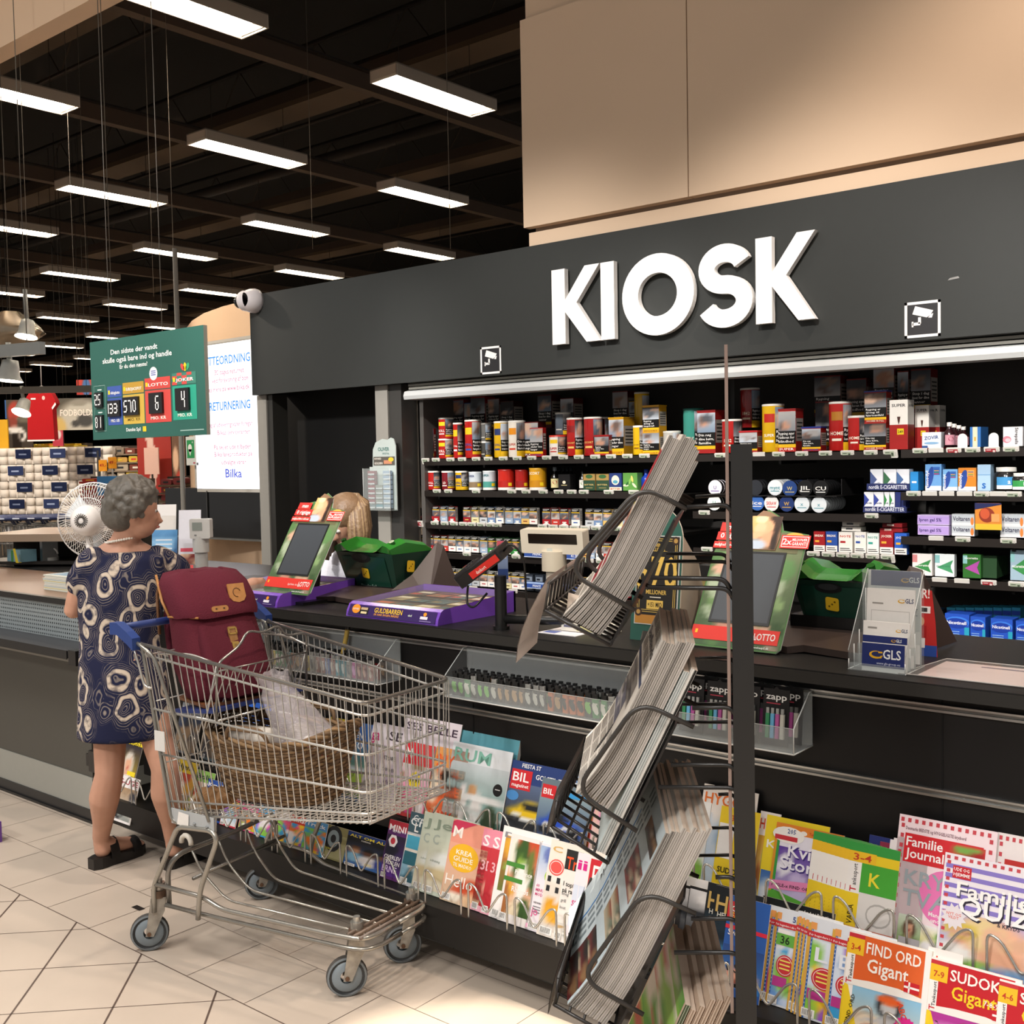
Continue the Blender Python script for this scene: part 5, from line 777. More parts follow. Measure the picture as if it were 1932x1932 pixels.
for i,px in enumerate((802,820)): mag('L',px,1531+2*i,'pale green magazine lettered Je, %s of the pair'%['left','right'][i],'c2ccbc','Je','8a9a8a',soft(('d8cfb8','c2ccbc'),[(.5,.5,.4,.2,'dfe4e0',0),(.4,.3,.4,.12,'c8b890',0)]),lay=5+i,w=.2,lines=[('C',.08,.62,.12,'a8b4ac'),('indretning',.1,.4,.03,'9aa49a')])
mag('L',857,1545,'coral magazine with big M and yellow KREA GUIDE circle','e89a84','M','faf2ea',soft(('d8c0a0','e8a890'),[(.6,.25,.4,.16,'c84a2a',.3),(.8,.1,.3,.12,'e0b890',0),(.35,.12,.2,.08,'efe4d0',0)]),lay=8,w=.165,ts=.16,pv=(0,.72),extra=lambda B,f,w,h:(B.ell(f,w*.42,h*.56,w*.38,h*.17,'f0b92a',.0009,n=24),B.text(f,'KREA',w*.42,h*.59,h*.06,'faf4e4',.0013,.02,'c',w=w*.42),B.text(f,'GUIDE',w*.42,h*.51,h*.06,'faf4e4',.0013,.02,'c',w=w*.5),B.text(f,'TIL MADKO',w*.42,h*.44,h*.045,'faf4e4',.0013,.01,'c',w=w*.48),B.poly(f,[(0,h*.82),(w*.55,h*.98),(w*.62,h),(w*.1,h),(0,h*.97)],'c83a5a',.0009),B.text(f,'Hello',w*.06,h*.2,h*.14,'faf2ea',.0012,0,w=w*.7)))
mag('L',893,1558,'white magazine with navy picture beside the coral one','efe8e6','S','3a3a44',rpic(66,['2a3450','4a4a54','8a3a2a','f0e8e0']),lay=7,w=.12,pv=(.1,.72),pu=(.1,1),lines=[('3A',.12,.62,.07,'f4f0f0')])
for i,px in enumerate((914,933)): mag('L',px,1562+4*i,'red magazine with pink head and white S, %s of the pair'%['left','right'][i],'c0303c','S','f8eef0',soft(('b82a34','c83a44'),[(.7,.3,.4,.16,'d8a890',0),(.75,.3,.3,.1,'8a4a3a',0)]),tb='e890a4',ts=.16,lay=8+i,w=.11,pv=(.08,.8),lines=[('3D',.12,.5,.12,'e8b0b8')],extra=lambda B,f,w,h:B.rect(f,0,0,w,h*.07,'f0b0c0',.0008))
mag('L',952,1557,'white framed food magazine lettered DIN','f4f0ee','DIN','8a8a90',rpic(68,FOOD+['6a7a3a'],n=12),lay=10,w=.215,ts=.07,pv=(.3,.9),pu=(.06,.94)); 
mag('L',966,1572,'food magazine with green bands lettered Rhodos','ece6e2',None,'fff',rpic(69,FOOD+['6a7a3a','3a5a2a'],n=14),lay=11,w=.12,pv=(.1,.95),pu=(.06,.96),lines=[('Rhodos',.3,.36,.06,'f8f4f0'),('Provence',.32,.56,.05,'f8f4f0')],extra=lambda B,f,w,h:[B.rect(f,0,h*v,w*.6,h*(v+.05),'4a8a3a',.0009) for v in (.46,.63)])
mag('L',988,1598,'thin brown book between the food and fashion magazines','7a5a44',None,'fff',rpic(70,['7a5a44','5a4234','8a6a50']),lay=9,w=.05,bar=False,lines=[],name='book')
for i,px in enumerate((1000,1018)): mag('L',px,1588+i,'white and pale blue magazine with pink b, %s of the pair'%['left','right'][i],'efe8ee',None,'fff',soft(('efe8ee','9ab4d8'),[(.35,.8,.2,.2,'6a7ab8',.2),(.7,.8,.2,.18,'d8dcec',0)]),lay=10+i,w=.2,pv=(.5,.97),pu=(.04,.6),lines=[('b',.32,.74,.2,'e89ab0'),('60',.08,.5,.035,'c84a7a'),('MINUTTERS',.08,.45,.035,'c84a7a'),('MODEL',.08,.4,.035,'c84a7a'),('HENNINGSDAL',.08,.31,.022,'4a4a50'),('jo smi',.06,.18,.09,'d86a9a')],extra=lambda B,f,w,h:(B.ell(f,w*.36,h*.64,w*.16,h*.1,'a8d03a',.001),B.rect(f,0,h*.02,w,h*.07,'f0b0cc',.0009),[B.rect(f,w*.08,h*(.27-.03*k),w*.42,h*(.28-.03*k),'6a6a70',.001) for k in range(3)]))
mag('L',1042,1583,'cream magazine lettered COSTA with a yellow sofa','efe6da','C O S T','d8b068',soft(('d8cfc4','efe6da'),[(.25,.24,.22,.11,'e8a82a',0),(.15,.36,.1,.09,'e0a028',0),(.35,.36,.1,.09,'e0a028',0),(.5,.75,.4,.1,'f4eee6',0)]),lay=13,w=.21,ts=.07,pv=(.06,.8),extra=lambda B,f,w,h:(B.ell(f,w*.16,h*.72,w*.13,h*.085,'e85a54',.001),B.ell(f,w*.16,h*.72,w*.11,h*.07,'f4ece6',.0012),B.ell(f,w*.16,h*.72,w*.1,h*.062,'e85a54',.0014),[B.rect(f,w*(.04+.16*i),h*(.56-.1*j),w*(.1+.16*i),h*(.62-.1*j),'2a2a2e',.001) for i in (0,1) for j in (0,1)]))
mag('L',1071,1602,'white magazine with orange letters before the cream one','efe9e2','Tr','e8542a',rpic(73,ROOM),lay=14,w=.1,tb='2a2a2a',ts=.16,pv=(.05,.2),lines=[('I topform',.06,.6,.05,'2a2a2a'),('på racer',.06,.53,.05,'2a2a2a')]+txt('8a8a8a','smag','grill','kost'))
for i,px in enumerate((1092,1102)): mag('L',px,1608+2*i,'white magazine with magenta letter i, %s of the pair'%['left','right'][i],'f0e8ee','ii','d82a8a',rpic(74,['f0d8e4','f4f0f2','d8e0f0']),lay=15+i,w=.1,pv=(.2,.65),lines=[('SPORT',.04,.42,.06,'d82a6a'),('DIT',.1,.2,.09,'1c1c20'),('OS',.1,.08,.09,'1c1c20')])
mag('L',1114,1614,'white magazine with big red FIT square','f2ece8',None,'fff',face('6a4a34','dcae90','efe8e4',('f2ece8','e8dcd4'),y=.45),lay=17,w=.15,pv=(.08,.6),extra=lambda B,f,w,h:(B.rect(f,w*.04,h*.58,w*.8,h*.97,'cc2a34',.0008),B.text(f,'FIT',w*.12,h*.66,h*.26,'faf4f2',.0012,0,w=w*.55),B.rect(f,w*.2,h*.61,w*.6,h*.63,'f0b8b8',.0012)))
mag('L',1145,1622,'yellow and red magazine lettered K Retro S','efe9e0','K','f8f0ea',rpic(76,FOOD),lay=18,w=.12,ts=.2,pv=(.05,.2),tv=.7,extra=lambda B,f,w,h:(B.rect(f,0,h*.62,w,h,'e8c83a',.0004),B.poly(f,[(w*.3,h),(w,h),(w,h*.65),(w*.6,h*.7)],'c82a2a',.0006),B.rect(f,0,h*.57,w,h*.62,'c84a3a',.0007),B.text(f,'Retro',w*.04,h*.42,h*.11,'24409a',.001,.03,w=w*.6),B.text(f,'Stil',w*.04,h*.28,h*.11,'24409a',.001,.03,w=w*.4)))
mag('L',1180,1600,'black science magazine lettered ALT OM VIDENSKAB','161617','ALT OM|VIDENSKAB','f2f0ec',soft(('1a2a2c','141415'),[(.4,.4,.3,.06,'3a6a70',.5),(.5,.25,.3,.05,'2a5a60',.2)]),lay=19,w=.19,ts=.09,lines=[('F',.12,.52,.2,'f2f0ec'),('VIDEN',.3,.45,.04,'d8d4cc'),('TEKNO',.5,.5,.05,'5a9a4a')],extra=lambda B,f,w,h:B.rect(f,w*.75,h*.9,w,h*.99,'e8843a',.0008))
mag('L',1246,1640,'white magazine with heavy black W behind the newspapers','f0eeec','W','161616',soft(('f0eeec','e8e6e4'),[(.6,.35,.4,.2,'c8c8c8',0)]),lay=4,w=.16,ts=.2)
for i,px in enumerate((1283,1302)): mag('L',px,1668+3*i,'black and white literary magazine lettered PEARL, %s of two'%['left','right'][i],'18181a',None,'fff',soft(('1a1c20','e8e8ea'),[(.4,.5,.5,.1,'2a2e34',-.1),(.6,.85,.4,.15,'efeff0',0)]),lay=6+i,w=.13,pv=(.42,.97),lines=[('MANDEN',.25,.36,.04,'e8e4dc'),('PEARL',.12,.27,.06,'e8e4dc'),('August',.14,.2,.05,'e8e4dc')],extra=lambda B,f,w,h:B.rect(f,0,h*.03,w,h*.11,'e8743a',.0014))
for i,px in enumerate((1337,1352)): mag('L',px,1664+6*i,'dark blue magazine with gold H, %s of the pair left of the post'%['left','right'][i],'141a20','H','c8a860',soft(('16324a','1a2a34'),[(.5,.5,.5,.12,'3a7aa8',0),(.7,.25,.25,.06,'d86a3a',.2),(.4,.65,.6,.08,'10202c',0)]),lay=8+i,w=.14,ts=.2,pv=(.1,.72),lines=[('HELT TÆT',.1,.7,.05,'d8d8d0'),('DET',.15,.26,.1,'b8a058'),('GODE',.15,.14,.1,'b8a058')])
mag('L',1377,1688,'blue and red magazine lettered USA beside the stand post','2a5aa8',None,'fff',soft(('3a80c8','2a4a8a'),[(.5,.3,.4,.2,'e8a890',0),(.6,.15,.3,.1,'8a4a3a',0)]),lay=10,w=.12,pv=(.08,.5),lines=[('OG',.1,.84,.06,'f4f0ec'),('ER',.1,.77,.06,'f0dc3a'),('Sver',.08,.6,.06,'f4f0ec'),('USA',.15,.24,.09,'2a2a2a')],extra=lambda B,f,w,h:(B.rect(f,0,h*.74,w*.5,h*.94,'c82a34',.0006),B.rect(f,0,h*.66,w,h*.7,'d82a44',.0007)))
mag('L',1440,1690,'black magazine with yellow H and blue picture right of the post','16181c','HI','e8c83a',soft(('2a4a8a','4a7ab8'),[(.5,.6,.3,.2,'e8e4e0',0),(.3,.3,.3,.2,'e0c02a',0)]),lay=0,w=.2,ts=.14,pv=(.05,.75),lines=[('Samfundet i Palæstina',.5,.93,.03,'f4f0ec'),('TERRORISTER',.35,.84,.05,'e85a5a')])
# puzzle books
def puz(px,py,label,i,lay,w,title,c2,flip=False):
    def ex(B,f,w,h):
        B.rect(f,0,0,w*.06,h*.94,'d8a84a',.0006); B.rect(f,w*.06,0,w*.09,h*.9,'2f5fa8',.0008); 
        for k in range(22): B.rect(f,w*.07,h*(.02+.04*k),w*.08,h*(.035+.04*k),'c8d8ec',.001)
        B.rect(f,0,h*.8,w*.66,h*.86,'c8343c',.001); B.text(f,'For begyndere i alle aldre',w*.03,h*.815,h*.022,'f8ecec',.0014,.02,w=w*.55); B.rect(f,w*.04,h*.88,w*.14,h*.95,'e8a05a',.001); B.text(f,'533',w*.4,h*.88,h*.06,'2f4a8a',.0014,.03)
        B.ell(f,w*.34,h*.42,w*.2,h*.11,'c8343c',.001,n=22); B.ell(f,w*.34,h*.42,w*.175,h*.095,'f4e8e0',.0012,n=22); B.ell(f,w*.34,h*.42,w*.165,h*.088,'c8343c',.0014,n=22)
        for k in range(3): B.rect(f,w*.22,h*(.46-.04*k),w*.46,h*(.475-.04*k),'f0dc6a',.0017)
        B.rect(f,w*.1,h*.2,w*.42,h*.3,'b83a8a',.0012)
        if flip: B.rect(f,w*.08,h*.62,w*.5,h*.74,'6ab04a',.0012); B.text(f,'36',w*.18,h*.64,h*.08,'1c2a1c',.0016,.02)
        if title: B.text(f,title,w*.16,h*.58,h*.14,'e8ecf4',.0018,.03,w=w*.4)
    mag('L',px,py,label,'dfe4ec',None,'fff',rpic(90+i,KID+['6a9ad8','e8d0b0'],('c8d8f0','dfe8f4'),9),lay=lay,w=w,pv=(.02,.78),extra=ex,grid=(12,14))
for i,(px,py,w,t_,fl) in enumerate([(1452,1707,.2,'',0),(1466,1711,.12,'',1),(1506,1719,.12,'',1),(1514,1722,.1,'',0),(1520,1725,.1,'',0),(1528,1729,.16,'Lil',0),(1573,1742,.16,'Be',0)]):
    puz(px,py,'puzzle book with pencil border, %s in the row by the post%s'%(nth(i),', titled '+t_ if t_ else ''),i,i+1,w,t_,'',fl)
def gig(c,title,sub,no,ttl2=None):
    def ex(B,f,w,h):
        B.rect(f,0,h*.5,w*.93,h*.98,c,.0004); B.poly(f,[(0,h*.53),(w*.3,h*.56),(w*.65,h*.57),(w*.93,h*.54),(w*.93,h*.5),(0,h*.48)],'f4efe8',.0007)
        B.rect(f,0,h*.78,w*.2,h*.97,'f0c02a',.0009); B.text(f,no,w*.04,h*.82,h*.06,'c8402a',.0014,.03,w=w*.12); B.rect(f,0,h*.94,w*.2,h*.98,'c8343c',.0011); B.rect(f,0,h*.49,w*.1,h*.78,'f6f2ee',.0009); B.text(f,'Tankesport',w*.085,h*.53,h*.035,'3a3a3a',.0014,.02,w=h*.24,rot=math.pi/2); B.text(f,'T',w*.085,h*.49,h*.06,'c8202a',.0014,.03,rot=math.pi/2)
        B.poly(f,[(0,0),(0,h*.49),(w*.05,h*.47),(w*.2,h*.1),(w*.2,0)],'f0cf2a',.0006); B.text(f,title,w*.1,h*.1,h*.04,'3a3212',.0012,.03,w=h*.3,rot=math.pi/2-.15)
        B.text(f,title,w*.23,h*.82,h*.11,'faf4ec',.0014,.03,w=w*.66); B.text(f,'Gigant',w*.26,h*.65,h*.13,sub,.0014,.03,w=w*.5)
        B.rect(f,w*.72,h*.56,w*.9,h*.66,'c8202a',.0016); B.rect(f,w*.77,h*.56,w*.79,h*.66,'f8f4f0',.0018); B.rect(f,w*.72,h*.6,w*.9,h*.62,'f8f4f0',.0018)
        if ttl2: B.text(f,ttl2,w*.78,h*.67,h*.05,'faf4ec',.0014,.03,'r')
    return ex
girl=soft(('d8c8b0','8ac0e0'),[(.2,.3,.4,.2,'e0d0b8',0),(.55,.72,.17,.22,'2a2a2e',0),(.55,.7,.11,.13,'c8c8c8',0),(.55,.86,.17,.09,'e8642a',0),(.55,.3,.12,.25,'c0c0c2',0),(.35,.4,.2,.03,'c0c0c2',.3),(.75,.45,.2,.03,'c0c0c2',-.4),(.3,.15,.15,.12,'a83a2a',0),(.8,.3,.14,.14,'d82a8a',0)])
def ex2(B,f,w,h): gig('e0632c','FIND ORD','faf4ec','3-4')(B,f,w,h); B.star(f,w*.78,h*.22,w*.14,'d8288a',18,.86,.0016); B.text(f,'Med flere',w*.78,h*.225,h*.03,'f0dc3a',.002,.02,'c',w=w*.2); B.text(f,'varianter',w*.78,h*.185,h*.03,'f0dc3a',.002,.02,'c',w=w*.2); B.text(f,'ABC',w*.66,h*.44,h*.06,'e0482a',.0016,.03,rot=-1.2)
mag('L',1600,1767,'orange FIND ORD Gigant puzzle magazine, the one half hidden behind its copy','f6f2ee',None,'fff',girl,lay=8,w=.2,pv=(.02,.5),pu=(.1,.95),extra=gig('e0632c','FIND ORD','faf4ec','3-4'))
mag('L',1604,1755,'orange FIND ORD Gigant puzzle magazine standing foremost, with a cartoon girl','f6f2ee',None,'fff',girl,lay=10,w=.2,pv=(.02,.5),pu=(.1,.95),extra=ex2,th=.012,grid=(22,18))
mag('L',1752,1786,'white and red corner of a magazine behind the red SUDOKU one','efe8e4','N','d83a2a',rpic(97,['efe8e4','d84a2a']),lay=6,w=.08,ts=.1)
sud=soft(('8a2a7a','b83a9a'),[(.5,.7,.5,.1,'d88ac8',0),(.35,.35,.3,.3,'efe8ea',0),(.8,.4,.2,.3,'e8d8b0',0),(.1,.55,.1,.1,'8a4a2a',0),(.5,.8,.1,.1,'8a4a2a',0)])
mag('L',1758,1806,'red SUDOKU Gigant magazine with number 7-9','f6f2ee',None,'fff',sud,lay=9,w=.2,pv=(.02,.5),extra=gig('c4202a','SUDOKU','f0cf2a','7-9','7-8-9'),th=.01)
mag('L',1886,1848,'red SUDOKU Gigant magazine with number 4-6 at the picture edge','f6f2ee',None,'fff',sud,lay=10,w=.2,pv=(.02,.5),extra=gig('c4202a','SUDOKU','f0cf2a','4-6','4-5-6'),th=.01)
# -- upper row
for i,(px,py,c,tt,tc,pal,w) in enumerate([(345,1325,'8a8e94','Natur','e8e8e8',DARK,.16),(398,1330,'5a6a70','Foto','e8e8e8',DARK,.14),(438,1335,'f0eeec','FOR','161616',ROOM,.13)]): mag('U',px,py,'%s magazine in the upper row under the backpack'%['grey','slate','white FOR'][i],c,tt,tc,rpic(110+i,pal),w=w,lay=i,lines=[('20',.1,.4,.25,'161616')] if i==2 else None)
mag('U',468,1323,'bright blue notebook magazine in the upper row left of the plastic bag','2a5fc0',None,'fff',None,w=.16,lay=3,lines=[('IN-LOGO',.08,.62,.11,'e8f0fa'),('21',.4,.36,.12,'e8f0fa'),('nyt',.08,.82,.05,'a8c8f0')],yaw=.05)
for i,px in enumerate((520,560,590)): mag('U',px,1340+6*i,'magazine in the upper row behind the wicker basket, %s from the left'%nth(i),['c8c4bc','8a3a3a','4a6a8a'][i],['Puls','Spis','Rejs'][i],'f4f0ec',rpic(115+i,FOOD+ROOM),w=.15,lay=i)
mag('U',622,1352,'yellow topped magazine left of the blue photo magazine','e0c83a','Samvirke','3a3a2a',rpic(118,FOOD),w=.15,lay=2,ts=.08)
mag('U',652,1358,'blue and lime photo magazine lettered BLIV EN FOTO','2f5a9a',None,'fff',soft(('8ab03a','3a6aa8'),[(.5,.3,.5,.2,'a8c84a',0),(.3,.1,.3,.1,'2a3a2a',0),(.6,.5,.5,.06,'d8e4ec',0)]),w=.2,lay=4,lines=[('BLIV EN',.1,.8,.07,'e8eef4'),('FOTO',.1,.66,.1,'f4f8fa'),('PERFEKT',.1,.3,.06,'1c2a1c')])
mag('U',706,1362,'pale grey fashion magazine with magenta letters ga','e4dce2','ga','c0286a',rpic(120,['e4dce2','c8c0c8','d8d0d8','b8b0b4']),w=.1,lay=5,ts=.16,lines=[('STORE',.1,.45,.05,'4a4a50'),('bolig',.1,.6,.05,'4a4a50')])
mag('U',732,1367,'pale lilac magazine lettered ISE beside it','e0d6de','ISE','3a3038',rpic(121,['e4dce2','c8b8c8','d8d0d8','efe8ec']),w=.14,lay=6,lines=[('WIGREN',.2,.3,.05,'4a3a4a'),('KVINDER',.1,.45,.04,'5a5a5a'),('STORE',.1,.58,.05,'3a3a40')])
mag('U',768,1348,'wide lilac magazine lettered SES BELLE in crinkled film','e6dbe2','SES BELLE','4a3a4a',rpic(122,['e6dbe2','d8c8d4','f0e8ee']),w=.27,lay=3,ts=.09)
mag('U',768,1398,'red M magazine in front of the lilac SES BELLE','d8484a','M','f8f2ee',rpic(123,KID+DARK),w=.14,lay=8,ts=.17,pv=(.05,.7),extra=lambda B,f,w,h:(B.rect(f,w*.02,h*.72,w*.5,h*.97,'d82a3a',.0006),B.star(f,w*.52,h*.5,w*.22,'f0d82a',14,.85),B.text(f,'19,95',w*.52,h*.47,h*.07,'1c1c1c',.0014,.03,'c',w=w*.3),B.text(f,'RPRH',w*.1,h*.22,h*.06,'c02a5a',.0012,.02)))
mag('U',825,1408,'dark magazine with orange 98Y letters','e8a05a','98Y','e8602a',rpic(124,['e8d8c0','2a2420','c8a05a','e86a3a','efe4d4'],n=10),w=.15,lay=9,ts=.2,lines=[('SYV',.2,.6,.05,'2a2420'),('SLANK',.1,.1,.1,'e8502a')])
mag('U',872,1375,'teal film wrapped pack of magazines behind the RUM cover','5fa0ae','3 MAGASINER','c8e0e4',rpic(125,['5fa0ae','4a8a9a','7ab8c4','9ad0d8']),w=.26,lay=0,ts=.05,tv=.78,th=.015,bar=False,grid=(14,10))
rum=soft(('5a8a80','c8d0d4'),[(.5,.15,.5,.14,'2f5a4a',0),(.3,.3,.1,.3,'e0dcd8',0),(.55,.3,.1,.3,'d8d4d0',0),(.5,.32,.6,.04,'c8ccc8',-.1),(.8,.25,.12,.2,'3a4a34',0),(.1,.2,.12,.15,'e8e4e0',0),(.45,.62,.07,.09,'c8986a',0),(.3,.62,.05,.07,'e8e4e4',0),(.5,.52,.6,.04,'e0e0de',0)])
mag('U',857,1398,'pale grey design magazine lettered RUM with large green title','dfe4e8','RUM','7fb8a6',rum,w=.262,lay=9,ts=.17,pv=(.0,.78),tw=.62,tv=.8,extra=lambda B,f,w,h:(B.ell(f,w*.86,h*.55,w*.075,h*.07,'1c1c1e',.0012),B.rect(f,w*.82,h*.55,w*.9,h*.56,'d8d8d8',.0016)),grid=(22,22),bar=False)
def car(c,bg): return soft(bg,[(.5,.5,.42,.12,c,-.08),(.45,.62,.22,.1,c,-.1),(.45,.64,.17,.06,'1c2024',-.1),(.35,.38,.3,.08,'24262a',-.1),(.75,.4,.1,.12,'141416',0),(.2,.48,.08,.03,'e8e8e0',0),(.62,.5,.1,.03,'e8e8e0',0),(.4,.44,.12,.03,'f0f0ec',-.1)])
mag('U',967,1433,'car magazine lettered BIL with a yellow sports car','2a3f78',None,'fff',car('e8c01e',('24221e','5a6a8a')),w=.255,lay=7,pv=(.0,.74),grid=(20,18),lines=[('FIESTA ST',.18,.93,.05,'f4f4f4'),("GO' STIL TIL 4 PERSONER",.42,.82,.06,'f4f4f4'),('LAMBO',.08,.06,.06,'e8e8e4')],extra=lambda B,f,w,h:(B.rect(f,w*.03,h*.66,w*.36,h*.9,'d02a30',.0009),B.text(f,'BIL',w*.06,h*.76,h*.11,'faf6f4',.0014,.03,w=w*.26),B.text(f,'magasinet',w*.06,h*.69,h*.045,'faf6f4',.0014,.02,w=w*.27),B.ell(f,w*.1,h*.58,w*.1,h*.06,'4a8ac8',.001)))
mag('U',1024,1467,'smaller car magazine lettered BIL with a blue car','6a7a84',None,'fff',car('2a52c0',('2a3a6a','8aa0a8')),w=.2,lay=9,pv=(.0,.8),grid=(18,16),extra=lambda B,f,w,h:(B.rect(f,w*.03,h*.74,w*.3,h*.92,'d02a30',.0009),B.text(f,'BIL',w*.06,h*.79,h*.08,'faf6f4',.0014,.03,w=w*.2),B.ell(f,w*.62,h*.84,w*.3,h*.04,'3a9ad8',.001)))
for i,(px,py,c,tt,tc,pal) in enumerate([(1083,1452,'9ac0e8','Liv','2a4a8a',SEA),(1112,1462,'e89a6a','Mad','f8f0ec',FOOD),(1132,1462,'e87ac0','MAN','f8f0f4',['e87ac0','e8b8a8','c86a4a','f0d8d0']),(1160,1472,'e8a84a','Ude','3a2a1a',FOOD)]): mag('U',px,py,'%s magazine in the upper row seen through the second newspaper basket'%['pale blue','orange','pink','amber'][i],c,tt,tc,rpic(130+i,pal),w=.14,lay=3+i)
mag('U',1215,1494,'yellow magazine with white Q between the newspapers','f0cf2a',None,'fff',soft(('6a4a3a','e8c02a'),[(.4,.4,.3,.3,'efe8e0',0),(.5,.7,.16,.14,'d8a888',0),(.3,.15,.4,.2,'3a2a24',0)]),w=.13,lay=2,pv=(.0,.5),lines=[('Q',.3,.62,.2,'f8f0e0')])
mag('U',1247,1495,'blue magazine with red HEN NU square','7ab0dc',None,'fff',rpic(136,SEA),w=.12,lay=3,pv=(.0,.4),lines=[('*',.1,.55,.1,'f0dc3a')],extra=lambda B,f,w,h:(B.rect(f,w*.08,h*.7,w*.8,h*.98,'d02a3a',.0007),B.text(f,'HEN',w*.12,h*.86,h*.09,'faf4f2',.0012,.03),B.text(f,'NU',w*.12,h*.74,h*.09,'faf4f2',.0012,.03)))
mag('U',1268,1500,'white magazine with small green figures by the bottom newspapers','f0efec','NU','c83a3a',rpic(137,['f0efec','8ac04a','e8e4e0']),w=.13,lay=4,ts=.08)
mag('U',1330,1478,'orange and white magazine lettered HYGGE left of the post','f0e8e0','HYGGE','e8742a',rpic(138,['c8d8e8','f0e8e0','8aa8c8']),w=.17,lay=3,ts=.12,tw=.8)
mag('U',1362,1520,'yellow Tankesport puzzle book left of the post','f0cf2a',None,'fff',None,w=.12,lay=6,lines=[('3-4',.3,.86,.06,'c8402a'),('SUDOKU',.1,.3,.06,'2a2a12')],extra=lambda B,f,w,h:B.rect(f,w*.02,h*.45,w*.4,h*.82,'f4f0ec',.0006))
mag('U',1436,1530,'white and red magazine peeping out right behind the post','efe6e0','H','d8502a',rpic(139,FOOD),w=.06,lay=1)
mag('U',1448,1537,'yellow crossword magazine behind the orange topped puzzle book','f0d428','Krydsord','f8f4ea',soft(('c8d0d8','3a6ab0'),[(.2,.5,.2,.3,'dfe4ea',0),(.5,.7,.4,.15,'8ab0d8',0)]),w=.18,lay=2,ts=.1,pv=(.0,.42),tv=.66)
def kvi(B,f,w,h):
    B.rect(f,0,h*.9,w,h,'e0832c',.0005); B.ell(f,w*.42,h*.93,w*.05,h*.025,'f4ece4',.0008); B.text(f,'Tankesport for børn',w*.5,h*.925,h*.03,'c83a1c',.001,.02,w=w*.42); B.ell(f,w*.2,h*.88,w*.24,h*.09,'f4f0ea',.0009); B.text(f,'205',w*.18,h*.9,h*.05,'2f4a8a',.0014,.03); B.rect(f,0,h*.82,w*.34,h*.87,'c8343c',.0012); B.rect(f,0,0,w*.04,h*.9,'d8902c',.0008); B.rect(f,w*.04,0,w*.08,h*.86,'3a9a44',.0008)
    B.text(f,'Kvik',w*.22,h*.66,h*.13,'f4f0fa',.0016,.03,w=w*.5); B.text(f,'Stort',w*.12,h*.52,h*.13,'f4f0fa',.0016,.03,w=w*.6); B.text(f,'Kvik',w*.235,h*.645,h*.13,'3a2a7a',.0012,.03,w=w*.5); B.text(f,'Stort',w*.135,h*.505,h*.13,'3a2a7a',.0012,.03,w=w*.6); B.poly(f,[(0,h*.27),(w,h*.36),(w,h*.46),(0,h*.37)],'e88ab8',.001); B.text(f,'PUSLE-x FIND ORD',w*.04,h*.31,h*.035,'3a1c2a',.0014,.02,w=w*.6,rot=.06); B.poly(f,[(0,h*.12),(w*.55,h*.1),(w*.6,h*.2),(w*.1,h*.27),(0,h*.25)],'5aa83a',.0012)
mag('U',1466,1551,'orange topped puzzle book titled Kvik Stort','e8e4f0',None,'fff',rpic(141,['e8e4f0','c8b8e0','efecf4','5a3a9a']),w=.19,lay=5,extra=kvi,bar=False)
for i in range(9):
    def va(B,f,w,h): B.rect(f,0,h*.9,w,h,'3a9a44',.0005); B.rect(f,0,h*.8,w*.55,h*.91,'f0c02a',.0006); B.text(f,'3-4',w*.1,h*.82,h*.07,'c8402a',.001,.03,w=w*.36); B.rect(f,0,h*.48,w*.28,h*.8,'f6f2ee',.0006); B.text(f,'ankesport',w*.2,h*.56,h*.05,'3a3a3a',.001,.01,w=h*.22,rot=math.pi/2); B.text(f,'T',w*.21,h*.49,h*.07,'c8202a',.001,.03,rot=math.pi/2); B.rect(f,0,h*.12,w*.28,h*.48,'f0cf2a',.0006); B.text(f,'VARIA',w*.2,h*.16,h*.06,'3a3212',.001,.03,w=h*.2,rot=math.pi/2); B.rect(f,w*.28,h*.5,w,h*.8,'4aa83a',.0006); B.text(f,'K',w*.45,h*.58,h*.14,'f0dc3a',.001,.03); B.rect(f,w*.28,0,w,h*.5,'e4e0dc',.0005); B.rect(f,0,0,w,h*.14,'c87a6a',.0008); B.ell(f,w*.7,h*.3,w*.25,h*.12,'b8b4b0',.0008); B.ell(f,w*.7,h*.3,w*.22,h*.1,'e4e0dc',.001)
    mag('U',1536+8.6*i,1568+2.4*i,'yellow and green VARIA puzzle magazine, %s of the fanned row from the left'%nth(i),'f0cf2a',None,'fff',None,w=.13,lay=6+i*.8,th=.003,extra=va,bar=False,grp='fanned yellow puzzle magazines')
def crown(B,f,w,h):
    for j in range(9):
        for i in range(3): u=w*(.1+.28*i); v=h*(.06+.1*j); B.poly(f,[(u,v),(u+w*.16,v),(u+w*.19,v+h*.05),(u+w*.12,v+h*.025),(u+w*.08,v+h*.055),(u+w*.04,v+h*.025),(u-w*.03,v+h*.05)],'e0c060',.0006)
mag('U',1641,1575,'navy magazine patterned with gold crowns','24306e',None,'fff',None,w=.12,lay=6,extra=crown,bar=False)
mag('U',1661,1588,'magazine lettered BIL BLAD with a dark red head','8a2a44','BIL|BLA','f4ecec',rpic(143,DARK+['8ab0d0','d8a888']),w=.11,lay=8,ts=.1,pv=(.02,.72))
for i in range(3): mag('U',1680+7*i,1584-3*i,'white spine of a crossword magazine left of the strawberry cover, %s one'%nth(i),'f2eaea',None,'fff',None,w=.08,lay=9+i,bar=False,extra=lambda B,f,w,h:[B.rect(f,w*.06,h*(.05+.08*k),w*.16,h*(.09+.08*k),'c8444e',.0006) for k in range(11)],grp='crossword magazines beside the strawberry cover')
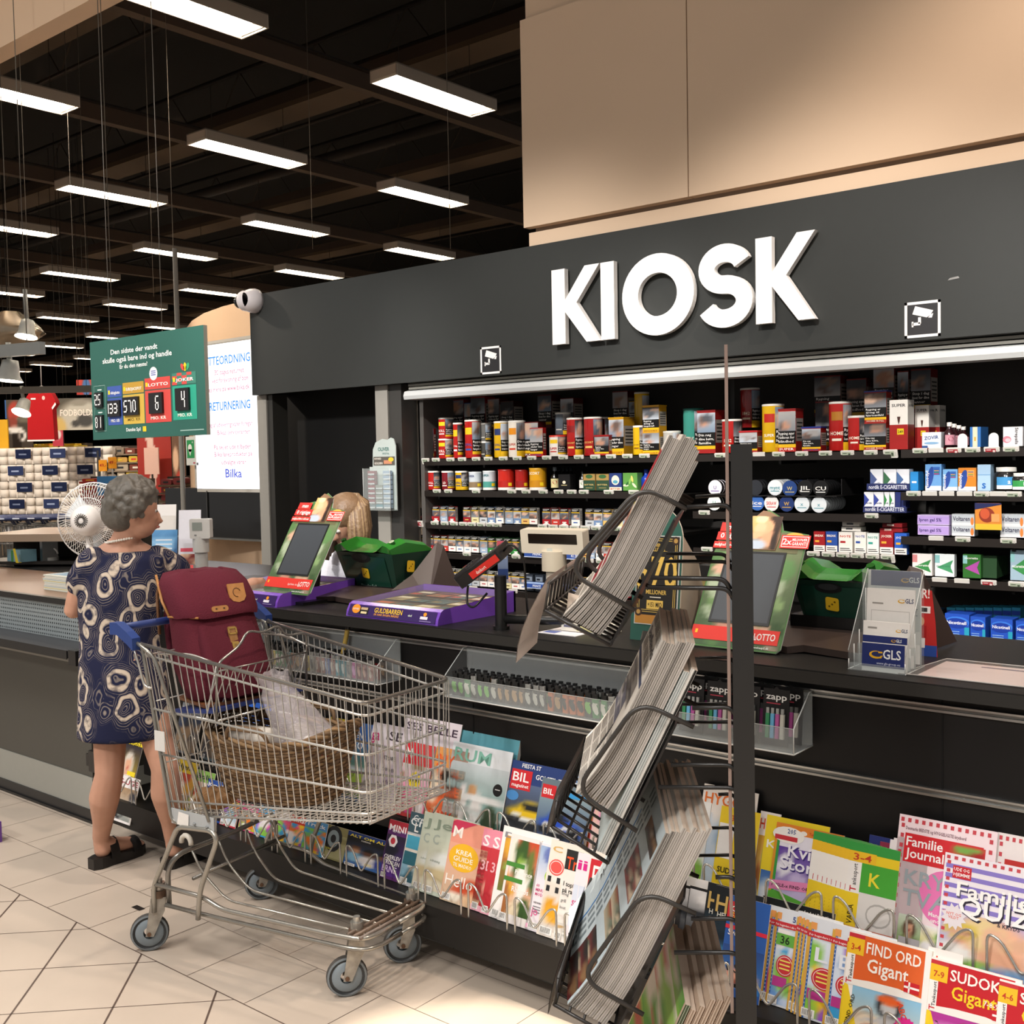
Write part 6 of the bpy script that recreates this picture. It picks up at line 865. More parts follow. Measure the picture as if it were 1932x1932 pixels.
def dots(B,f,w,h,t=.055,c='c8444e'):
    n=13
    for k in range(n):
        for u,v in ((.03,.02+.96*k/n),(.93,.02+.96*k/n),(.02+.96*k/n,.95),(.02+.96*k/n,.012)): B.rect(f,w*u,h*v,w*(u+.035),h*(v+.03),c,.0008)
def fj(B,f,w,h):
    dots(B,f,w,h); B.rect(f,w*.08,h*.66,w*.88,h*.87,'d0242c',.0008); B.text(f,'Familie',w*.1,h*.78,h*.07,'faf4f2',.0013,.03,w=w*.38); B.text(f,'Journal',w*.1,h*.695,h*.07,'faf4f2',.0013,.03,w=w*.4); B.img(f,w*.54,h*.66,w*.9,h*.86,10,8,soft(('d0242c','d0242c'),[(.3,.45,.3,.4,'c83028',.2),(.7,.5,.32,.42,'a81c1c',0),(.5,.85,.4,.12,'7aa84a',.1)]),.001); B.text(f,'Danmarks BEDSTE og HYGGELIGSTE krydsord',w*.08,h*.895,h*.025,'6a3a4a',.0012,.01,w=w*.62)
    B.ell(f,w*.56,h*.45,w*.28,h*.2,'e878b4',.0008,n=28); B.text(f,'KRYDS',w*.12,h*.5,h*.11,'9aa4aa',.0014,.03,w=w*.7); B.text(f,'TVÆRS',w*.12,h*.35,h*.12,'9aa4aa',.0014,.03,w=w*.74); B.text(f,'Mange',w*.4,h*.31,h*.03,'faf4f2',.0014,.02); B.text(f,'under',w*.43,h*.27,h*.03,'faf4f2',.0014,.02); B.img(f,w*.1,h*.07,w*.34,h*.28,10,12,face('5a4030','dca888','7a8a5a',('8aa86a','c8d0c0')),.001); B.img(f,w*.34,h*.03,w*.62,h*.24,8,8,rpic(150,['5a9a3a','2a2a5a','d8d04a','efecec']),.0009); B.rect(f,w*.12,h*.06,w*.34,h*.12,'b8b4b8',.0013)
mag('U',1699,1535,'Familie Journal crossword magazine with strawberries and pink circle','f4dfe4',None,'fff',None,w=.235,lay=11,extra=fj,bar=False,spine='efe4e6')
def fq(B,f,w,h):
    for k in range(7): B.rect(f,w*.02,h*(.36+.085*k),w,h*(.4+.085*k),'8a7ac8',.0004)
    dots(B,f,w,h); B.rect(f,w*.09,h*.79,w*.27,h*.9,'c8242e',.0009); B.text(f,'UDE OG',w*.1,h*.855,h*.03,'faf4f2',.0014,.02,w=w*.15); B.text(f,'HJEMME',w*.1,h*.81,h*.03,'faf4f2',.0014,.02,w=w*.16)
    B.img(f,w*.02,h*.0,w,h*.5,18,14,soft(('c8d0c8','b8a8dc'),[(.5,.5,.36,.5,'f0b898',0),(.45,.65,.2,.35,'e8cf98',.2),(.52,.66,.11,.2,'e8b898',0),(.6,.25,.25,.25,'e0a888',0),(.85,.7,.2,.1,'e0b090',.5),(.2,.7,.16,.14,'d8c04a',0),(.15,.65,.05,.08,'d8a888',0),(.25,.65,.05,.08,'d8a888',0),(.15,.25,.2,.2,'efece8',0),(.4,.1,.2,.12,'7ab04a',0),(.75,.1,.3,.12,'6a9ac8',0),(.6,.05,.15,.08,'c83a5a',0)]),.0006)
    B.text(f,'Familie',w*.155,h*.625,h*.13,'4a4660',.0013,.03,w=w*.7); B.text(f,'Familie',w*.145,h*.64,h*.13,'fbf8f4',.0017,.03,w=w*.7); B.text(f,'QUIZ',w*.195,h*.475,h*.16,'2a2434',.0015,.03,w=w*.68); B.text(f,'QUIZ',w*.18,h*.49,h*.16,'fbf8f6',.002,.02,w=w*.68); B.star(f,w*.14,h*.45,w*.13,'e8e0e4',12,.7,.0014); B.text(f,'NYT OG',w*.14,h*.46,h*.025,'e07a6a',.002,.02,'c'); B.text(f,'VILDT',w*.14,h*.43,h*.025,'e07a6a',.002,.02,'c'); B.text(f,'& KRYDS',w*.55,h*.45,h*.035,'3a3a44',.002,.02)
mag('U',1784,1608,'Familie QUIZ magazine with lilac stripes and a blonde woman','efe8ee',None,'fff',None,w=.24,lay=14,extra=fq,bar=False,spine='e8e4ec')
mag('U',1884,1570,'red and white magazine with yellow K behind the Familie QUIZ','f0e6e4',None,'fff',None,w=.2,lay=6,th=.02,bar=False,extra=lambda B,f,w,h:(B.rect(f,w*.1,0,w,h*.82,'c02a24',.0005),B.text(f,'K',w*.16,h*.58,h*.15,'f0cf4a',.001,.03),dots(B,f,w,h)))
# ================================================================ shopping cart and its load
CO=V((-3.26,2.232,0)); CA=math.radians(5.35); CU=V((math.cos(CA),math.sin(CA),0)); CV=V((-CU.y,CU.x,0))
def cw(u,v,z): return CO+CU*u+CV*v+V((0,0,z))
G='d2d0ca'; R1='8a8680'
cart=thing('shopping_cart','wire shopping cart with blue handle standing before the magazines','shopping cart',CO,rz=CA)
def P(name,fn,parent=cart,**k): B=M(); fn(B); return B.build(name,parent,local=True,**k)
WB={}
def wb(s,u): return .277+(.2-.277)*(u-.03)/.906 if s else 0
def hw(u): return .277-.077*max(0,min(1,(u-.03)/.9))
RAILS=[(.032,1.039,.926,.0068),(.045,1.004,.888,.0042),(.063,.827,.773,.0042),(.087,.678,.662,.0042),(.124,.526,.6,.004),(.13,.478,.575,.0042)]
def zr(k,u): u0,z0,z1,r=RAILS[k]; return z0+(z1-z0)*(u-u0)/(.93-u0)
def rails(B):
    for k,(u0,z0,z1,r) in enumerate(RAILS):
        e=.93; w1=.2-.004*k
        B.tube(rnd([(u0,-hw(u0)*(1-.02*k),z0),(e,-w1,z1),(e+.003,w1,z1),(u0,hw(u0)*(1-.02*k),z0)],.035,5),r,G if k else R1,'chrome',8 if k==0 else 6)
    n=30
    for s in (-1,1):
        for i in range(n):
            a=.05+.87*i/(n-1); b=.135+.785*i/(n-1); B.tube([(a,s*hw(a),zr(0,a)),(b,s*hw(b)*.9,zr(5,b))],.0019,G,'chrome',4,caps=False)
    for i in range(15):
        v=-.19+.38*i/14; B.tube([(.936,v,.926),(.934,v*.98,.575)],.0019,G,'chrome',4,caps=False)
P('wire_basket',rails)
def floorg(B):
    for i in range(13): v=-.185+.37*i/12; B.tube([(.13,v*1.25,.478),(.93,v,.575)],.0019,G,'chrome',4,caps=False)
    for i in range(34): u=.14+.79*i/33; w=.24-.05*(u-.13)/.8; z=.478+(.575-.478)*(u-.13)/.8; B.tube([(u,-w,z-.003),(u,w,z-.003)],.0019,G,'chrome',4,caps=False)
    for u in (.13,.5): B.tube([(u,-.24+.05*u,.472+.12*(u-.13)),(u,.24-.05*u,.472+.12*(u-.13))],.004,G,'chrome',5)
P('basket_floor',floorg)
def gate(B):
    B.tube(rnd([(.13,-.24,.485),(.04,-.27,1.0),(.04,.27,1.0),(.13,.24,.485)],.03),.0035,G,'chrome',6)
    for i in range(13): v=-.22+.44*i/12; B.tube([(.042,v*1.15,.995),(.13,v,.485)],.0019,G,'chrome',4,caps=False)
    for z,u in ((.85,.068),(.65,.1)): B.tube([(u,-.25,z),(u,.25,z)],.0026,G,'chrome',4)
P('rear_gate',gate)
def seat(B):
    B.tube(rnd([(.3,-.2,.8),(.31,-.2,.985),(.31,-.1,1.03),(.31,-.07,1.075),(.31,.0,1.055),(.31,.07,1.075),(.31,.1,1.03),(.31,.2,1.03),(.3,.2,.8)],.03,4),.0042,'8f8d88','chrome',6)
    B.tube([(.308,-.2,.96),(.308,.2,.96)],.0032,'8f8d88','chrome',5); B.tube([(.3,-.2,.8),(.3,.2,.8)],.004,G,'chrome',5)
    for i in range(13): v=-.19+.38*i/12; B.tube([(.308,v,.96),(.2,v,.55+.2)],.0019,G,'chrome',4,caps=False)
    for s in (-1,1): B.tube(rnd([(.31,s*.2,.985),(.2,s*.21,1.01),(.06,s*.23,1.0)],.04),.0035,G,'chrome',5); B.tube([(.3,s*.2,.8),(.08,s*.22,.81)],.0035,G,'chrome',5); B.tube([(.31,s*.2,.985),(.22,s*.2,.7)],.0032,G,'chrome',5)
P('child_seat_frame',seat)
P('child_seat_plate',lambda B:B.add([(.09,-.2,.815),(.29,-.2,.835),(.29,.2,.835),(.09,.2,.815),(.09,-.2,.803),(.29,-.2,.823),(.29,.2,.823),(.09,.2,.803)],[(0,1,2,3),(7,6,5,4),(0,4,5,1),(1,5,6,2),(2,6,7,3),(3,7,4,0)],'22346e','plastic'),label='blue plastic child seat plate')
def handle(B):
    B.tube([(-.065,-.285,1.085),(-.065,.285,1.085)],.0135,'22346e','plastic',10)
P('handle',handle,label='dark blue handle bar')
for s in (-1,1):
    P('handle_bracket',lambda B:B.loft([[(u,s*.29+y,z+q) for y,q in ((-.016,-.02),(.016,-.02),(.016,.02),(-.016,.02))] for u,z in ((-.085,1.085),(-.05,1.086),(.0,1.06),(.03,1.04))],'27407e','plastic',smooth=False),label='blue plastic handle end')
    P('handle_tube',lambda B:(B.tube(rnd([(.02,s*.285,1.045),(.07,s*.285,1.025),(.1,s*.275,1.0),(.31,s*.25,.49)],.03),.0062,'97958f','chrome',8),B.tube(rnd([(-.03,s*.285,1.05),(.035,s*.272,1.035),(.125,s*.25,.47),(.15,s*.245,.455)],.02),.0062,'97958f','chrome',8),B.tube(rnd([(.0,s*.28,1.03),(.02,s*.278,.98),(.04,s*.272,.9),(.07,s*.268,.895)],.02),.0042,G,'chrome',6)))
    P('side_leg',lambda B:B.tube(rnd([(.02,s*.25,.135),(.022,s*.25,.225),(.05,s*.25,.27),(.154,s*.25,.448),(.32,s*.25,.464),(.345,s*.25,.44),(.26,s*.25,.27),(.25,s*.25,.235),(.24,s*.25,.16)],.028),.0085,'a5a29a','chrome',9))
    P('bracket_plate',lambda B:(B.box((.125,s*.248-.002,.455),(.33,s*.248+.002,.505),'a8acae','plastic'),[B.tube([(u,s*.252,.47),(u,s*.252,.474)],.006,'8a8c8c','plastic',6) for u in (.24,.3)]))
    P('chassis_rail',lambda B:B.tube(rnd([(.025,s*.25,.232),(.25,s*.238,.232),(.33,s*.228,.204),(.72,s*.175,.2),(.85,s*.152,.2),(.868,s*.11,.2),(.868,0,.2)],.03),.0078,'a19d95','chrome',9))
    P('chassis_rail',lambda B:B.tube(rnd([(.075,s*.245,.17),(.3,s*.225,.17),(.8,s*.165,.168),(.86,s*.145,.168),(.878,s*.1,.168),(.878,0,.168)],.03),.0072,'928e86','chrome',9))
P('transverse_hoop',lambda B:B.tube(rnd([(.08,-.235,.165),(.08,-.238,.29),(.1,-.21,.335),(.12,.0,.345),(.12,.2,.36),(.09,.238,.3),(.08,.235,.17)],.035),.0085,'8a8781','chrome',9))
P('transverse_bar',lambda B:B.tube([(.16,-.2,.26),(.16,.21,.28)],.006,'7d7a74','chrome',7))
for s in (-.17,.1): P('hook',lambda B:B.tube(arc((0,0),F((.095,s,.36),(1,.0,0),(0,0,1)),.024,math.radians(-10),math.radians(190),8),.0085,'d5d0c4','plastic',7),label='pale plastic coated hook')
P('lower_rack',lambda B:([B.tube(rnd([(.13,v*1.25,.34),(.17,v*1.2,.27),(.27,v*1.1,.195),(.83,v*.8,.2)],.04),.0042,'aaa69e','chrome',6) for v in (-.14,-.05,.05,.14)],B.tube([(.17,-.17,.27),(.17,.17,.27)],.004,'aaa69e','chrome',5)))
P('front_crossbar',lambda B:[B.tube([(u,-.155,.2+.004),(u,.155,.2+.004)],.0062,c,'rust',7) for u,c in ((.8,'6a5a4e'),(.825,'7a685a'),(.85,'82746a'))],label='rusty front crossbars')
def caster(u,v):
    a=math.radians(47); d=V((math.cos(a),math.sin(a),0)); c=V((u,v,.062)); st=c+d*.034; ax=V((-d.y,d.x,0))
    def fork(B):
        B.cyl(st+V((0,0,.118)),st+V((0,0,.142)),.026,'6a5444','rust',14); B.cyl(st+V((0,0,.142)),st+V((0,0,.165)),.02,'a7a49d','chrome',14); B.cyl(st+V((0,0,.165)),st+V((0,0,.18)),.011,'b5b2aa','chrome',10)
        for s in (-1,1):
            o=ax*s*.019; q=[st+d*.022+V((0,0,.12)),st-d*.026+V((0,0,.12)),st-d*.03+V((0,0,.09)),c-d*.012+V((0,0,-.008)),c+d*.014+V((0,0,-.01)),st+d*.018+V((0,0,.075))]
            B.add([p+o for p in q]+[p+o*1.15 for p in q],[(0,1,2,3,4,5),(11,10,9,8,7,6)]+[(i,(i+1)%6,6+(i+1)%6,6+i) for i in range(6)],'a09a90','rust')
        B.cyl(c-ax*.026,c+ax*.026,.007,'6e5340','rust',8)
    f=P('caster_fork',fork)
    def wheel(B):
        prof=[(.02,-.012),(.044,-.012),(.046,-.009),(.05,-.009),(.054,-.013),(.06,-.011),(.0625,-.004),(.0625,.004),(.06,.011),(.054,.013),(.05,.009),(.046,.009),(.044,.012),(.02,.012)]
        B.lathe(c,ax,prof[:3],'7c878e','plastic',28); B.lathe(c,ax,prof[2:5],'2d3032','plastic',28); B.lathe(c,ax,prof[4:6],'70777b','plastic',28); B.lathe(c,ax,prof[5:9],'4a4744','matte',28); B.lathe(c,ax,prof[8:10],'70777b','plastic',28); B.lathe(c,ax,prof[9:12],'2d3032','plastic',28); B.lathe(c,ax,prof[11:],'7c878e','plastic',28)
    w=P('wheel',wheel,parent=f)
for u,v in ((-.008,-.249),(-.008,.249),(.77,-.131),(.77,.131)): caster(u,v)
P('price_card',lambda B:B.box((.1,-.286,.70),(.15,-.284,.765),'d3d2ce','paper'),label='pale square card on the cart side')
P('paper_label',lambda B:B.add([(.155,-.2525,.458),(.21,-.2525,.452),(.215,-.253,.497),(.165,-.2525,.5)],[(0,1,2,3)],'e2dfda','paper'),label='torn white paper label')
# ---- wicker basket in the cart
bz=.532; bc=(.385,.0); t=thing('wicker_basket','brown woven wicker basket lying in the shopping cart','basket',cw(bc[0],bc[1],bz),rz=CA+math.radians(6))
def ov(th,h): # boat shaped rim, wider at the top
    k=h/.2; a=.2+.07*k; b=.125+.045*k; e=abs(math.cos(th)); x=a*math.copysign(abs(math.cos(th))**.8,math.cos(th)); y=b*math.copysign(abs(math.sin(th))**.8,math.sin(th)); return x,y,h*(1+.25*e**3)
B=M(); n=96
for r in range(19):
    h=.006+.0102*r; pts=[]
    for i in range(n): th=2*math.pi*i/n; x,y,z=ov(th,h); q=1+(.014 if (i//2+r)%2 else -.014); pts.append((x*q,y*q,z))
    B.tube(pts,.0055,['6a5136','7d6243','5a442e','735838'][r%4],'wicker',5,closed=True)
B.build('woven_wall',t,local=True)
B=M()
for i in range(32): th=2*math.pi*i/32; B.tube([ov(th,h) for h in (0,.05,.1,.15,.2)],.004,'5d4630','wicker',5)
B.build('stakes',t,local=True)
B=M()
for k in range(4):
    B.tube([(x*(1+.03*math.sin(9*th+k*1.6)),y*(1+.05*math.sin(9*th+k*1.6)),z+.008*math.cos(9*th+k*1.6)) for th in [2*math.pi*i/n for i in range(n)] for x,y,z in [ov(th,.2)]],.0065,['7d6243','6a5136','8a6d4a','604a32'][k],'wicker',5,closed=True)
B.build('braided_rim',t,local=True)
B=M(); B.loft([[(x*k,y*k,z) for i in range(32) for x,y,_ in [ov(2*math.pi*i/32,0)]] for k,z in ((1,.0),(1,.006))],'5a442e','wicker'); B.build('base',t,local=True)
for s in (-1,1):
    B=M(); 
    for k in (-1,1): B.tube(rnd([ov(s*math.pi/2-.25+math.pi*0,.2),(ov(s*math.pi/2-.2,.2)[0],ov(s*math.pi/2,.2)[1]*1.05,.25+.004*k),(ov(s*math.pi/2+.2,.2)[0],ov(s*math.pi/2,.2)[1]*1.05,.25+.004*k),ov(s*math.pi/2+.25,.2)],.03),.006,'6a5136','wicker',6)
    B.build('handle',t,local=True)
# white roll pack inside
B=M(); p=cw(.27,-.03,.705); ax=CU*.98+CV*.1; B.lathe(p-ax*.1,ax,[(0,0),(.035,.0),(.043,.012),(.043,.19),(.035,.2),(0,.2)],'efe6dc','film',18); B.lathe(p-ax*.1,ax,[(.0,.005),(.03,.006),(.0405,.014),(.0405,.186),(.03,.194),(0,.195)],'eee4da','paper',18); 
for k in range(3): B.lathe(p-ax*.098+ax*.002,ax,[(.012+.009*k,-.001),(.015+.009*k,-.0012)],'3a56a8','print',16)
B.build('paper_roll_pack',None,'white roll pack with blue end lying in the wicker basket','package')
# thin plastic bag with red print
def crumple(rings,seed,amp): 
    r=random.Random(seed); out=[]
    for j,(c,ru,rv) in enumerate(rings):
        ph=[r.uniform(0,6.28) for _ in range(4)]; out.append([c+CU*(ru*math.cos(t)*(1+amp*math.sin(5*t+ph[0])+amp*math.sin(9*t+ph[1])))+CV*(rv*math.sin(t)*(1+amp*math.sin(4*t+ph[2])+amp*math.sin(11*t+ph[3])))+V((0,0,.006*math.sin(7*t+ph[1]))) for t in [2*math.pi*i/40 for i in range(40)]])
    return out
B=M(); rg5=[(cw(.50,-.0,.665),.05,.05),(cw(.505,-.0,.68),.105,.085),(cw(.50,.0,.72),.115,.09),(cw(.475,-.0,.765),.105,.085),(cw(.43,-.0,.81),.085,.075),(cw(.39,-.0,.85),.07,.06),(cw(.365,-.0,.885),.045,.04),(cw(.35,.0,.905),.05,.05),(cw(.34,.0,.925),.06,.055)]
B.loft(crumple(rg5,4,.07),'e6dde0','film',caps=False); BAG=B.build('plastic_bag',None,'thin translucent plastic bag standing in the wicker basket','bag')
B=M(); r=random.Random(2)
for k in range(9): 
    c=cw(.55+r.uniform(-.03,.05),-.045+r.uniform(-.03,.03),.695+r.uniform(-.02,.05)); B.ball(c,(r.uniform(.012,.028),r.uniform(.008,.02),r.uniform(.012,.03)),r.choice(['c8283a','d84050','b82030','e8e0dc']),'gloss',10,6)
B.ball(cw(.5,-.01,.70),(.085,.065,.04),'e2d4d2','film',14,8); B.ball(cw(.47,.0,.74),(.05,.045,.035),'c8b8a8','film',12,8)
B.build('wrapped_food',None,'red and white wrapped food inside the plastic bag','food')
B=M(); c=cw(.2,-.13,.515); B.loft(crumple([(c+V((0,0,z)),a,b) for z,a,b in ((-.02,.05,.04),(0,.075,.055),(.02,.07,.05),(.032,.03,.02))],9,.08),'8e6a48','paper',smooth=False); B.build('paper_bag',None,'crumpled brown paper bag at the rear of the cart floor','bag')
# ---- maroon backpack on the child seat
BP=thing('backpack','maroon canvas backpack with leather patches sitting in the cart child seat','backpack',cw(.17,-.03,.838),rz=CA+math.radians(-14))
MAR='58212c'
def bag(rows,nx=9,p=3.2): # rows of (z, lean u, half depth, half width)
    out=[]
    for z,u,a,b in rows:
        out.append([(u+a*math.copysign(abs(math.cos(t))**(2/p),math.cos(t)),b*math.copysign(abs(math.sin(t))**(2/p),math.sin(t)),z+.004*math.sin(5*t)) for t in [2*math.pi*i/36 for i in range(36)]])
    return out
LN_=-.42
def lu_(z): return LN_*z
B=M(); B.loft(bag([(0,.0,.07,.12),(.012,.0,.095,.14),(.06,lu_(.06),.108,.148),(.14,lu_(.14),.11,.148),(.22,lu_(.22),.1,.142),(.3,lu_(.3),.092,.136),(.345,lu_(.345),.085,.13),(.375,lu_(.375),.06,.11)]),MAR,'fabric'); B.build('body',BP,local=True)
B=M(); B.loft(bag([(.27,lu_(.27)+.012,.10,.146),(.285,lu_(.285)+.012,.105,.15),(.33,lu_(.33)+.005,.105,.15),(.375,lu_(.375)-.01,.1,.145),(.405,lu_(.4)-.02,.08,.125),(.415,lu_(.41)-.02,.04,.08)]),'5e2431','fabric'); FL=B.build('top_flap',BP,local=True)
def onf(z,v,d=0): return F((lu_(z)+.1+d,v,z),(0,1,0),(LN_,0,1))
B=M(); g=onf(.345,.055,.012); B.prism(g,[(-.03,-.02),(-.02,-.034),(.0,-.04),(.02,-.034),(.03,-.02),(.03,.028),(-.03,.028)],-.004,.003,'b0793f','leather'); g2=g.sub(0,0,.0034); [B.tube([g2.p(.014*math.cos(a)-.002,.016*math.sin(a)-.004) for a in [math.pi*(.1+.18*i) for i in range(9)]],.0016,'6a4420','leather',4)]; B.build('leather_patch',FL,local=True,label='tan leather badge patch')
B=M(); g=onf(.295,-.02,.014); B.prism(g,rrect(-.03,-.01,.03,.01,.009),-.002,.003,'a8733c','leather'); [B.ell(g,u,0,.004,.003,'3a2616',.0036,n=8) for u in (-.014,.014)]; B.build('leather_tab',FL,local=True,label='small tan leather lash tab')
B=M(); B.tube([(lu_(.28)+.0,-.152,.275),(lu_(.33)-.02,-.156,.32),(lu_(.4)-.09,-.13,.4)],.005,'a8733c','leather',6); B.tube([(lu_(.28)+.11,-.1,.272),(lu_(.28)+.0,-.155,.272)],.004,'a8733c','leather',6); B.build('piping',FL,local=True,label='tan leather edge piping')
B=M(); B.loft(bag([(.02,lu_(.02)+.095,.03,.1),(.05,lu_(.05)+.1,.042,.112),(.12,lu_(.12)+.1,.044,.112),(.2,lu_(.2)+.09,.036,.108),(.245,lu_(.245)+.08,.02,.1)]),'531e29','fabric'); PK_=B.build('front_pocket',BP,local=True)
B=M(); g=onf(.2,.0,.026); B.prism(g,rrect(-.014,-.05,.014,.04,.004),-.004,.002,'8a6030','leather'); B.frame(g,-.016,.012,.016,.036,.005,'c8a860',.004,'chrome'); B.prism(g.sub(0,-.026,.002),rrect(-.012,-.012,.012,.012,.003),0,.004,'c8a860','chrome'); B.ell(g,0,-.026,.005,.005,'7a6230',.0066,n=8); B.build('buckle',PK_,local=True,label='brass buckle on a leather strap')
B=M(); 
for v in (-.07,.07): B.tube(rnd([(lu_(.36)-.08,v,.36),(lu_(.3)-.15,v*1.3,.28),(lu_(.1)-.16,v*1.6,.12),(-.09,v*1.5,.03)],.06),.012,'4e1c28','fabric',8)
B.build('shoulder_strap',BP,local=True)
B=M(); B.tube(rnd([(lu_(.39)-.05,-.1,.385),(lu_(.36)-.13,-.12,.36),(lu_(.2)-.14,-.14,.2)],.05),.006,'6a4524','leather',6); B.build('carry_strap',BP,local=True,label='brown leather strap at the side')
B=M(); B.box((-.1,-.14,-.006),(.1,.14,.004),'6a3f20','leather'); B.build('leather_base',BP,local=True,label='brown leather bottom corners')
# ================================================================ newspaper stand
SP=AT(1405,1400,2.07); SP=V((SP.x,SP.y,0)); sw=V((-.474,.88,0)).normalized(); sn=V((-sw.y,sw.x,0)); WID=.52
def SN(px,py,w=0): q=PPL(px,py,SP+sw*w,sw); return ((q-SP).dot(sn),q.z)   # (n,z) in the stand's own side plane
def SW(n,z,w=0): return SP+sn*n+sw*w+V((0,0,z))
st=thing('newspaper_stand','black wire newspaper stand with a tall post and tilted baskets','newspaper stand',SP)
K='2a2725'
for w in (0,WID):
    B=M(); n0=SN(1380,1000)[0]; n1=SN(1420,1000)[0]; zt=SN(1398,838)[1]
    q=[SW(n,z,ww) for z in (0,zt) for n,ww in ((n1,w-.012),(n0,w-.012),(n0,w+.03),(n1,w+.03))]; B.add(q,[(0,1,2,3),(7,6,5,4),(0,4,5,1),(1,5,6,2),(2,6,7,3),(3,7,4,0)],'1f1e1d','plastic'); B.build('post',st)
B=M(); B.tube([SW(n0+.01,.03,0),SW(n0+.01,.03,WID)],.012,K,'plastic',6)
for w in (0,WID): B.tube([SW(-.2,.012,w),SW(.3,.012,w)],.012,K,'plastic',6)
B.build('foot',st)
B=M(); zs=SN(1370,650)[1]; q=[SW(n,z,w) for z in (.55,zs) for n,w in ((n0+.004,.0),(n0+.01,.0),(n0+.01,WID),(n0+.004,WID))]; B.add(q,[(3,2,1,0),(4,5,6,7),(0,1,5,4),(1,2,6,5),(2,3,7,6),(3,0,4,7)],'8f7a70','print'); B.build('sign_board',st,label='thin reddish sign board seen edge-on above the post')
BK=[dict(f=(1028,1152),b=(1150,1217),t=(1345,832),loop=[(1296,961),(1210,915),(1070,1078),(1198,1152)],arms=[(1296,957,1372,952),(1222,1108,1372,1110),(1228,1090,1366,1092)]),
    dict(f=(1042,1560),b=(1146,1628),t=(1352,1205),loop=[(1309,1372),(1205,1322),(1085,1492),(1202,1568)],arms=[(1306,1336,1378,1334),(1266,1443,1380,1443),(1242,1485,1386,1486)]),
    dict(f=(1046,1896),b=(1156,1958),t=(1372,1530),loop=[(1313,1724),(1215,1680),(1095,1847),(1214,1914)],arms=[(1350,1655,1384,1654),(1304,1733,1386,1733),(1272,1797,1388,1797)]),
    dict(f=(1085,2262),b=(1196,2324),t=(1390,1905),loop=[(1345,2090),(1250,2046),(1130,2213),(1250,2280)],arms=[(1330,2100,1392,2100),(1300,2163,1394,2163)])]
def basket(d):
    fn,fz=SN(*d['f']); bn,bz_=SN(*d['b']); tn,tz=SN(*d['t']); W0,W1=.0,WID
    B=M(); n=12
    for i in range(n): w=W0+(W1-W0)*i/(n-1); B.tube([SW(fn,fz,w),SW(bn,bz_,w)],.0042 if i in (0,n-1) else .0034,K,'plastic',5)
    for k in range(5): s=k/4; B.tube([SW(fn+(bn-fn)*s,fz+(bz_-fz)*s,W0),SW(fn+(bn-fn)*s,fz+(bz_-fz)*s,W1)],.0042 if k in (0,4) else .003,K,'plastic',5)
    un,uz=(fn-bn),(fz-bz_); L=math.hypot(un,uz); pn,pz=-uz/L*1,un/L  # perpendicular, upward
    if pz<0: pn,pz=-pn,-pz
    for i in range(n): w=W0+(W1-W0)*i/(n-1); B.tube([SW(fn,fz,w),SW(fn+pn*.02,fz+pz*.06,w)],.003,K,'plastic',5)
    B.tube([SW(fn+pn*.02,fz+pz*.06,W0),SW(fn+pn*.02,fz+pz*.06,W1)],.0042,K,'plastic',5); bk=B.build('wire_basket',st)
    B=M(); dn,dz=tn-bn,tz-bz_; e=.62
    q=[SW(bn+dn*s+o[0],bz_+dz*s+o[1],w) for o in ((0,0),(-.004,-.002)) for s,w in ((0,W0+.01),(e,W0+.01),(e,W1-.01),(0,W1-.01))]; B.add(q,[(0,1,2,3),(7,6,5,4),(0,4,5,1),(1,5,6,2),(2,6,7,3),(3,7,4,0)],'1b1918','plastic'); B.build('back_plate',bk)
    for w in (W0,W0+(W1-W0)*.36,W0+(W1-W0)*.74): B=M(); B.tube(rnd([SW(*SN(*p),w) for p in d['loop']],.045,6),.0048,'35322f','plastic',8); B.build('side_loop',bk)
    for w in (W0,W1):
        for x0,y0,x1,y1 in d['arms']: B=M(); a=SN(x0,y0); c=SN(x1,y1); B.tube(rnd([SW(*a,w),SW(*c,w),SW(c[0]-.012,c[1]-.02,w)],.015),.0046,'171514','plastic',6); B.build('arm',bk)
    return fn,fz,bn,bz_,tn,tz,pn,pz,un/L,uz/L
IN=[basket(d) for d in BK]
# price cards on the basket lips
def card(i,w0,w1,h,label,c='cfc4bd',bend=.0):
    fn,fz,bn,bz_,tn,tz,pn,pz,un,uz=IN[i]; B=M(); P_=[]
    for s in range(6):
        k=s/5; P_.append((fn+un*(.006+bend*math.sin(k*1.8))+pn*(.07-h*k)*.3-.0,fz+uz*.006+(.06-h*k)))
    vs=[SW(n+o,z,w) for o in (0,.0012) for n,z in P_ for w in (w0,w1)]; fs=[(2*i_,2*i_+1,2*i_+3,2*i_+2) for i_ in range(5)]+[(12+2*i_+2,12+2*i_+3,12+2*i_+1,12+2*i_) for i_ in range(5)]
    B.add(vs,fs,c,'paper'); B.build('price_card',None,label,'card','cards hung on the basket lips')
card(0,.02,.26,.17,'curled beige card hanging from the lip of the top newspaper basket',bend=.05); card(0,.28,.46,.03,'short beige card on the far part of the top basket lip'); card(1,.03,.46,.09,'worn grey card on the lip of the middle newspaper basket','a79f9a',.01); card(2,.03,.46,.1,'worn grey card on the lip of the bottom newspaper basket','8f8a86',.01)
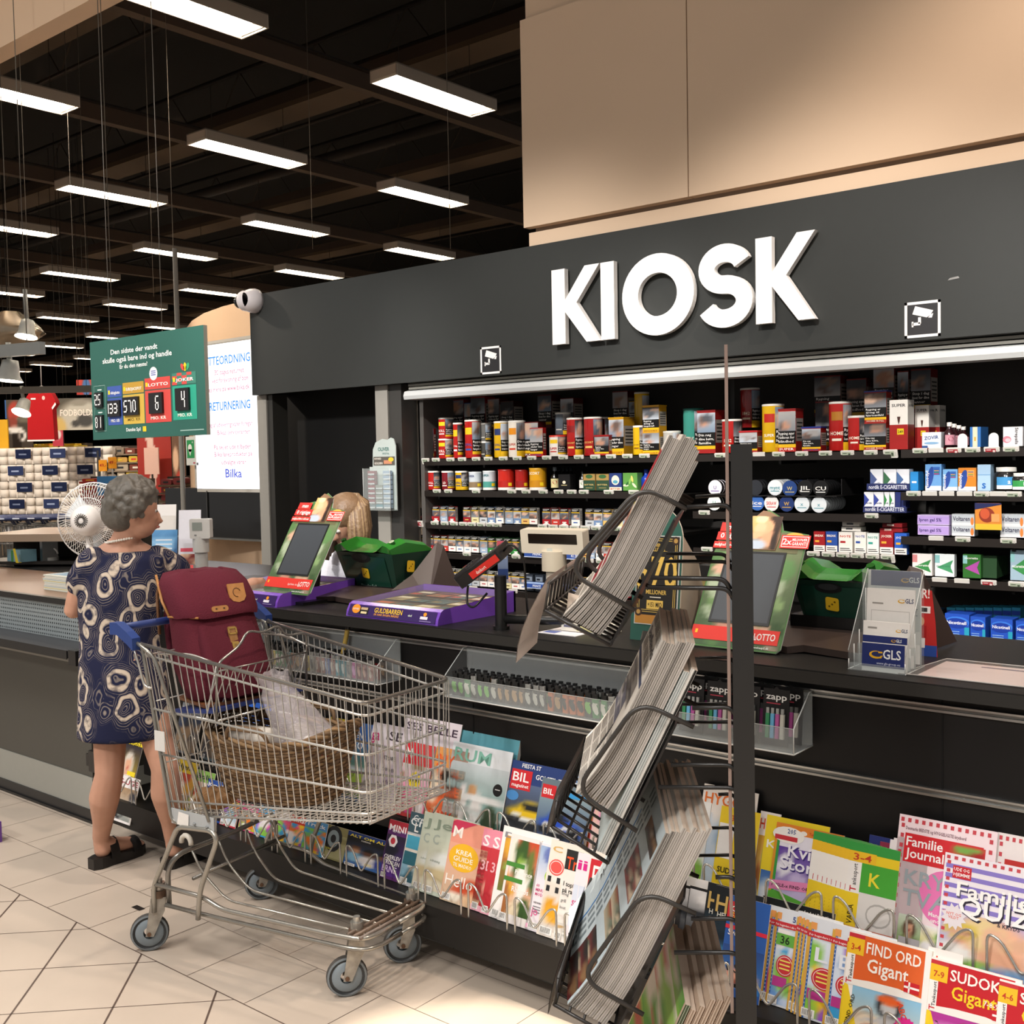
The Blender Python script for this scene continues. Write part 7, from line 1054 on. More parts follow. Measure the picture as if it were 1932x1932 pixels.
fn,fz,bn,bz_,tn,tz,pn,pz,un,uz=IN[0]; B=M(); a=(bn+un*.075,bz_+uz*.075); B.add([SW(a[0],a[1],.1),SW(a[0]+un*.035,a[1]+uz*.035+.002,.1),SW(a[0]+un*.03+.0,a[1]+uz*.03+.04,.1),SW(a[0]-.005,a[1]+.045,.1),SW(a[0],a[1],.13),SW(a[0]+un*.035,a[1]+uz*.035+.002,.13)],[(0,1,2,3),(0,4,5,1)],'e0d0c0','paper'); B.build('paper_scrap',None,'pale paper scrap lying on the top basket grid','paper')
# ---- newspapers: each a folded paper with its own bend
rn=random.Random(31)
def paper(i,k,n_of,label,off,th,w0,w1,top,cover=None,grp=None,curl=.02,edge=None,cov='d8d2c8',bot=.0,sag=.0,toff=0.0,skew=None):
    fn,fz,bn,bz_,tn,tz,pn,pz,un,uz=IN[i]; dn,dz=tn-bn,tz-bz_; L=math.hypot(dn,dz); dn,dz=dn/L,dz/L; nn,nz=dz,-dn   # nn: toward the front (left)
    if nn<0: nn,nz=-nn,-nz
    pts=[]; skew=[.07,.085,.15,.13][i] if skew is None else skew
    for s in range(13):
        q=s/12; h=bot+(top-bot)*q; c=curl*max(0,1-q*2.6)**2+sag*math.sin(math.pi*q)+toff*max(0,q-.75)*4; o=off+c; pts.append((bn+dn*h+nn*o,bz_+dz*h+nz*o+.006))
    B=M(); N=13; wj=[w0,w1]; vs=[]
    for o in (0,th):
        for n,z in pts:
            for w in wj: q_=skew*(w-w0); vs.append(SW(n+nn*(o+q_),z+nz*(o+q_)*.6,w))
    A=lambda o,s,w: o*2*N+s*2+w
    e=edge or rn.choice(['857f78','a39c94','6f6a64','b8b0a8'])
    B.add(vs,[(A(1,s,0),A(1,s+1,0),A(1,s+1,1),A(1,s,1)) for s in range(N-1)],cov,'paper',True)
    B.add(vs,[(A(0,s,1),A(0,s+1,1),A(0,s+1,0),A(0,s,0)) for s in range(N-1)],cov,'paper',True)
    B.add(vs,[(A(0,s,0),A(0,s+1,0),A(1,s+1,0),A(1,s,0)) for s in range(N-1)]+[(A(1,s,1),A(1,s+1,1),A(0,s+1,1),A(0,s,1)) for s in range(N-1)],e,'paper')
    B.add(vs,[(A(0,0,0),A(1,0,0),A(1,0,1),A(0,0,1)),(A(0,N-1,1),A(1,N-1,1),A(1,N-1,0),A(0,N-1,0))],'cbb8a6','paper')
    # page edges as thin lines
    for m_ in range(int(th/.0022)):
        o=(m_+.5)/max(1,int(th/.0022))
        for s in range(N-1): 
            a=V(vs[A(0,s,0)]).lerp(V(vs[A(1,s,0)]),o); b=V(vs[A(0,s+1,0)]).lerp(V(vs[A(1,s+1,0)]),o); a2=V(vs[A(0,s,0)]).lerp(V(vs[A(1,s,0)]),min(1,o+.07)); b2=V(vs[A(0,s+1,0)]).lerp(V(vs[A(1,s+1,0)]),min(1,o+.07)); d=-sw*.0004; B.add([a+d,b+d,b2+d,a2+d],[(0,1,2,3)],['c9c1b8','4a4643'][m_%2],'paper')
    if cover:
        for s in range(N-1):
            a,b=V(vs[A(1,s,0)]),V(vs[A(1,s+1,0)]); c_=V(vs[A(1,s,1)]); f=F(c_,a-c_,b-a); cover(B,f,s,N-1,(b-a).length,(c_-a).length)
    return B.build('newspaper',None,label,'newspaper',grp)
def cv(kind):
    def fn(B,f,s,n,h,w):
        r=random.Random(s*7+kind)
        if kind==0: # red headed tabloid
            if s==n-1: B.rect(f,0,0,w,h,'e6e0d8',.0006,'paper')
            elif s>=n-4: B.rect(f,0,0,w,h,'a82a34',.0006,'paper')
            elif s==n-5: B.rect(f,w*.05,h*.1,w*.5,h*.9,'d8c83a',.0006,'paper')
            elif s in (2,3): B.rect(f,w*.04,h*.2,w*.9,h*.8,'8e2a34',.0006,'paper')
            elif s>4: B.img(f,w*.05,0,w*.95,h,5,2,soft((r.choice(['c89a7a','d8d0c4','8a3a30']),r.choice(['d8b89a','b8a090','8a3a30'])),[]),.0006)
            else: [B.rect(f,w*.05,h*(.15+.2*q),w*.9,h*(.22+.2*q),'5a544e',.0006,'paper') for q in range(4)]
        elif kind==1: # broadsheet
            if s==n-2: B.text(f,'Sjællands',w*.1,h*.1,h*.7,'26221f',.0008,.02,w=w*.8)
            elif s==n-4: B.rect(f,0,h*.3,w,h*.7,'4a5068',.0006,'paper')
            elif s in (6,7): B.img(f,w*.05,0,w*.8,h,6,3,rpic(200+s,['4a4642','8a847c','2a2826','c8c2ba']),.0006)
            elif s in (4,5): B.img(f,w*.02,0,w*.6,h,6,3,rpic(203+s,['8a9ab8','6a6a7a','c8c2ba','4a4642']),.0006)
            else: [B.rect(f,w*(.06+.3*c),h*(.1+.16*q),w*(.06+.3*c)+w*.26,h*(.16+.16*q),'6e6862',.0006,'paper') for q in range(5) for c in range(3)]
        elif kind==2: # good stories
            pass
    return fn
for k in range(10): paper(0,k,10,'%s from the front'%nth(9-k)+' in the folded newspapers of the top basket',.004+.0072*k,.0068,.02,.40+.004*k,.425-.006*abs(5-k)+rn.uniform(-.012,.006),cv(0) if k==9 else None,'newspapers in the top basket',curl=.018+.0012*k)
for k in range(7): paper(1,k,7,'%s from the front'%nth(6-k)+' in the thick broadsheets of the middle basket',.028+.0085*k,.008,.02,.42,.46-.005*k+rn.uniform(-.006,.006),cv(1) if k==6 else None,'broadsheets in the middle basket',curl=.012+.002*k,bot=.085)
paper(1,8,1,'pale blue magazine with a red figure standing behind the broadsheets',.014,.012,.02,.42,.40,lambda B,f,s,n,h,w:B.rect(f,w*.05,h*.2,w*.6,h*.8,['b8ccd0','c83a34','6aa84a'][s%3],.0006,'paper') if s%2 else None,None,curl=.0,edge='b8c0be',cov='c8d4d4')
for k in range(2): paper(1,9+k,1,'glossy white and black leaflet bundle at the back of the middle basket, %s one'%['rear','front'][k],.001+.0065*k,.006,.02,.3,.41,None,'leaflet bundles in the middle basket',curl=0,edge='d8d4cc' if k else '201e1c',cov='d8d4cc')
def gh(B,f,s,n,h,w): # paper with photographs in a column
    r=random.Random(s)
    if 1<=s<=9: B.rect(f,w*.3,0,w*.315,h,'3a78b8',.0007,'paper')
    for q in range(3): B.rect(f,w*(.34+.07*q),h*.08,w*(.37+.07*q),h*.86,'7a858a',.0006,'paper')
    if s==10: B.text(f,'Gode historier',w*.1,h*.9,.036,'2a2e33',.001,.0,w=.27,rot=-math.pi/2)
    if s not in (3,6,9,11): B.img(f,w*.58,0,w*.97,h,6,3,rpic(300+s//3,['4a3a2e','8a6a4a','2a2a2a','b8a890','7a3030','5a6a5a']),.0007)
for k in range(9): paper(2,k,9,'%s from the front'%nth(8-k)+' in the newspapers of the lower basket',.004+.0085*k,.008,.02,.44,.46-.006*k+rn.uniform(-.01,.008),gh if k==8 else None,'newspapers in the lower basket',curl=.014+.001*k,cov='b9c5c9' if k==8 else 'd8d2c8',bot=.0)
fn,fz,bn,bz_,tn,tz,pn,pz,un,uz=IN[2]; dn,dz=tn-bn,tz-bz_; L=math.hypot(dn,dz); dn,dz=dn/L,dz/L; nn,nz=dz,-dn
o=.004+.0085*8+.0088; a=SW(bn+dn*.43+nn*o,bz_+dz*.43+nz*o+.006,.05); b_=SW(bn+dn*.2+nn*o,bz_+dz*.2+nz*o+.006,.05); pass
for k in range(6): paper(3,k,6,'%s from the front'%nth(5-k)+' in the tan papers at the lower picture edge',.004+.013*k,.011,.05,.4,.50-.012*k+rn.uniform(-.02,.01),(lambda B,f,s,n,h,w:B.img(f,w*.03,0,w*.97,h,5,2,rpic(400+s,['5a9a3a','8ab84a','d8d0c0','b85a4a']),.0006)) if k==5 else None,'papers in the lowest basket',curl=.0,edge='b79c84' if k<5 else '4a5a3a',cov='c8b09a')
# ================================================================ people
m=mat('dress',.9,spec=.15); nt=m.node_tree; N=nt.nodes; L=nt.links; bs=N['Principled BSDF']
tc=N.new('ShaderNodeTexCoord'); nz_=N.new('ShaderNodeTexNoise'); nz_.inputs['Scale'].default_value=9; L.new(tc.outputs['Object'],nz_.inputs['Vector'])
mxv=N.new('ShaderNodeMix'); mxv.data_type='VECTOR'; mxv.inputs[0].default_value=.06; L.new(tc.outputs['Object'],mxv.inputs[4]); L.new(nz_.outputs['Color'],mxv.inputs[5])
mpg=N.new('ShaderNodeMapping'); mpg.inputs['Scale'].default_value=(11.5,11.5,8.5); L.new(mxv.outputs[1],mpg.inputs[0])
vo=N.new('ShaderNodeTexVoronoi'); vo.inputs['Scale'].default_value=1; vo.inputs['Randomness'].default_value=.75; L.new(mpg.outputs[0],vo.inputs['Vector'])
n2=N.new('ShaderNodeTexNoise'); n2.inputs['Scale'].default_value=38; n2.inputs['Detail'].default_value=5; L.new(tc.outputs['Object'],n2.inputs['Vector'])
def mth(op,a,b=None):
    k=N.new('ShaderNodeMath'); k.operation=op
    for i,x in enumerate((a,b)):
        if x is None: continue
        if isinstance(x,(int,float)): k.inputs[i].default_value=x
        else: L.new(x,k.inputs[i])
    return k.outputs[0]
def ramp(x,pts):
    r=N.new('ShaderNodeValToRGB'); L.new(x,r.inputs[0]); e=r.color_ramp.elements
    while len(e)<len(pts): e.new(.5)
    for q,(p,v) in zip(e,pts): q.position=p; q.color=(v,v,v,1)
    return r.outputs[0]
d_=vo.outputs['Distance']; thick=ramp(d_,[(.29,0),(.33,1),(.41,1),(.45,0)])
fine=ramp(mth('FRACT',mth('MULTIPLY',d_,15)),[(.3,0),(.42,.75),(.6,.75),(.72,0)]); fm=ramp(d_,[(.1,.5),(.3,.4),(.45,.5),(.62,.35),(.72,0)])
fac=mth('MULTIPLY',mth('MAXIMUM',mth('MULTIPLY',fine,fm),thick),ramp(n2.outputs['Fac'],[(.34,.25),(.52,1)]))
mc=N.new('ShaderNodeMix'); mc.data_type='RGBA'; L.new(fac,mc.inputs[0]); mc.inputs[6].default_value=(*lin('20233c'),1); mc.inputs[7].default_value=(*lin('c3b5a4'),1); L.new(mc.outputs[2],bs.inputs['Base Color'])
def fuse(o,vox=.009,sm=4):
    r=o.modifiers.new('Remesh','REMESH'); r.mode='VOXEL'; r.voxel_size=vox; r.use_smooth_shade=True
    s=o.modifiers.new('Smooth','SMOOTH'); s.factor=.6; s.iterations=sm
    dg=bpy.context.evaluated_depsgraph_get(); me=bpy.data.meshes.new_from_object(o.evaluated_get(dg)); mt=list(o.data.materials); c0=o.data.color_attributes['Col'].data[0].color[:]
    o.modifiers.clear(); o.data=me
    if not me.materials: [me.materials.append(x) for x in mt]
    a=me.color_attributes.get('Col') or me.color_attributes.new('Col','FLOAT_COLOR','CORNER'); a.data.foreach_set('color',list(c0)*len(a.data)); return o
def limb(B,pts,rs,col,m,n=10):
    P=[]; Rr=[]
    for i in range(len(pts)-1):
        for k in range(4): t=k/4; P.append(V(pts[i]).lerp(V(pts[i+1]),t)); Rr.append(rs[i]+(rs[i+1]-rs[i])*t)
    P.append(V(pts[-1])); Rr.append(rs[-1]); B.tube(P,Rr,col,m,n)
    for p,r in ((P[0],Rr[0]),(P[-1],Rr[-1])): B.ball(p,r*.98,col,m,10,7)
    for i in range(1,len(pts)-1): B.ball(pts[i],rs[i]*.99,col,m,10,7)
SKN='bd8f78'
RX=V((math.cos(YAW),math.sin(YAW),0)); AW=V((-math.sin(YAW),math.cos(YAW),0))   # picture-right and away, on the floor
T0=4.33
def WP(px,py,t=T0): return AT(px,py,t)
fl=PZ(210,1632,0); fr=PZ(345,1632,0)
person=thing('person','grey haired woman in navy swirl patterned dress standing behind the shopping cart','person',(-3.9,2.33,0))
heelL=PZ(176,1640,0); toeL=PZ(254,1612,0); heelR=PZ(312,1640,0); toeR=PZ(388,1612,0)
kL=WP(206,1462,4.32); kR=WP(312,1450,4.3); aL=heelL+(toeL-heelL)*.2+V((0,0,.115)); aR=heelR+(toeR-heelR)*.2+V((0,0,.115)); hL=WP(210,1265,4.37); hR=WP(262,1262,4.37)
B=M()
def leg(h,k,a,heel,toe):
    mid=k.lerp(a,.32)+AW*-.022; limb(B,[h,h.lerp(k,.5),k,mid,k.lerp(a,.75),a],[.08,.07,.055,.06,.04,.033],SKN,'skin',12)
    d=(toe-heel).normalized(); B.ball(heel+d*.045+V((0,0,.068)),(.034,.034,.034),SKN,'skin'); limb(B,[a+V((0,0,-.02)),heel+d*.12+V((0,0,.065)),heel+d*.19+V((0,0,.052))],[.032,.032,.027],SKN,'skin')
    q=V((-d.y,d.x,0)); 
    for i in range(5): s=(i-2)*.015; B.ball(heel+d*(.222-abs(i-1.5)*.006)+q*s+V((0,0,.047)),(.0125,.0125,.01),SKN,'skin',8,6)
leg(hL,kL,aL,heelL,toeL); leg(hR,kR,aR,heelR,toeR)
ch=WP(232,1075,4.38); nb=WP(232,1028,4.39); hd=WP(255,962,4.36)
B.ball(WP(240,1255,4.37),(.14,.12,.13),SKN,'skin',16,10); limb(B,[WP(240,1235,4.37),WP(228,1150,4.37),ch],[.11,.1,.085],SKN,'skin',14); limb(B,[ch,nb,hd+V((0,0,-.03))],[.08,.056,.05],SKN,'skin',12)
shL=WP(168,1062,4.34); shR=WP(305,1058,4.42); limb(B,[shL,ch,shR],[.048,.075,.048],SKN,'skin',12); limb(B,[shL.lerp(nb,.35)+V((0,0,.0)),nb,shR.lerp(nb,.35)],[.04,.05,.04],SKN,'skin')
eL=WP(138,1150,4.36); wL=WP(215,1140,4.62); limb(B,[shL,shL.lerp(eL,.5),eL,eL.lerp(wL,.4),wL],[.05,.046,.037,.034,.023],SKN,'skin')
eR=WP(352,1092,4.5); wR=WP(452,1110,4.56); limb(B,[shR,shR.lerp(eR,.5),eR,eR.lerp(wR,.4),wR],[.05,.045,.036,.033,.023],SKN,'skin')
hp=WP(478,1102,4.585); 
B.ball(wR.lerp(hp,.55),(.03,.03,.02),SKN,'skin'); limb(B,[wR,hp],[.024,.03],SKN,'skin')
for i,(dx,dy,ln) in enumerate([(22,-4,1),(25,4,1),(24,11,.95),(18,18,.85)]):
    a=WP(482+i*1,1094+7*i,4.59+.004*i); m1=WP(482+dx*.6,1092+8*i,4.60); e_=WP(480+dx,1101+8*i,4.605); limb(B,[a,m1,e_],[.0095,.009,.0078],SKN,'skin',8)
limb(B,[WP(470,1110,4.575),WP(484,1122,4.57),WP(496,1124,4.575)],[.011,.0095,.0085],SKN,'skin',8)
hl=WP(228,1138,4.66); limb(B,[wL,hl],[.024,.028],SKN,'skin')
for i in range(4): limb(B,[hl,hl+RX*(.03+.004*i)+V((0,0,.02-.012*i)),hl+RX*.065+V((0,0,.012-.012*i))],[.0095,.009,.0078],SKN,'skin',8)
limb(B,[wL,wL+RX*.02+V((0,0,.03)),wL+RX*.05+V((0,0,.04))],[.011,.0095,.0085],SKN,'skin',8)
# head: turned to the right and slightly away, a plain face with eyes, nose, mouth and ear
fd=(RX*.93+AW*.36+V((0,0,-.18))).normalized(); fs=V((-fd.y,fd.x,0)).normalized(); fu=fd.cross(fs)*-1; fu=fs.cross(fd)*-1 if fs.cross(fd).z<0 else fs.cross(fd)
def H(f,s,u): return hd+fd*f+fs*s+fu*u
for c,r in ((H(0,0,.015),(.088,.082,.1)),(H(.03,0,-.045),(.06,.056,.066)),(H(.055,0,-.075),(.028,.03,.024)),(H(.088,0,-.012),(.012,.012,.02)),(H(.1,0,-.03),(.014,.013,.011)),(H(.07,.022,-.02),(.02,.018,.018)),(H(.07,-.022,-.02),(.02,.018,.018)),(H(.085,0,-.058),(.012,.02,.008))): B.ball(c,r,SKN,'skin',16,10)
for s in (-1,1): B.ball(H(-.005,s*.083,-.015),(.014,.012,.028),SKN,'skin',10,7)
body=fuse(B.build('body',person),.0075,3)
B=M()
for s in (-1,1): B.ball(H(.069,s*.032,.008),(.012,.012,.009),'cfc8c0','gloss',10,7); B.ball(H(.079,s*.032,.008),(.005,.005,.005),'3a2c22','gloss',8,6)
B.build('eyes',person); B=M(); B.tube([H(.092,-.024,-.056),H(.099,0,-.054),H(.092,.024,-.056)],.0045,'9a5a50','skin',6); B.build('mouth',person)
B=M(); r=random.Random(6)
B.ball(H(-.018,0,.035),(.098,.098,.1),'5f5b54','hair',18,12); B.ball(H(-.05,0,-.02),(.075,.08,.075),'5f5b54','hair',16,10)
for k in range(230):
    th=r.uniform(0,2*math.pi); z_=r.uniform(-.55,1); q=math.sqrt(max(0,1-z_*z_)); f_,s_,u_=q*math.cos(th),q*math.sin(th),z_
    if f_>.45 and u_<.45: continue
    B.ball(H(-.018+f_*.098,s_*.098,.03+u_*.1),(r.uniform(.012,.02),)*3,'5f5b54','hair',7,5)
HR=fuse(B.build('hair',person,label='short curly grey hair'),.006,1)
# dress: rings across picture-right and away
B=M(); D='20233c'
def ring(px,py,t,hw,hd_,n=28): 
    c=WP(px,py,t); return [c+RX*(hw*math.cos(a))+AW*(hd_*math.sin(a)) for a in [2*math.pi*i/n for i in range(n)]]
B.loft([ring(236,1040,4.385,.125,.085),ring(236,1052,4.38,.165,.105),ring(234,1085,4.38,.178,.125),ring(229,1130,4.375,.172,.128),ring(226,1180,4.37,.158,.122),ring(226,1215,4.37,.156,.125),ring(231,1260,4.365,.168,.142),ring(234,1310,4.36,.176,.15),ring(236,1350,4.355,.182,.152),ring(237,1388,4.35,.187,.152)],D,'dress')
limb(B,[shL+RX*.02+V((0,0,.0)),shL.lerp(eL,.42)],[.068,.066],D,'dress',14); limb(B,[shR-RX*.02,shR.lerp(eR,.55)],[.066,.066],D,'dress',14)
DR=fuse(B.build('dress',person,label='navy dress with cream swirl print'),.009,5); DR.data.materials.clear(); DR.data.materials.append(MATS['dress'])
B=M(); 
for i in range(26): a=math.pi*(.95+1.1*i/25); B.ball(nb+RX*(.07*math.cos(a)+.004)+AW*(.066*math.sin(a))+V((0,0,.022+.012*math.cos(a))),.0055,'e2dcd2','gloss',8,6)
B.build('bead_necklace',person,label='pale bead necklace')
for heel,toe,nm in ((heelL,toeL,'left'),(heelR,toeR,'right')):
    d=(toe-heel).normalized(); f=F(heel-d*.01,d,V((-d.y,d.x,0))); B=M(); out=[(0,-.02),(.03,-.036),(.09,-.034),(.16,-.044),(.215,-.042),(.245,-.02),(.25,.01),(.23,.036),(.17,.042),(.09,.034),(.03,.034),(0,.02)]
    n=len(out); hs=[.045 if u<.12 else .036 for u,_ in out]; B.add([f.p(u,v,.001) for u,v in out]+[f.p(u,v,h) for (u,v),h in zip(out,hs)],[tuple(reversed(range(n))),tuple(range(n,2*n))]+[(i,(i+1)%n,n+(i+1)%n,n+i) for i in range(n)],'171413','plastic'); so=B.build('sandal',person,label='black strapped sandal')
    for u,hh,w_ in ((.09,.105,.04),(.19,.078,.046)):
        B=M(); B.loft([[f.p(u+du,w_*math.cos(a),.03+(hh-.03)*math.sin(a)) for du in (-.019,.019)]+[f.p(u+du,w_*1.08*math.cos(a),.03+(hh-.026)*math.sin(a)) for du in (.019,-.019)] for a in [math.pi*k/10 for k in range(11)]],'171413','leather',smooth=False); B.build('strap',so)
# ---- the cashier bending forward behind the lottery terminal
cs=thing('person','blond cashier in a white shirt bending down behind the lottery screen','person',(-4.05,3.9,0)); t=PY(650,960,3.72).length
def CP(px,py,t_=5.0): return AT(px,py,t_)
hd=CP(655,985,4.93); fd=(RX*-.62-AW*.55+V((0,0,-.55))).normalized(); fs=V((-fd.y,fd.x,0)).normalized(); fu=fs.cross(fd); fu=fu if fu.z>0 else -fu
B=M()
for c,r in ((H(0,0,.015),(.088,.08,.1)),(H(.03,0,-.05),(.06,.056,.066)),(H(.055,0,-.08),(.028,.03,.024)),(H(.1,0,-.02),(.014,.013,.016)),(H(.07,.022,-.02),(.02,.018,.018)),(H(.07,-.022,-.02),(.02,.018,.018))): B.ball(c,r,'c99a80','skin',16,10)
tb=CP(688,1060,5.12); pv=V((-4.0,4.02,.95)); limb(B,[hd-fd*.02,tb+V((0,0,.05)),tb],[.05,.052,.1],'c99a80','skin'); limb(B,[tb,pv],[.11,.12],'c99a80','skin',14)
for s in (-1,1):
    hp_=pv+RX*s*.09; limb(B,[hp_,hp_+V((0,.0,-.45)),hp_+V((0,.03,-.87))],[.08,.06,.04],'c99a80','skin'); ft=hp_+V((0,.03,-.9)); limb(B,[ft+V((0,0,0)),ft+V((-.06,-.14,-.015))],[.04,.032],'c99a80','skin')
    sh=tb+RX*s*.15; el=sh+AW*-.1-RX*.05+V((0,0,-.22)); wr=el+AW*-.12-RX*.08+V((0,0,-.0)); limb(B,[sh,el,wr],[.05,.04,.026],'c99a80','skin'); hh=wr-RX*.05; limb(B,[wr,hh],[.024,.028],'c99a80','skin')
    for i in range(4): limb(B,[hh,hh-RX*.035+AW*(.012*(i-1.5)),hh-RX*.06+AW*(.012*(i-1.5))+V((0,0,-.02))],[.0095,.009,.0075],'c99a80','skin',8)
    limb(B,[wr,wr-RX*.02-AW*.035*s,wr-RX*.05-AW*.04*s],[.011,.0095,.0085],'c99a80','skin',8)
fuse(B.build('body',cs),.009,3)
B=M()
for s in (-1,1): B.ball(H(.078,s*.032,.008),(.012,.012,.009),'ece8e2','gloss',10,7); B.ball(H(.087,s*.032,.008),(.005,.005,.005),'3a2c22','gloss',8,6)
B.build('eyes',cs)
B=M(); B.ball(H(-.02,0,.03),(.1,.1,.1),'7d6248','hair',18,12)
top=hd+V((0,0,.1))-fd*.02
for k in range(46):
    a=-1.4+2.8*k/45; s_=math.sin(a*1.65)*.105; b_=-.09*math.cos(a*1.5); p0=top+fs*(s_*.35)-fd*.02; p1=hd+fs*s_*1.02+fd*(b_*.9+.0)+V((0,0,.055)); p2=hd+fs*s_*1.15+fd*(b_*1.0)+V((0,0,-.05))-fs*0; p3=hd+fs*s_*1.2+fd*(b_+.02)+V((0,0,-.135+.012*math.sin(k*2.3)))
    B.tube([p0,p1,p2,p3],[.012,.016,.016,.009],['7d6248','8f7556','6e543c','9a7f5c'][k%4],'hair',6)
B.build('hair',cs,label='chin length blond hair')
B=M(); limb(B,[tb+V((0,0,.035)),tb-V((0,0,.02)),pv],[.085,.135,.15],'e6e6ee','fabric',16)
for s in (-1,1): sh=tb+RX*s*.15; el=sh+AW*-.1-RX*.05+V((0,0,-.22)); limb(B,[tb+RX*s*.05,sh,sh.lerp(el,.75)],[.1,.072,.06],'e6e6ee','fabric',14)
fuse(B.build('shirt',cs,label='white short sleeved shirt'),.011,4)
B=M(); 
for s in (-1,1): hp_=pv+RX*s*.09; limb(B,[hp_+V((0,0,.03)),hp_+V((0,0,-.45)),hp_+V((0,.03,-.85))],[.115,.085,.065],'22242a','fabric',14)
fuse(B.build('trousers',cs,label='dark trousers'),.012,4)
B=M()
for s in (-1,1): ft=pv+RX*s*.09+V((0,.03,-.92)); limb(B,[ft,ft+V((-.07,-.15,-.0))],[.028,.028],'1a1a1c','leather')
B.build('shoes',cs,label='black shoes')
# ================================================================ signs on the fascia
ks=thing('kiosk_sign','large white raised letters spelling KIOSK on the dark fascia','sign',(-2.65,FY,2.18))
kz=PY(1052,652,FY).z; KH=PY(1052,512,FY).z-kz; ff=XZ((0,FY-.012,kz))
kx=[PY(x,y,FY).x for x,y in ((1051,580),(1143,570),(1183,555),(1324,545),(1434,525))]; kr=[PY(x,y,FY).x for x,y in ((1141,580),(1168,570),(1318,555),(1428,545),(1546,525))]
def letter(ch,x0,x1):
    h=KH; w=x1-x0; st=.09; B=M(); W='fbfaf8'
    if ch=='K':
        s=w*.28; B.prism(ff,[(x0,0),(x0+s,0),(x0+s,h*.42),(x0+w*.72,0),(x1,0),(x0+w*.52,h*.53),(x1*.0+x0+w*1.0,h),(x0+w*.70,h),(x0+s,h*.58),(x0+s,h),(x0,h)],0,.03,W,'sign')
    elif ch=='I': B.prism(ff,[(x0,0),(x1,0),(x1,h),(x0,h)],0,.03,W,'sign')
    elif ch=='O':
        cx=(x0+x1)/2; cy=h/2; n=48; a=w/2; b=h/2*1.02; t=.088
        vs=[ff.p(cx+(a-k)*math.cos(2*math.pi*i/n),cy+(b-k)*math.sin(2*math.pi*i/n),d) for d in (0,.03) for k in (0,t) for i in range(n)]
        j=lambda d,k,i: d*2*n+k*n+i%n
        B.add(vs,[(j(1,0,i),j(1,0,i+1),j(1,1,i+1),j(1,1,i)) for i in range(n)]+[(j(0,0,i),j(0,0,i+1),j(1,0,i+1),j(1,0,i)) for i in range(n)]+[(j(1,1,i),j(1,1,i+1),j(0,1,i+1),j(0,1,i)) for i in range(n)],W,'sign')
    else: # S as a thick stroke
        cx=(x0+x1)/2; t=.04; rx=w/2-t; r1=.48*(h-2*t)/2; r2=.52*(h-2*t)/2
        c1=[(cx+(rx*.92)*math.cos(math.radians(a)),h-t-r1+r1*math.sin(math.radians(a))) for a in range(18,268,10)]; c2=[(cx+rx*math.cos(math.radians(a)),t+r2+r2*math.sin(math.radians(a))) for a in range(92,-168,-10)]
        mid=[c1[-1],c2[0]]; path=c1+c2; L_=[];R_=[]
        for i,p in enumerate(path):
            a=path[max(0,i-1)]; b=path[min(len(path)-1,i+1)]; dx,dy=b[0]-a[0],b[1]-a[1]; q=math.hypot(dx,dy); L_.append((p[0]-dy/q*t,p[1]+dx/q*t)); R_.append((p[0]+dy/q*t,p[1]-dx/q*t))
        n=len(path); vs=[ff.p(u,v,d) for d in (0,.03) for u,v in L_]+[]; vs=[ff.p(*p,d) for d in (0,.03) for S_ in (L_,R_) for p in S_]; j=lambda d,s,i:d*2*n+s*n+i
        B.add(vs,[(j(1,0,i),j(1,1,i),j(1,1,i+1),j(1,0,i+1)) for i in range(n-1)]+[(j(0,0,i),j(1,0,i),j(1,0,i+1),j(0,0,i+1)) for i in range(n-1)]+[(j(1,1,i),j(0,1,i),j(0,1,i+1),j(1,1,i+1)) for i in range(n-1)]+[(j(0,0,0),j(0,1,0),j(1,1,0),j(1,0,0)),(j(1,0,n-1),j(1,1,n-1),j(0,1,n-1),j(0,0,n-1))],W,'sign')
    B.build('letter',ks)
mat('sign',.5,noise=.01)
for ch,a,b in zip('KIOSK',kx,kr): letter(ch,a,b)
def notice(x0,y0,x1,y1,label):
    a=PY(x0,y1,FY); b=PY(x1,y0,FY); a=V((PY(x0,(y0+y1)/2,FY).x,FY-.001,PY(x0,y1-1,FY).z)); W=PY(x1,(y0+y1)/2,FY).x-a.x; f=XZ(a); H_=W; B=M(); 
    B.fbox(f,0,0,W,H_,0,.0008,'2e2e30','print'); B.frame(f,0,0,W,H_,W*.075,'f6f4f2',.0012); c='f6f4f2'; k=W
    B.poly(f,[(k*.22,k*.66),(k*.3,k*.88),(k*.8,k*.72),(k*.72,k*.6),(k*.62,k*.54)],c,.0012); B.poly(f,[(k*.66,k*.53),(k*.76,k*.52),(k*.8,k*.64),(k*.74,k*.62)],c,.0012); B.rect(f,k*.38,k*.38,k*.46,k*.56,c,.0012); B.rect(f,k*.22,k*.34,k*.44,k*.42,c,.0012); B.rect(f,k*.2,k*.3,k*.25,k*.45,c,.0012); B.build('camera_notice',None,label,'sign','video surveillance notices')
notice(907,658,946,708,'small square camera pictogram sign at the lower left of the big letters'); notice(1707,573,1775,640,'square camera pictogram sign right of the big letters')
B=M(); p=PY(1798,526,FY); B.add([(p.x-.02,FY-.001,p.z-.004),(p.x+.025,FY-.001,p.z),(p.x+.02,FY-.001,p.z+.008),(p.x-.012,FY-.001,p.z+.004)],[(0,1,2,3)],'8a8a88','print'); B.build('tape_scrap',None,'tiny torn tape scrap on the fascia at the right','tape')
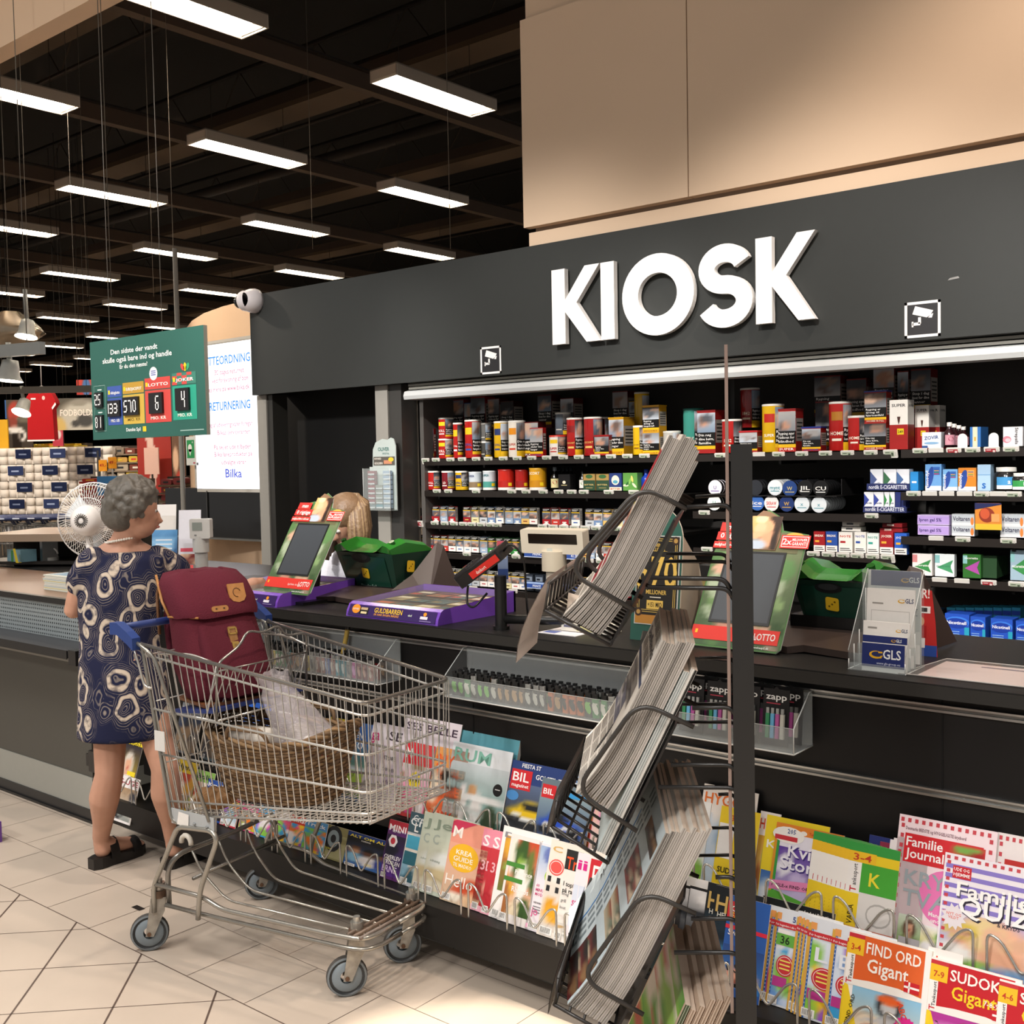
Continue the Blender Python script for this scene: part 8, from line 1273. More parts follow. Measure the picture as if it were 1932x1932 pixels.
# dome camera on the fascia corner
p=PY(480,569,FY); dc=thing('dome_camera','white dome security camera at the left top corner of the fascia','security camera',p); ax=V((-.25,-.9,-.1)).normalized(); B=M(); c=V((p.x+.02,FY-.0,p.z)); B.lathe(c,(0,-1,0),[(0,0),(.075,0),(.078,.02),(.074,.05),(.06,.085),(.045,.1)],'e6e0e2','plastic',24); B.build('housing',dc)
B=M(); a2=V((-.93,-.36,-.1)).normalized(); o=c+V((-.01,-.06,0)); B.lathe(o,a2,[(.062,0),(.066,.02),(.06,.04),(.05,.052),(.042,.055)],'e6e0e2','plastic',22); B.build('collar',dc); B=M(); B.ball(o+a2*.05,.045,'0e0e10','blackgloss',18,12); B.build('lens_dome',dc)
# ================================================================ left service counter
LX0,LX1=-9.0,-4.62; LY=2.565
t=thing('service_counter','dark service counter with perforated steel front left of the standing woman','counter',(-6.5,2.9,0))
B=M(); B.box((LX0,LY,.206),(LX1,3.3,.72),'46453f','plastic'); B.build('body',t)
B=M(); B.box((LX0,LY-.006,.058),(LX1+.005,3.28,.206),'9a9a92','plastic'); B.build('steel_band',t,label='brushed steel lower band')
B=M(); B.box((LX0,LY-.012,0),(LX1+.01,3.25,.058),'1d1d1e','plastic'); B.box((LX0,LY-.02,0),(LX1+.01,LY-.012,.012),'141414','plastic'); B.build('kickboard',t)
B=M(); B.box((LX0,2.40,.79),(LX1+.12,LY+.06,.822),'323236','plastic'); B.box((LX0,LY-.004,.72),(LX1,LY+.05,.79),'8e8c84','plastic'); B.box((LX0,2.398,.786),(LX1+.12,2.402,.824),'1b1b1c','plastic'); B.build('bag_ledge',t,label='dark bag ledge')
# perforated panel: the holes are real gaps in the sheet's mesh
m=mat('perforated',.4,.4,noise=.05); nt=m.node_tree; N=nt.nodes; L=nt.links; bsn=N['Principled BSDF']; tcx=N.new('ShaderNodeTexCoord'); mp=N.new('ShaderNodeMapping'); mp.inputs['Scale'].default_value=(52,52,52); L.new(tcx.outputs['Object'],mp.inputs[0]); fx=N.new('ShaderNodeVectorMath'); fx.operation='FRACTION'; L.new(mp.outputs[0],fx.inputs[0]); sx=N.new('ShaderNodeSeparateXYZ'); L.new(fx.outputs[0],sx.inputs[0])
a1=mth('LESS_THAN',sx.outputs[0],.42); a2_=mth('LESS_THAN',sx.outputs[2],.42); hole=mth('MULTIPLY',a1,a2_); tr=N.new('ShaderNodeBsdfTransparent'); ms=N.new('ShaderNodeMixShader'); L.new(hole,ms.inputs[0]); L.new(bsn.outputs[0],ms.inputs[1]); L.new(tr.outputs[0],ms.inputs[2]); L.new(ms.outputs[0],N['Material Output'].inputs['Surface'])
B=M(); B.box((LX0,LY+.004,.822),(LX1+.05,LY+.006,.985),'a9b3b6','perforated'); B.box((LX0,LY+.05,.8),(LX1+.03,LY+.06,1.0),'1c1c1d','matte'); B.build('perforated_panel',t,label='grey perforated steel panel')
B=M(); B.box((LX0,LY-.015,.985),(LX1+.06,3.2,1.012),'1e1d1d','plastic'); B.add([(LX0,LY+.01,1.0125),(LX1+.05,LY+.01,1.0125),(LX1+.05,3.18,1.0125),(LX0,3.18,1.0125)],[(0,1,2,3)],'8a6a55','plastic'); B.build('counter_top',t,label='brown counter top with black edge')
for z0,z1,y0 in ((.765,.83,2.395),(.25,.345,2.47)):
    B=M(); B.box((LX1+.03 if z0<.5 else LX1+.14,y0+(.06 if z0<.5 else 0),z0),(LX1+.09 if z0<.5 else LX1+.2,y0+.1,z1),'1d1b1a','plastic'); 
    if z0<.5: B.box((LX1+.0,LY-.03,z0+.02),(LX1+.1,LY+.02,z1-.02),'181716','plastic')
    B.build('bumper',t,label='black rubber bumper')
B=M(); p=PZ(80,1112,1.0135); q=PZ(136,1112,1.0135); rq=random.Random(3)
for i in range(9):
    B=M(); w=.3; dx=rq.uniform(-.012,.012); zz=1.0135+.0085*i; B.box((p.x+.02+dx,p.y-.0,zz),(p.x+.02+w+dx,p.y+.22,zz+.0078),'e4e4da','paper'); f=XZ((p.x+.02+dx,p.y,zz)); B.rect(f,0,.002,w,.004,['c8d0c0','d8c83a','9ab0b8','e8e4d8'][i%4],.0006,'paper'); ft=F((p.x+.02+dx,p.y,zz+.0078),(1,0,0),(0,1,0)); B.rect(ft,.02,.02,.2,.15,['e8d040','d8dcd8','8ab0c8'][i%3],.0004); B.build('free_newspaper',None,'%s from the bottom in the stack of free papers on the service counter'%nth(i),'newspaper','stack of free papers')
# ---- white table fan seen from behind
fc=AT(176,982,5.35); fan=thing('table_fan','white table fan seen from behind on the service counter','fan',(fc.x,fc.y,1.0125)); fa=(V((0,0,1.4))+V((0,0,0))); vx=-(fc-EYE).normalized(); vx=(vx+RX*-.45).normalized(); px_=V((-vx.y,vx.x,0)).normalized(); pu=vx.cross(px_); pu=pu if pu.z>0 else -pu; RF=.185
def fp(r,a,d): return fc+px_*(r*math.cos(a))+pu*(r*math.sin(a))+vx*d
B=M()
for k in range(72):
    a=2*math.pi*k/72; B.tube([fp(.05,a,.075),fp(RF*.6,a+.12,.06),fp(RF*.93,a+.2,.02),fp(RF,a+.22,-.01)],.0016,'e8e4e0','plastic',4,caps=False)
for r_,d in ((RF,-.01),(RF*.93,.02),(RF*.6,.06),(RF*.33,.07)): B.tube([fp(r_,2*math.pi*k/40,d) for k in range(40)],.0032 if r_==RF else .0016,'eeeae6','plastic',5,closed=True)
for k in range(48): a=2*math.pi*k/48; B.tube([fp(.03,a,-.075),fp(RF*.9,a,-.04),fp(RF,a,-.012)],.0015,'e4e0dc','plastic',4,caps=False)
B.build('wire_guard',fan)
B=M(); B.lathe(fc+vx*.02,vx,[(.0,-.01),(.075,0),(.078,.03),(.068,.075),(.045,.1),(.0,.105)],'efeae6','plastic',24)
for k in range(20): a=2*math.pi*k/20; B.tube([fp(.014,a,.127),fp(.034,a,.122)],.0022,'4a4642','plastic',4)
B.build('motor_housing',fan)
B=M(); 
for k in range(3):
    a0=2*math.pi*k/3; q=[fp(.03,a0,-.03),fp(RF*.85,a0+.1,-.045),fp(RF*.85,a0+.9,-.015),fp(.03,a0+1.1,-.01)]; B.add(q+[p+vx*.002 for p in q],[(0,1,2,3),(7,6,5,4),(0,4,5,1),(1,5,6,2),(2,6,7,3),(3,7,4,0)],'d4dce4','plastic')
B.build('fan_blades',fan)
B=M(); b0=V((fc.x,fc.y,1.0125))+vx*.02; b0.z=1.0125; B.tube([b0+V((0,0,.02)),fc+vx*.05-pu*.07],.018,'e8e4e0','plastic',10); B.lathe(b0,(0,0,1),[(0,0),(.1,0),(.1,.015),(.03,.03),(0,.03)],'e8e4e0','plastic',24); B.build('base',fan)
# ---- service till: display, card reader, flyers
c0=AT(378,998,4.75); t=thing('customer_display','grey customer display on a pole behind the woman','display',(c0.x,c0.y,1.057)); d0=-(V((c0.x,c0.y,0))).normalized(); rx=V((-d0.y,d0.x,0)); f=F(c0+d0*.02-rx*.045+V((0,0,-.04)),(rx*.95+d0*.3),(0,0,1)); B=M(); B.prism(f,rrect(0,0,.088,.085,.006),-.045,0,'cfd0cc','plastic'); B.build('housing',t); B=M(); B.rect(f,.012,.035,.055,.07,'8d9690',.001); B.rect(f,.02,.012,.03,.018,'8a8c8a',.001); B.build('screen',t)
B=M(); zc=c0.z; B.cyl((c0.x,c0.y,1.0),(c0.x,c0.y,zc-.03),.028,'b9bab6','plastic',16); B.cyl((c0.x,c0.y,zc-.1),(c0.x,c0.y,zc-.03),.035,'c8c9c5','plastic',16); B.build('pole',t)
t=thing('desk_extension','dark work surface behind the service counter carrying the till','counter',(-5.2,3.6,0)); B=M(); B.box((-7.4,3.22,0),(-4.75,4.1,.995),'242322','plastic'); B.build('cabinet',t); B=M(); B.box((-7.4,3.22,.995),(-4.75,4.1,1.012),'2c2b2a','plastic'); B.build('top',t)
c1=AT(348,1078,4.62); f=F(c1+RX*-.03,(RX*.9+AW*.25),(AW*.55-RX*.0+V((0,0,.6)))); B=M(); B.prism(f,rrect(-.01,-.05,.075,.035,.01),-.03,0,'1d1d1f','plastic'); B.rect(f,.0,-.045,.065,.03,'d2343a',.001); B.rect(f,.02,.0,.045,.012,'b070d8',.0014); B.box((c1.x-.03,c1.y-.0,1.012),(c1.x+.03,c1.y+.05,c1.z-.015),'1a1a1b','plastic'); B.build('card_terminal',None,'card terminal with red screen between the woman and the backpack','card terminal')
def flyer(px0,py0,px1,py1,t_,col,label,dr=None,lean=.15,name='leaflet'):
    a=AT(px0,py1,t_); W=(AT(px1,py1,t_)-a).length; H_=(AT(px0,py0,t_)-a).length; f=F(a,RX,AW*lean+V((0,0,1))); B=M(); B.prism(f,[(0,0),(W,0),(W,H_),(0,H_)],-.004,0,col,'print'); 
    if dr: dr(B,f,W,H_)
    z=a.z; B.prism(f,[(W*.3,-.0),(W*.7,0),(W*.7,max(-.3,1.012-z)),(W*.3,max(-.3,1.012-z))],-.01,-.004,'c8ccd0','clear'); return B.build(name,None,label,'leaflet')
flyer(288,952,332,1000,4.95,'e4e0da','pale leaflet sheet behind the womans head',lambda B,f,w,h:B.rect(f,0,h*.55,w,h,'f4f2f0'))
flyer(336,962,378,1075,4.9,'e2e2ea','tall white leaflet beside the grey till display',lambda B,f,w,h:(B.rect(f,w*.1,h*.3,w*.8,h*.36,'d85a6a'),B.img(f,w*.1,h*.02,w*.9,h*.26,5,5,rpic(501,['b86a4a','e8c8a8','8a3a3a']),.0006)))
flyer(286,1000,334,1068,4.78,'5a8ab8','blue leaflet in a clear holder behind the womans shoulder',lambda B,f,w,h:(B.img(f,0,0,w,h,5,6,soft(('2a4a7a','5a9ad0'),[(.4,.6,.5,.2,'8ac0e8',0)]),.0006),[B.rect(f,w*.15,h*(.7-.12*k),w*.8,h*(.74-.12*k),'d8e4f0',.001) for k in range(3)]))
# ================================================================ hanging lottery sign
t=thing('lottery_sign','green hanging lottery sign with black number panels','sign',(-4.77,3.0,1.755)); a=PY(176,828,3.0); f=XZ((a.x,3.0,1.755)); W=PY(387,720,3.0).x-a.x; H_=.5
B=M(); B.prism(f,[(0,0),(W,0),(W,H_),(0,H_)],-.02,0,'2f5e54','print',side='8a8a80'); tx=lambda s,u,v,h,w,c='f0f2ee',al='l':B.text(f,s,u*W,v*H_,h*H_,c,.001,.02,al,w=w*W)
tx('Den sidste der vandt',.2,.845,.05,.42); tx('skulle også bare ind og handle',.12,.765,.052,.62); tx('Er du den næste?',.28,.695,.04,.25); tx('Danske Spil',.32,.07,.035,.13); B.rect(f,.47*W,.06*H_,.5*W,.11*H_,'e8c02a',.001); B.rect(f,.79*W,.045*H_,.98*W,.055*H_,'9ab8b0',.001)
B.build('panel',t)
def seg(B,f,u,v,s,w,d):
    on={'0':'abcdef','1':'bc','2':'abged','3':'abgcd','4':'fgbc','5':'afgcd','6':'afgedc','7':'abc','8':'abcdefg'}[d]; k=.24*w; q=s
    R_={'a':(0,q-k,w,q),'d':(0,0,w,k),'g':(0,q/2-k/2,w,q/2+k/2),'f':(0,q/2,k,q),'b':(w-k,q/2,w,q),'e':(0,0,k,q/2),'c':(w-k,0,w,q/2)}
    for x in on: a_=R_[x]; B.rect(f,u+a_[0],v+a_[1],u+a_[2],v+a_[3],'f2f2ee',.0016)
for i,(u0,u1,v0,v1,c,hc,num,nm) in enumerate([(.155,.29,.14,.5,'3f58a0','3f58a0','133','vikinglotto'),(.3,.49,.14,.52,'c8a84a','b8903a','570','EUROJACKPOT'),(.5,.72,.14,.54,'c84a44','c84a44','6','LOTTO'),(.735,.93,.15,.56,'2f9a80','3f7a6a','4','JOKER')]):
    B=M(); B.rect(f,u0*W,v0*H_,u1*W,v1*H_-.09*H_,c,.001); B.rect(f,u0*W,(v1-.08)*H_,u1*W,(v1+.03)*H_,hc,.001); B.text(f,nm,(u0+.03)*W,(v1-.05)*H_,.03*H_,'f2f0ea',.0014,.02,w=(u1-u0-.05)*W); B.text(f,'MIO. KR',(u0+u1)/2*W,(v0+.03)*H_,.03*H_,'f0ece0' if i!=1 else '6a5420',.0014,.02,'c',w=(u1-u0)*.6*W); B.rect(f,(u0+.008)*W,(v1-.05)*H_,(u0+.025)*W,(v1-.01)*H_,'f0d02a',.0016)
    if i==2: B.ell(f,(u0+.08)*W,(v1+.07)*H_,.035*W,.065*H_,'f2f0ee',.0018); B.ell(f,(u0+.08)*W,(v1+.07)*H_,.031*W,.058*H_,'e8e6e8',.002); [B.rect(f,(u0+.06)*W,(v1+.09-.018*k)*H_,(u0+.1)*W,(v1+.098-.018*k)*H_,'3a4a9a',.0024) for k in range(3)]
    if i==3: [B.rect(f,(u0+.04*k)*W,(v1-.08+.0275*(2*(j)+(k%2)))*H_,(u0+.04*k+.04)*W,(v1-.08+.0275*(2*j+(k%2)+1))*H_,'c84a44' ,.0011) for k in range(4) for j in range(2)]; [B.ell(f,(u0+.09+.02*k)*W,(v1+.08)*H_,.012*W,.04*H_,['c84a44','e8c02a','3a9a6a'][k],.0014,rot=(1-k)*.7) for k in range(3)]
    p0=[.165,.31,.545,.77][i]; p1=[.28,.45,.66,.88][i]; vb=v0+.085; vt=v1-.115; B.fbox(f,p0*W,vb*H_,p1*W,vt*H_,0,.012,'1a1a1c','plastic'); g=f.sub(0,0,.0125); n=len(num); dw=.036*W
    for j,dg_ in enumerate(num): seg(B,g,(p1-.005-(n-j)*(.04 if n>1 else .05))*W-0,(vb+.03)*H_,(vt-vb-.06)*H_,.03*W,dg_)
    B.build('number_panel',t)
for i,(v0,v1,num) in enumerate([(.33,.52,'25'),(.1,.29,'81')]):
    B=M(); B.frame(f,.025*W,v0*H_-.015*H_,.135*W,(v1+.03)*H_,.002,'9ab8b0',.001); B.fbox(f,.045*W,v0*H_,.115*W,(v1-.04)*H_,0,.012,'1a1a1c','plastic'); g=f.sub(0,0,.0125); [seg(B,g,(.05+.032*j)*W,(v0+.02)*H_,(v1-v0-.08)*H_,.024*W,c) for j,c in enumerate(num)]; B.rect(f,.06*W,(v1-.02)*H_,.1*W,(v1-.008)*H_,'d8e4e0',.001); B.build('number_panel',t)
B=M()
for u in (.18,.65): B.tube([f.p(u*W,H_*.97,-.01),f.p(u*W,H_+3.2,-.01)],.0022,'6a6660','matte',4)
B.build('hanging_wires',t)
# ================================================================ hall background
# curved beige wall with light box
B=M(); cx,cy=-5.55,7.0; n=16; ring_=[(PY(q_,600,y_).x,y_) for q_,y_ in ((358,6.6),(349,6.1),(351,5.75),(362,5.5),(385,5.3),(420,5.18),(474,5.1),(500,5.09))]; zt=PY(420,585,5.3).z
for z0,z1,c in ((1.05,zt,'d8b898'),): 
    q=[(x,y) for x,y in ring_]; m_=len(q); B.add([(x,y,z) for z in (0,zt) for x,y in q]+[(x,y+.25,zt) for x,y in q],[(i,i+1,m_+i+1,m_+i) for i in range(m_-1)]+[(m_+i,m_+i+1,2*m_+i+1,2*m_+i) for i in range(m_-1)],'d2b496','wall')
S(B,'wall_service')
a=PY(372,922,5.02); lb=thing('light_box','white backlit sign with service times behind the green lottery sign','light box',(a.x+.4,5.0,a.z)); f=F((a.x,5.02,a.z),(1,-.03,0),(0,0,1)); W=1.0; H_=PY(395,652,5.02).z-a.z
B=M(); B.fbox(f,-.025,-.025,W,H_+.03,-.07,-.002,'b8b6b0','plastic'); B.frame(f,-.025,-.025,W,H_+.03,.022,'c6c4be',.0,'plastic'); B.build('frame',lb)
B=M(); B.rect(f,0,0,W,H_,'fbfaff',.0,'screenglow'); B.build('lit_panel',lb)
sx_=PY(474,780,5.02).x-a.x
B=M(); 
for s,v,h,c,w,u in [('BYTTEORDNING',.86,.06,'2f72bc',.6,-.02),('30 dages returret',.79,.035,'96506c',.36,.13),('ved forevisning af bon',.735,.035,'96506c',.44,.1),('læs mere på www.bilka.dk',.675,.035,'96506c',.52,.04),('RETURNERING',.545,.06,'2f72bc',.5,.06),('Afhentning af udleveringsvarer foregår',.43,.033,'96506c',.68,-.09),('i Bilkas servicecenter',.375,.033,'96506c',.42,.12),('På sejlet ude tilbyder',.275,.033,'96506c',.45,.1),('Bilka låneprodukter på',.225,.033,'96506c',.46,.1),('udvalgte varer',.17,.033,'96506c',.3,.18),('Bilka',.08,.06,'3c4ca6',.2,.22)]:
    u=max(u+.12,.01); B.text(f,s,u*sx_/.62,v*H_,h*H_,c,.001,.01 if h<.05 else .02,w=w*sx_/.62*.92,m='screenglow')
B.build('printed_text',lb)
t=thing('glass_cabinet','black glass fronted cabinet below the light box','cabinet',(-6.4,5.05,1.1)); p=PY(392,1012,5.06); q=PY(492,926,5.06); B=M(); B.box((p.x-.5,5.02,p.z),(q.x+.5,5.2,q.z+.02),'0e0e0f','blackgloss'); B.box((p.x-.5,4.99,p.z-.012),(q.x+.5,5.2,p.z),'a8a8a4','steel'); B.build('body',t); B=M(); B.box((p.x+.07,5.01,p.z),(p.x+.076,5.02,q.z),'8a8a88','steel'); B.cyl((p.x+.1,5.0,p.z+.06),(p.x+.1,5.02,p.z+.06),.012,'c8c8c4','chrome',10); B.build('door_edge',t)
B=M(); f=XZ((PY(352,878,5.0).x,5.0,PY(352,878,5.0).z)); W=.13; H_=PY(352,824,5.0).z-PY(352,878,5.0).z; B.fbox(f,0,0,W,H_,-.004,0,'dfe4e2','print'); B.rect(f,W*.1,H_*.25,W*.85,H_*.88,'2f9a5a',.001); B.ell(f,W*.42,H_*.6,W*.2,H_*.14,'f0f4f0',.0014); B.poly(f,[(W*.25,H_*.56),(W*.6,H_*.56),(W*.42,H_*.32)],'f0f4f0',.0014); B.rect(f,W*.66,H_*.76,W*.7,H_*.84,'f0f4f0',.0014); B.rect(f,W*.62,H_*.79,W*.74,H_*.81,'f0f4f0',.0014); B.rect(f,W*.7,H_*.06,W*.9,H_*.1,'c83a5a',.001); B.box((PY(352,878,5.0).x,5.004,PY(352,878,5.0).z),(PY(352,878,5.0).x+W,5.6,PY(352,878,5.0).z+.02),'3a3a38','plastic'); B.build('defibrillator_sign',None,'white sign with green heart left of the light box','sign')
B=M(); p=AT(334,600,7.2); B.cyl((p.x,p.y,0),(p.x,p.y,AT(334,470,7.2).z),.016,'8a857c','plastic',12); S(B,'column_hall')
# toilet paper wall
tt=14.5; A0=AT(0,970,tt); ud=(AT(146,969,tt*.985)-AT(0,970,tt)); ud.z=0; un_=ud.normalized(); z_b=.95; PWd=.5; rp=random.Random(4)
o=AT(-70,970,tt); o.z=0; rowsH=[AT(60,y,tt).z for y in (969,938,910,882,853)]
proto=None
def rollpack(w,h):
    B=M(); 
    for r in range(2):
        for c in range(4): B.lathe((c*w/4+w/8,.06,r*h/2+.003),(0,0,1),[(0,0),(w/8,.0),(w/8,h/2-.006),(0,h/2-.006)],'e8ded2','paper',9)
    B.box((.01,.03,.003),(w-.01,.3,h-.004),'e0d6ca','paper'); return B
hh=rowsH[1]-rowsH[0]; k=0
for r in range(4):
    for c in range(4):
        if proto is None: q=rollpack(PWd-.01,hh).build('toilet_paper_pack',local=True); proto=q
        else: q=dup(proto)
        ps=o+un_*(.05+PWd*c+(.12 if r%2 else 0)); q.location=(ps.x,ps.y,rowsH[0]+hh*r); q.rotation_euler=(0,0,math.atan2(un_.y,un_.x)); tag(q,'toilet paper pack, %s row up, %s from left in the far white stack'%(nth(r),nth(c)),'toilet paper','toilet paper packs stacked as a wall')
        if (r+c*2)%3!=1:
            B=M(); f=F(ps+V((0,0,rowsH[0]+hh*r)),un_,(0,0,1)); B.rect(f,PWd*.3,hh*.35,PWd*.75,hh*.9,'26335c',.012); B.rect(f,PWd*.4,hh*.55,PWd*.62,hh*.65,'9aa8c8',.013); B.build('brand_label',q); bpy.data.objects[-1] if False else None
for ob in list(bpy.data.objects):
    if ob.name.startswith('brand_label'): ob.matrix_parent_inverse=ob.parent.matrix_basis.inverted(); ob.location=ob.parent.location
B=M(); e=o+un_*2.05; B.box((min(o.x,e.x)-.3,min(o.y,e.y)+.0,0),(max(o.x,e.x)+.3,max(o.y,e.y)+.9,.02),'3a342c','matte'); 
q=[o+un_*-.1,o+un_*2.0]; w_=V((-un_.y,un_.x,0)); B2=[q[0]+w_*.02,q[1]+w_*.02,q[1]+w_*.9,q[0]+w_*.9]; B.add(B2+[p+V((0,0,rowsH[0]-.01)) for p in B2],[(0,1,5,4),(1,2,6,5),(2,3,7,6),(3,0,4,7),(4,5,6,7)],'6a5a48','matte'); B.build('pallet_base',None,'brown pallet base under the toilet paper wall','pallet')
p=q[1]; B=M(); B.tube([p,p+V((0,0,rowsH[4]+.0))],.02,'2a2a2a','matte',6); B.build('rack_post',None,'dark upright post at the right end of the toilet paper wall','post')
# nested carts with navy handles
def farcart():
    t=thing('nested_cart','','shopping cart',(0,0,0)); B=M()
    for z in (.55,.75,.95): B.tube([(-.25,0,z),(.25,0,z),(.22,.8,z-.05),(-.22,.8,z-.05)],.006,'8a8a8a','chrome',4,closed=True)
    for i in range(7): B.tube([(-.25+.083*i,0,.95),(-.25+.083*i,.03,.5)],.004,'8a8a8a','chrome',4); B.tube([(-.25,.12*i,.95-.006*i),(-.24,.12*i,.52)],.004,'8a8a8a','chrome',4)
    for s in (-.24,.24): B.tube([(s,.05,.5),(s,.1,.06),(s,.75,.06)],.01,'8a8a8a','chrome',5); B.cyl((s-.02,.1,.06),(s+.02,.1,.06),.06,'4a4e52','plastic',10)
    B.build('wire_basket',t,local=True); B=M(); B.tube([(-.28,-.06,1.03),(.28,-.06,1.03)],.022,'26335c','plastic',8); 
    for k in range(3): B.box((-.2+.16*k,-.085,1.028),(-.12+.16*k,-.0815,1.04),'c8d0e0','plastic')
    for s in (-.27,.27): B.tube([(s,-.06,1.03),(s,.02,.97)],.012,'26335c','plastic',6)
    B.build('handle',t,local=True); return t
pr=None
for r in range(3):
    for c in range(6):
        b_=AT(-16+28*c+6*r,995,12.3+.33*r); o_=pr if pr is None else dup(pr)
        if pr is None: pr=farcart(); o_=pr
        o_.location=(b_.x,b_.y,.02); o_.rotation_euler=(0,0,math.radians(35)); o_['label']='parked cart with navy handle before the toilet paper, rank %d, %s from the left'%(r+1,nth(c)) if False else 'parked cart with navy handle, %s from the left in the %s rank'%(nth(c),['front','middle','back'][r]); o_['group']='parked carts before the toilet paper wall'
# work desk behind the counter
a=AT(-40,1009,6.7); b_=AT(160,1009,6.6); t=thing('packing_desk','long beige edged packing desk behind the service counter','desk',((a.x+b_.x)/2,(a.y+b_.y)/2,0)); d=(b_-a); d.z=0; d.normalize(); nn_=V((-d.y,d.x,0)); zt=a.z; B=M(); q=[a,b_,b_+nn_*.7,a+nn_*.7]; B.add([V((p.x,p.y,z)) for z in (zt-.045,zt) for p in q],[(3,2,1,0),(4,5,6,7),(0,1,5,4),(1,2,6,5),(2,3,7,6),(3,0,4,7)],'b9a48e','plastic'); B.build('desk_top',t)
B=M(); q=[a+nn_*.35,b_+nn_*.35,b_+nn_*.66,a+nn_*.66]; B.add([V((p.x,p.y,z)) for z in (0,zt-.05) for p in q],[(0,1,5,4),(1,2,6,5),(2,3,7,6),(3,0,4,7)],'16130f','matte'); B.build('back_panel',t); B=M(); q=[a+nn_*.05,b_+nn_*.05,b_+nn_*.34,a+nn_*.34]; z=AT(60,1062,6.6).z; B.add([V((p.x,p.y,zz)) for zz in (z-.02,z) for p in q],[(3,2,1,0),(4,5,6,7),(0,1,5,4),(1,2,6,5),(2,3,7,6),(3,0,4,7)],'221f1c','plastic'); B.build('shelf',t)
c=AT(78,1048,6.7); B=M(); B.box((c.x-.015,c.y,z),(c.x+.015,c.y+.1,zt-.046),'8a8d8e','steel'); B.build('divider',t)
c=AT(30,1050,6.72); B=M(); B.box((c.x-.07,c.y-.02,z+.001),(c.x+.1,c.y+.08,z+.075),'7aa8b8','plastic'); f=XZ((c.x-.07,c.y-.02,z)); B.rect(f,.05,.0,.08,.07,'3a8a4a'); B.build('tub',None,'pale blue plastic tub on the shelf under the packing desk','tub'); B=M(); f=XZ((c.x+.1,c.y-.05,z+.001)); B.poly(f,[(0,0),(.035,0),(.0,.085),(-.03,.085)],'e0c82a',.001); B.fbox(f,-.0,0,.03,.003,-.02,0,'e0c82a','plastic'); B.build('yellow_tape',None,'yellow strap hanging beside the blue tub','strap')
c=AT(98,1045,6.75); B=M(); B.tube(arc((0,0),F((c.x,c.y,z+.04),RX,(0,0,1)),.035,0,4.5,10),.006,'c8c8c4','plastic',6); B.cyl((c.x,c.y,z+.001),(c.x,c.y,z+.02),.04,'8a8a86','plastic',12); B.build('cable_coil',None,'pale coiled cable on the shelf under the packing desk','cable')
# sports posters, shirt, balls
def board(px0,py0,px1,py1,t_,fn,label,cat='poster',name='poster',hang=True,nx=18,ny=18,text=None,group=None,bg='3a332c'):
    a=AT(px0,py1,t_); b=AT(px1,py1,t_); W=(b-a).length; H_=(AT(px0,py0,t_)-a).length; d=b-a; d.z=0; f=F(a,d,(0,0,1)); B=M(); B.fbox(f,0,0,W,H_,-.03,0,bg,'print')
    if fn: B.img(f,0,0,W,H_,nx,ny,fn,.002)
    if text: 
        for s,u,v,h,c,w in text: B.text(f,s,u*W,v*H_,h*H_,c,.006,.02,w=w*W)
    if hang: [B.tube([f.p(W*k_,H_,-.015),f.p(W*k_,6.1-a.z,-.015)],.004,'2a2622','matte',3) for k_ in (.2,.8)]
    else: B.fbox(f,W*.45,-a.z+.01,W*.55,0,-.03,-.01,'2a2622','matte')
    return B.build(name,None,label,cat,group)
board(15,755,62,845,15.0,soft(('3a2f24','4a4438'),[(.3,.75,.25,.2,'b03a2a',.3),(.25,.5,.15,.15,'8a3a2a',.2),(.3,.38,.3,.06,'e8e4dc',0),(.6,.25,.16,.1,'e8e4de',0),(.6,.25,.07,.04,'1c1a18',0),(.7,.6,.3,.06,'6a6252',0)]),'dark football poster with a ball and red sock left of the red shirt')
board(0,792,16,852,14.6,None,'yellow panel at the left picture edge',bg='d8a21c',hang=False,cat='panel',name='panel')
t=thing('hanging_shirt','big red football shirt hanging from the dark rail','shirt',AT(82,830,13.4)); a=AT(50,833,13.4); W=(AT(107,833,13.4)-a).length; H_=(AT(50,735,13.4)-a).length; f=F(a,RX,(0,0,1))
B=M(); out=[(.04,0),(.93,.03),(.9,.62),(1.02,.72),(1.0,.78),(.84,.97),(.66,1.0),(.5,.95),(.36,1.0),(.18,.96),(0,.8),(-.02,.72),(.08,.66)]; B.prism(f,[(u*W,v*H_) for u,v in out],-.12,0,'a81c20','fabric'); B.build('shirt_body',t); B=M(); B.rect(f,.03*W,0,.93*W,.03*H_,'e8e2dc',.003); B.poly(f,[(.9*W,.6*H_),(1.03*W,.7*H_),(1.0*W,.74*H_),(.88*W,.64*H_)],'e8e2dc',.003); B.tube([f.p(.36*W,1.0*H_),f.p(.5*W,.93*H_),f.p(.66*W,1.0*H_)],.015,'e8e2dc','fabric',5); B.ell(f,.62*W,.83*H_,.05*W,.04*H_,'d8b0a8',.003); B.rect(f,.2*W,.8*H_,.36*W,.83*H_,'e8e2dc',.003); B.build('trim',t); B=M(); B.tube([f.p(.5*W,.97*H_,-.06),f.p(.5*W,1.5*H_,-.06)],.006,'8a8480','matte',4); B.tube([f.p(.2*W,.97*H_,-.06),f.p(.5*W,1.06*H_,-.06),f.p(.8*W,.97*H_,-.06)],.012,'8a8480','matte',5); B.build('hanger',t)
board(104,755,132,800,15.6,soft(('2a4a9a','3a62b0'),[(.5,.5,.3,.2,'c03a30',0),(.3,.7,.2,.1,'e8c83a',0)]),'blue club banner behind the red shirt')
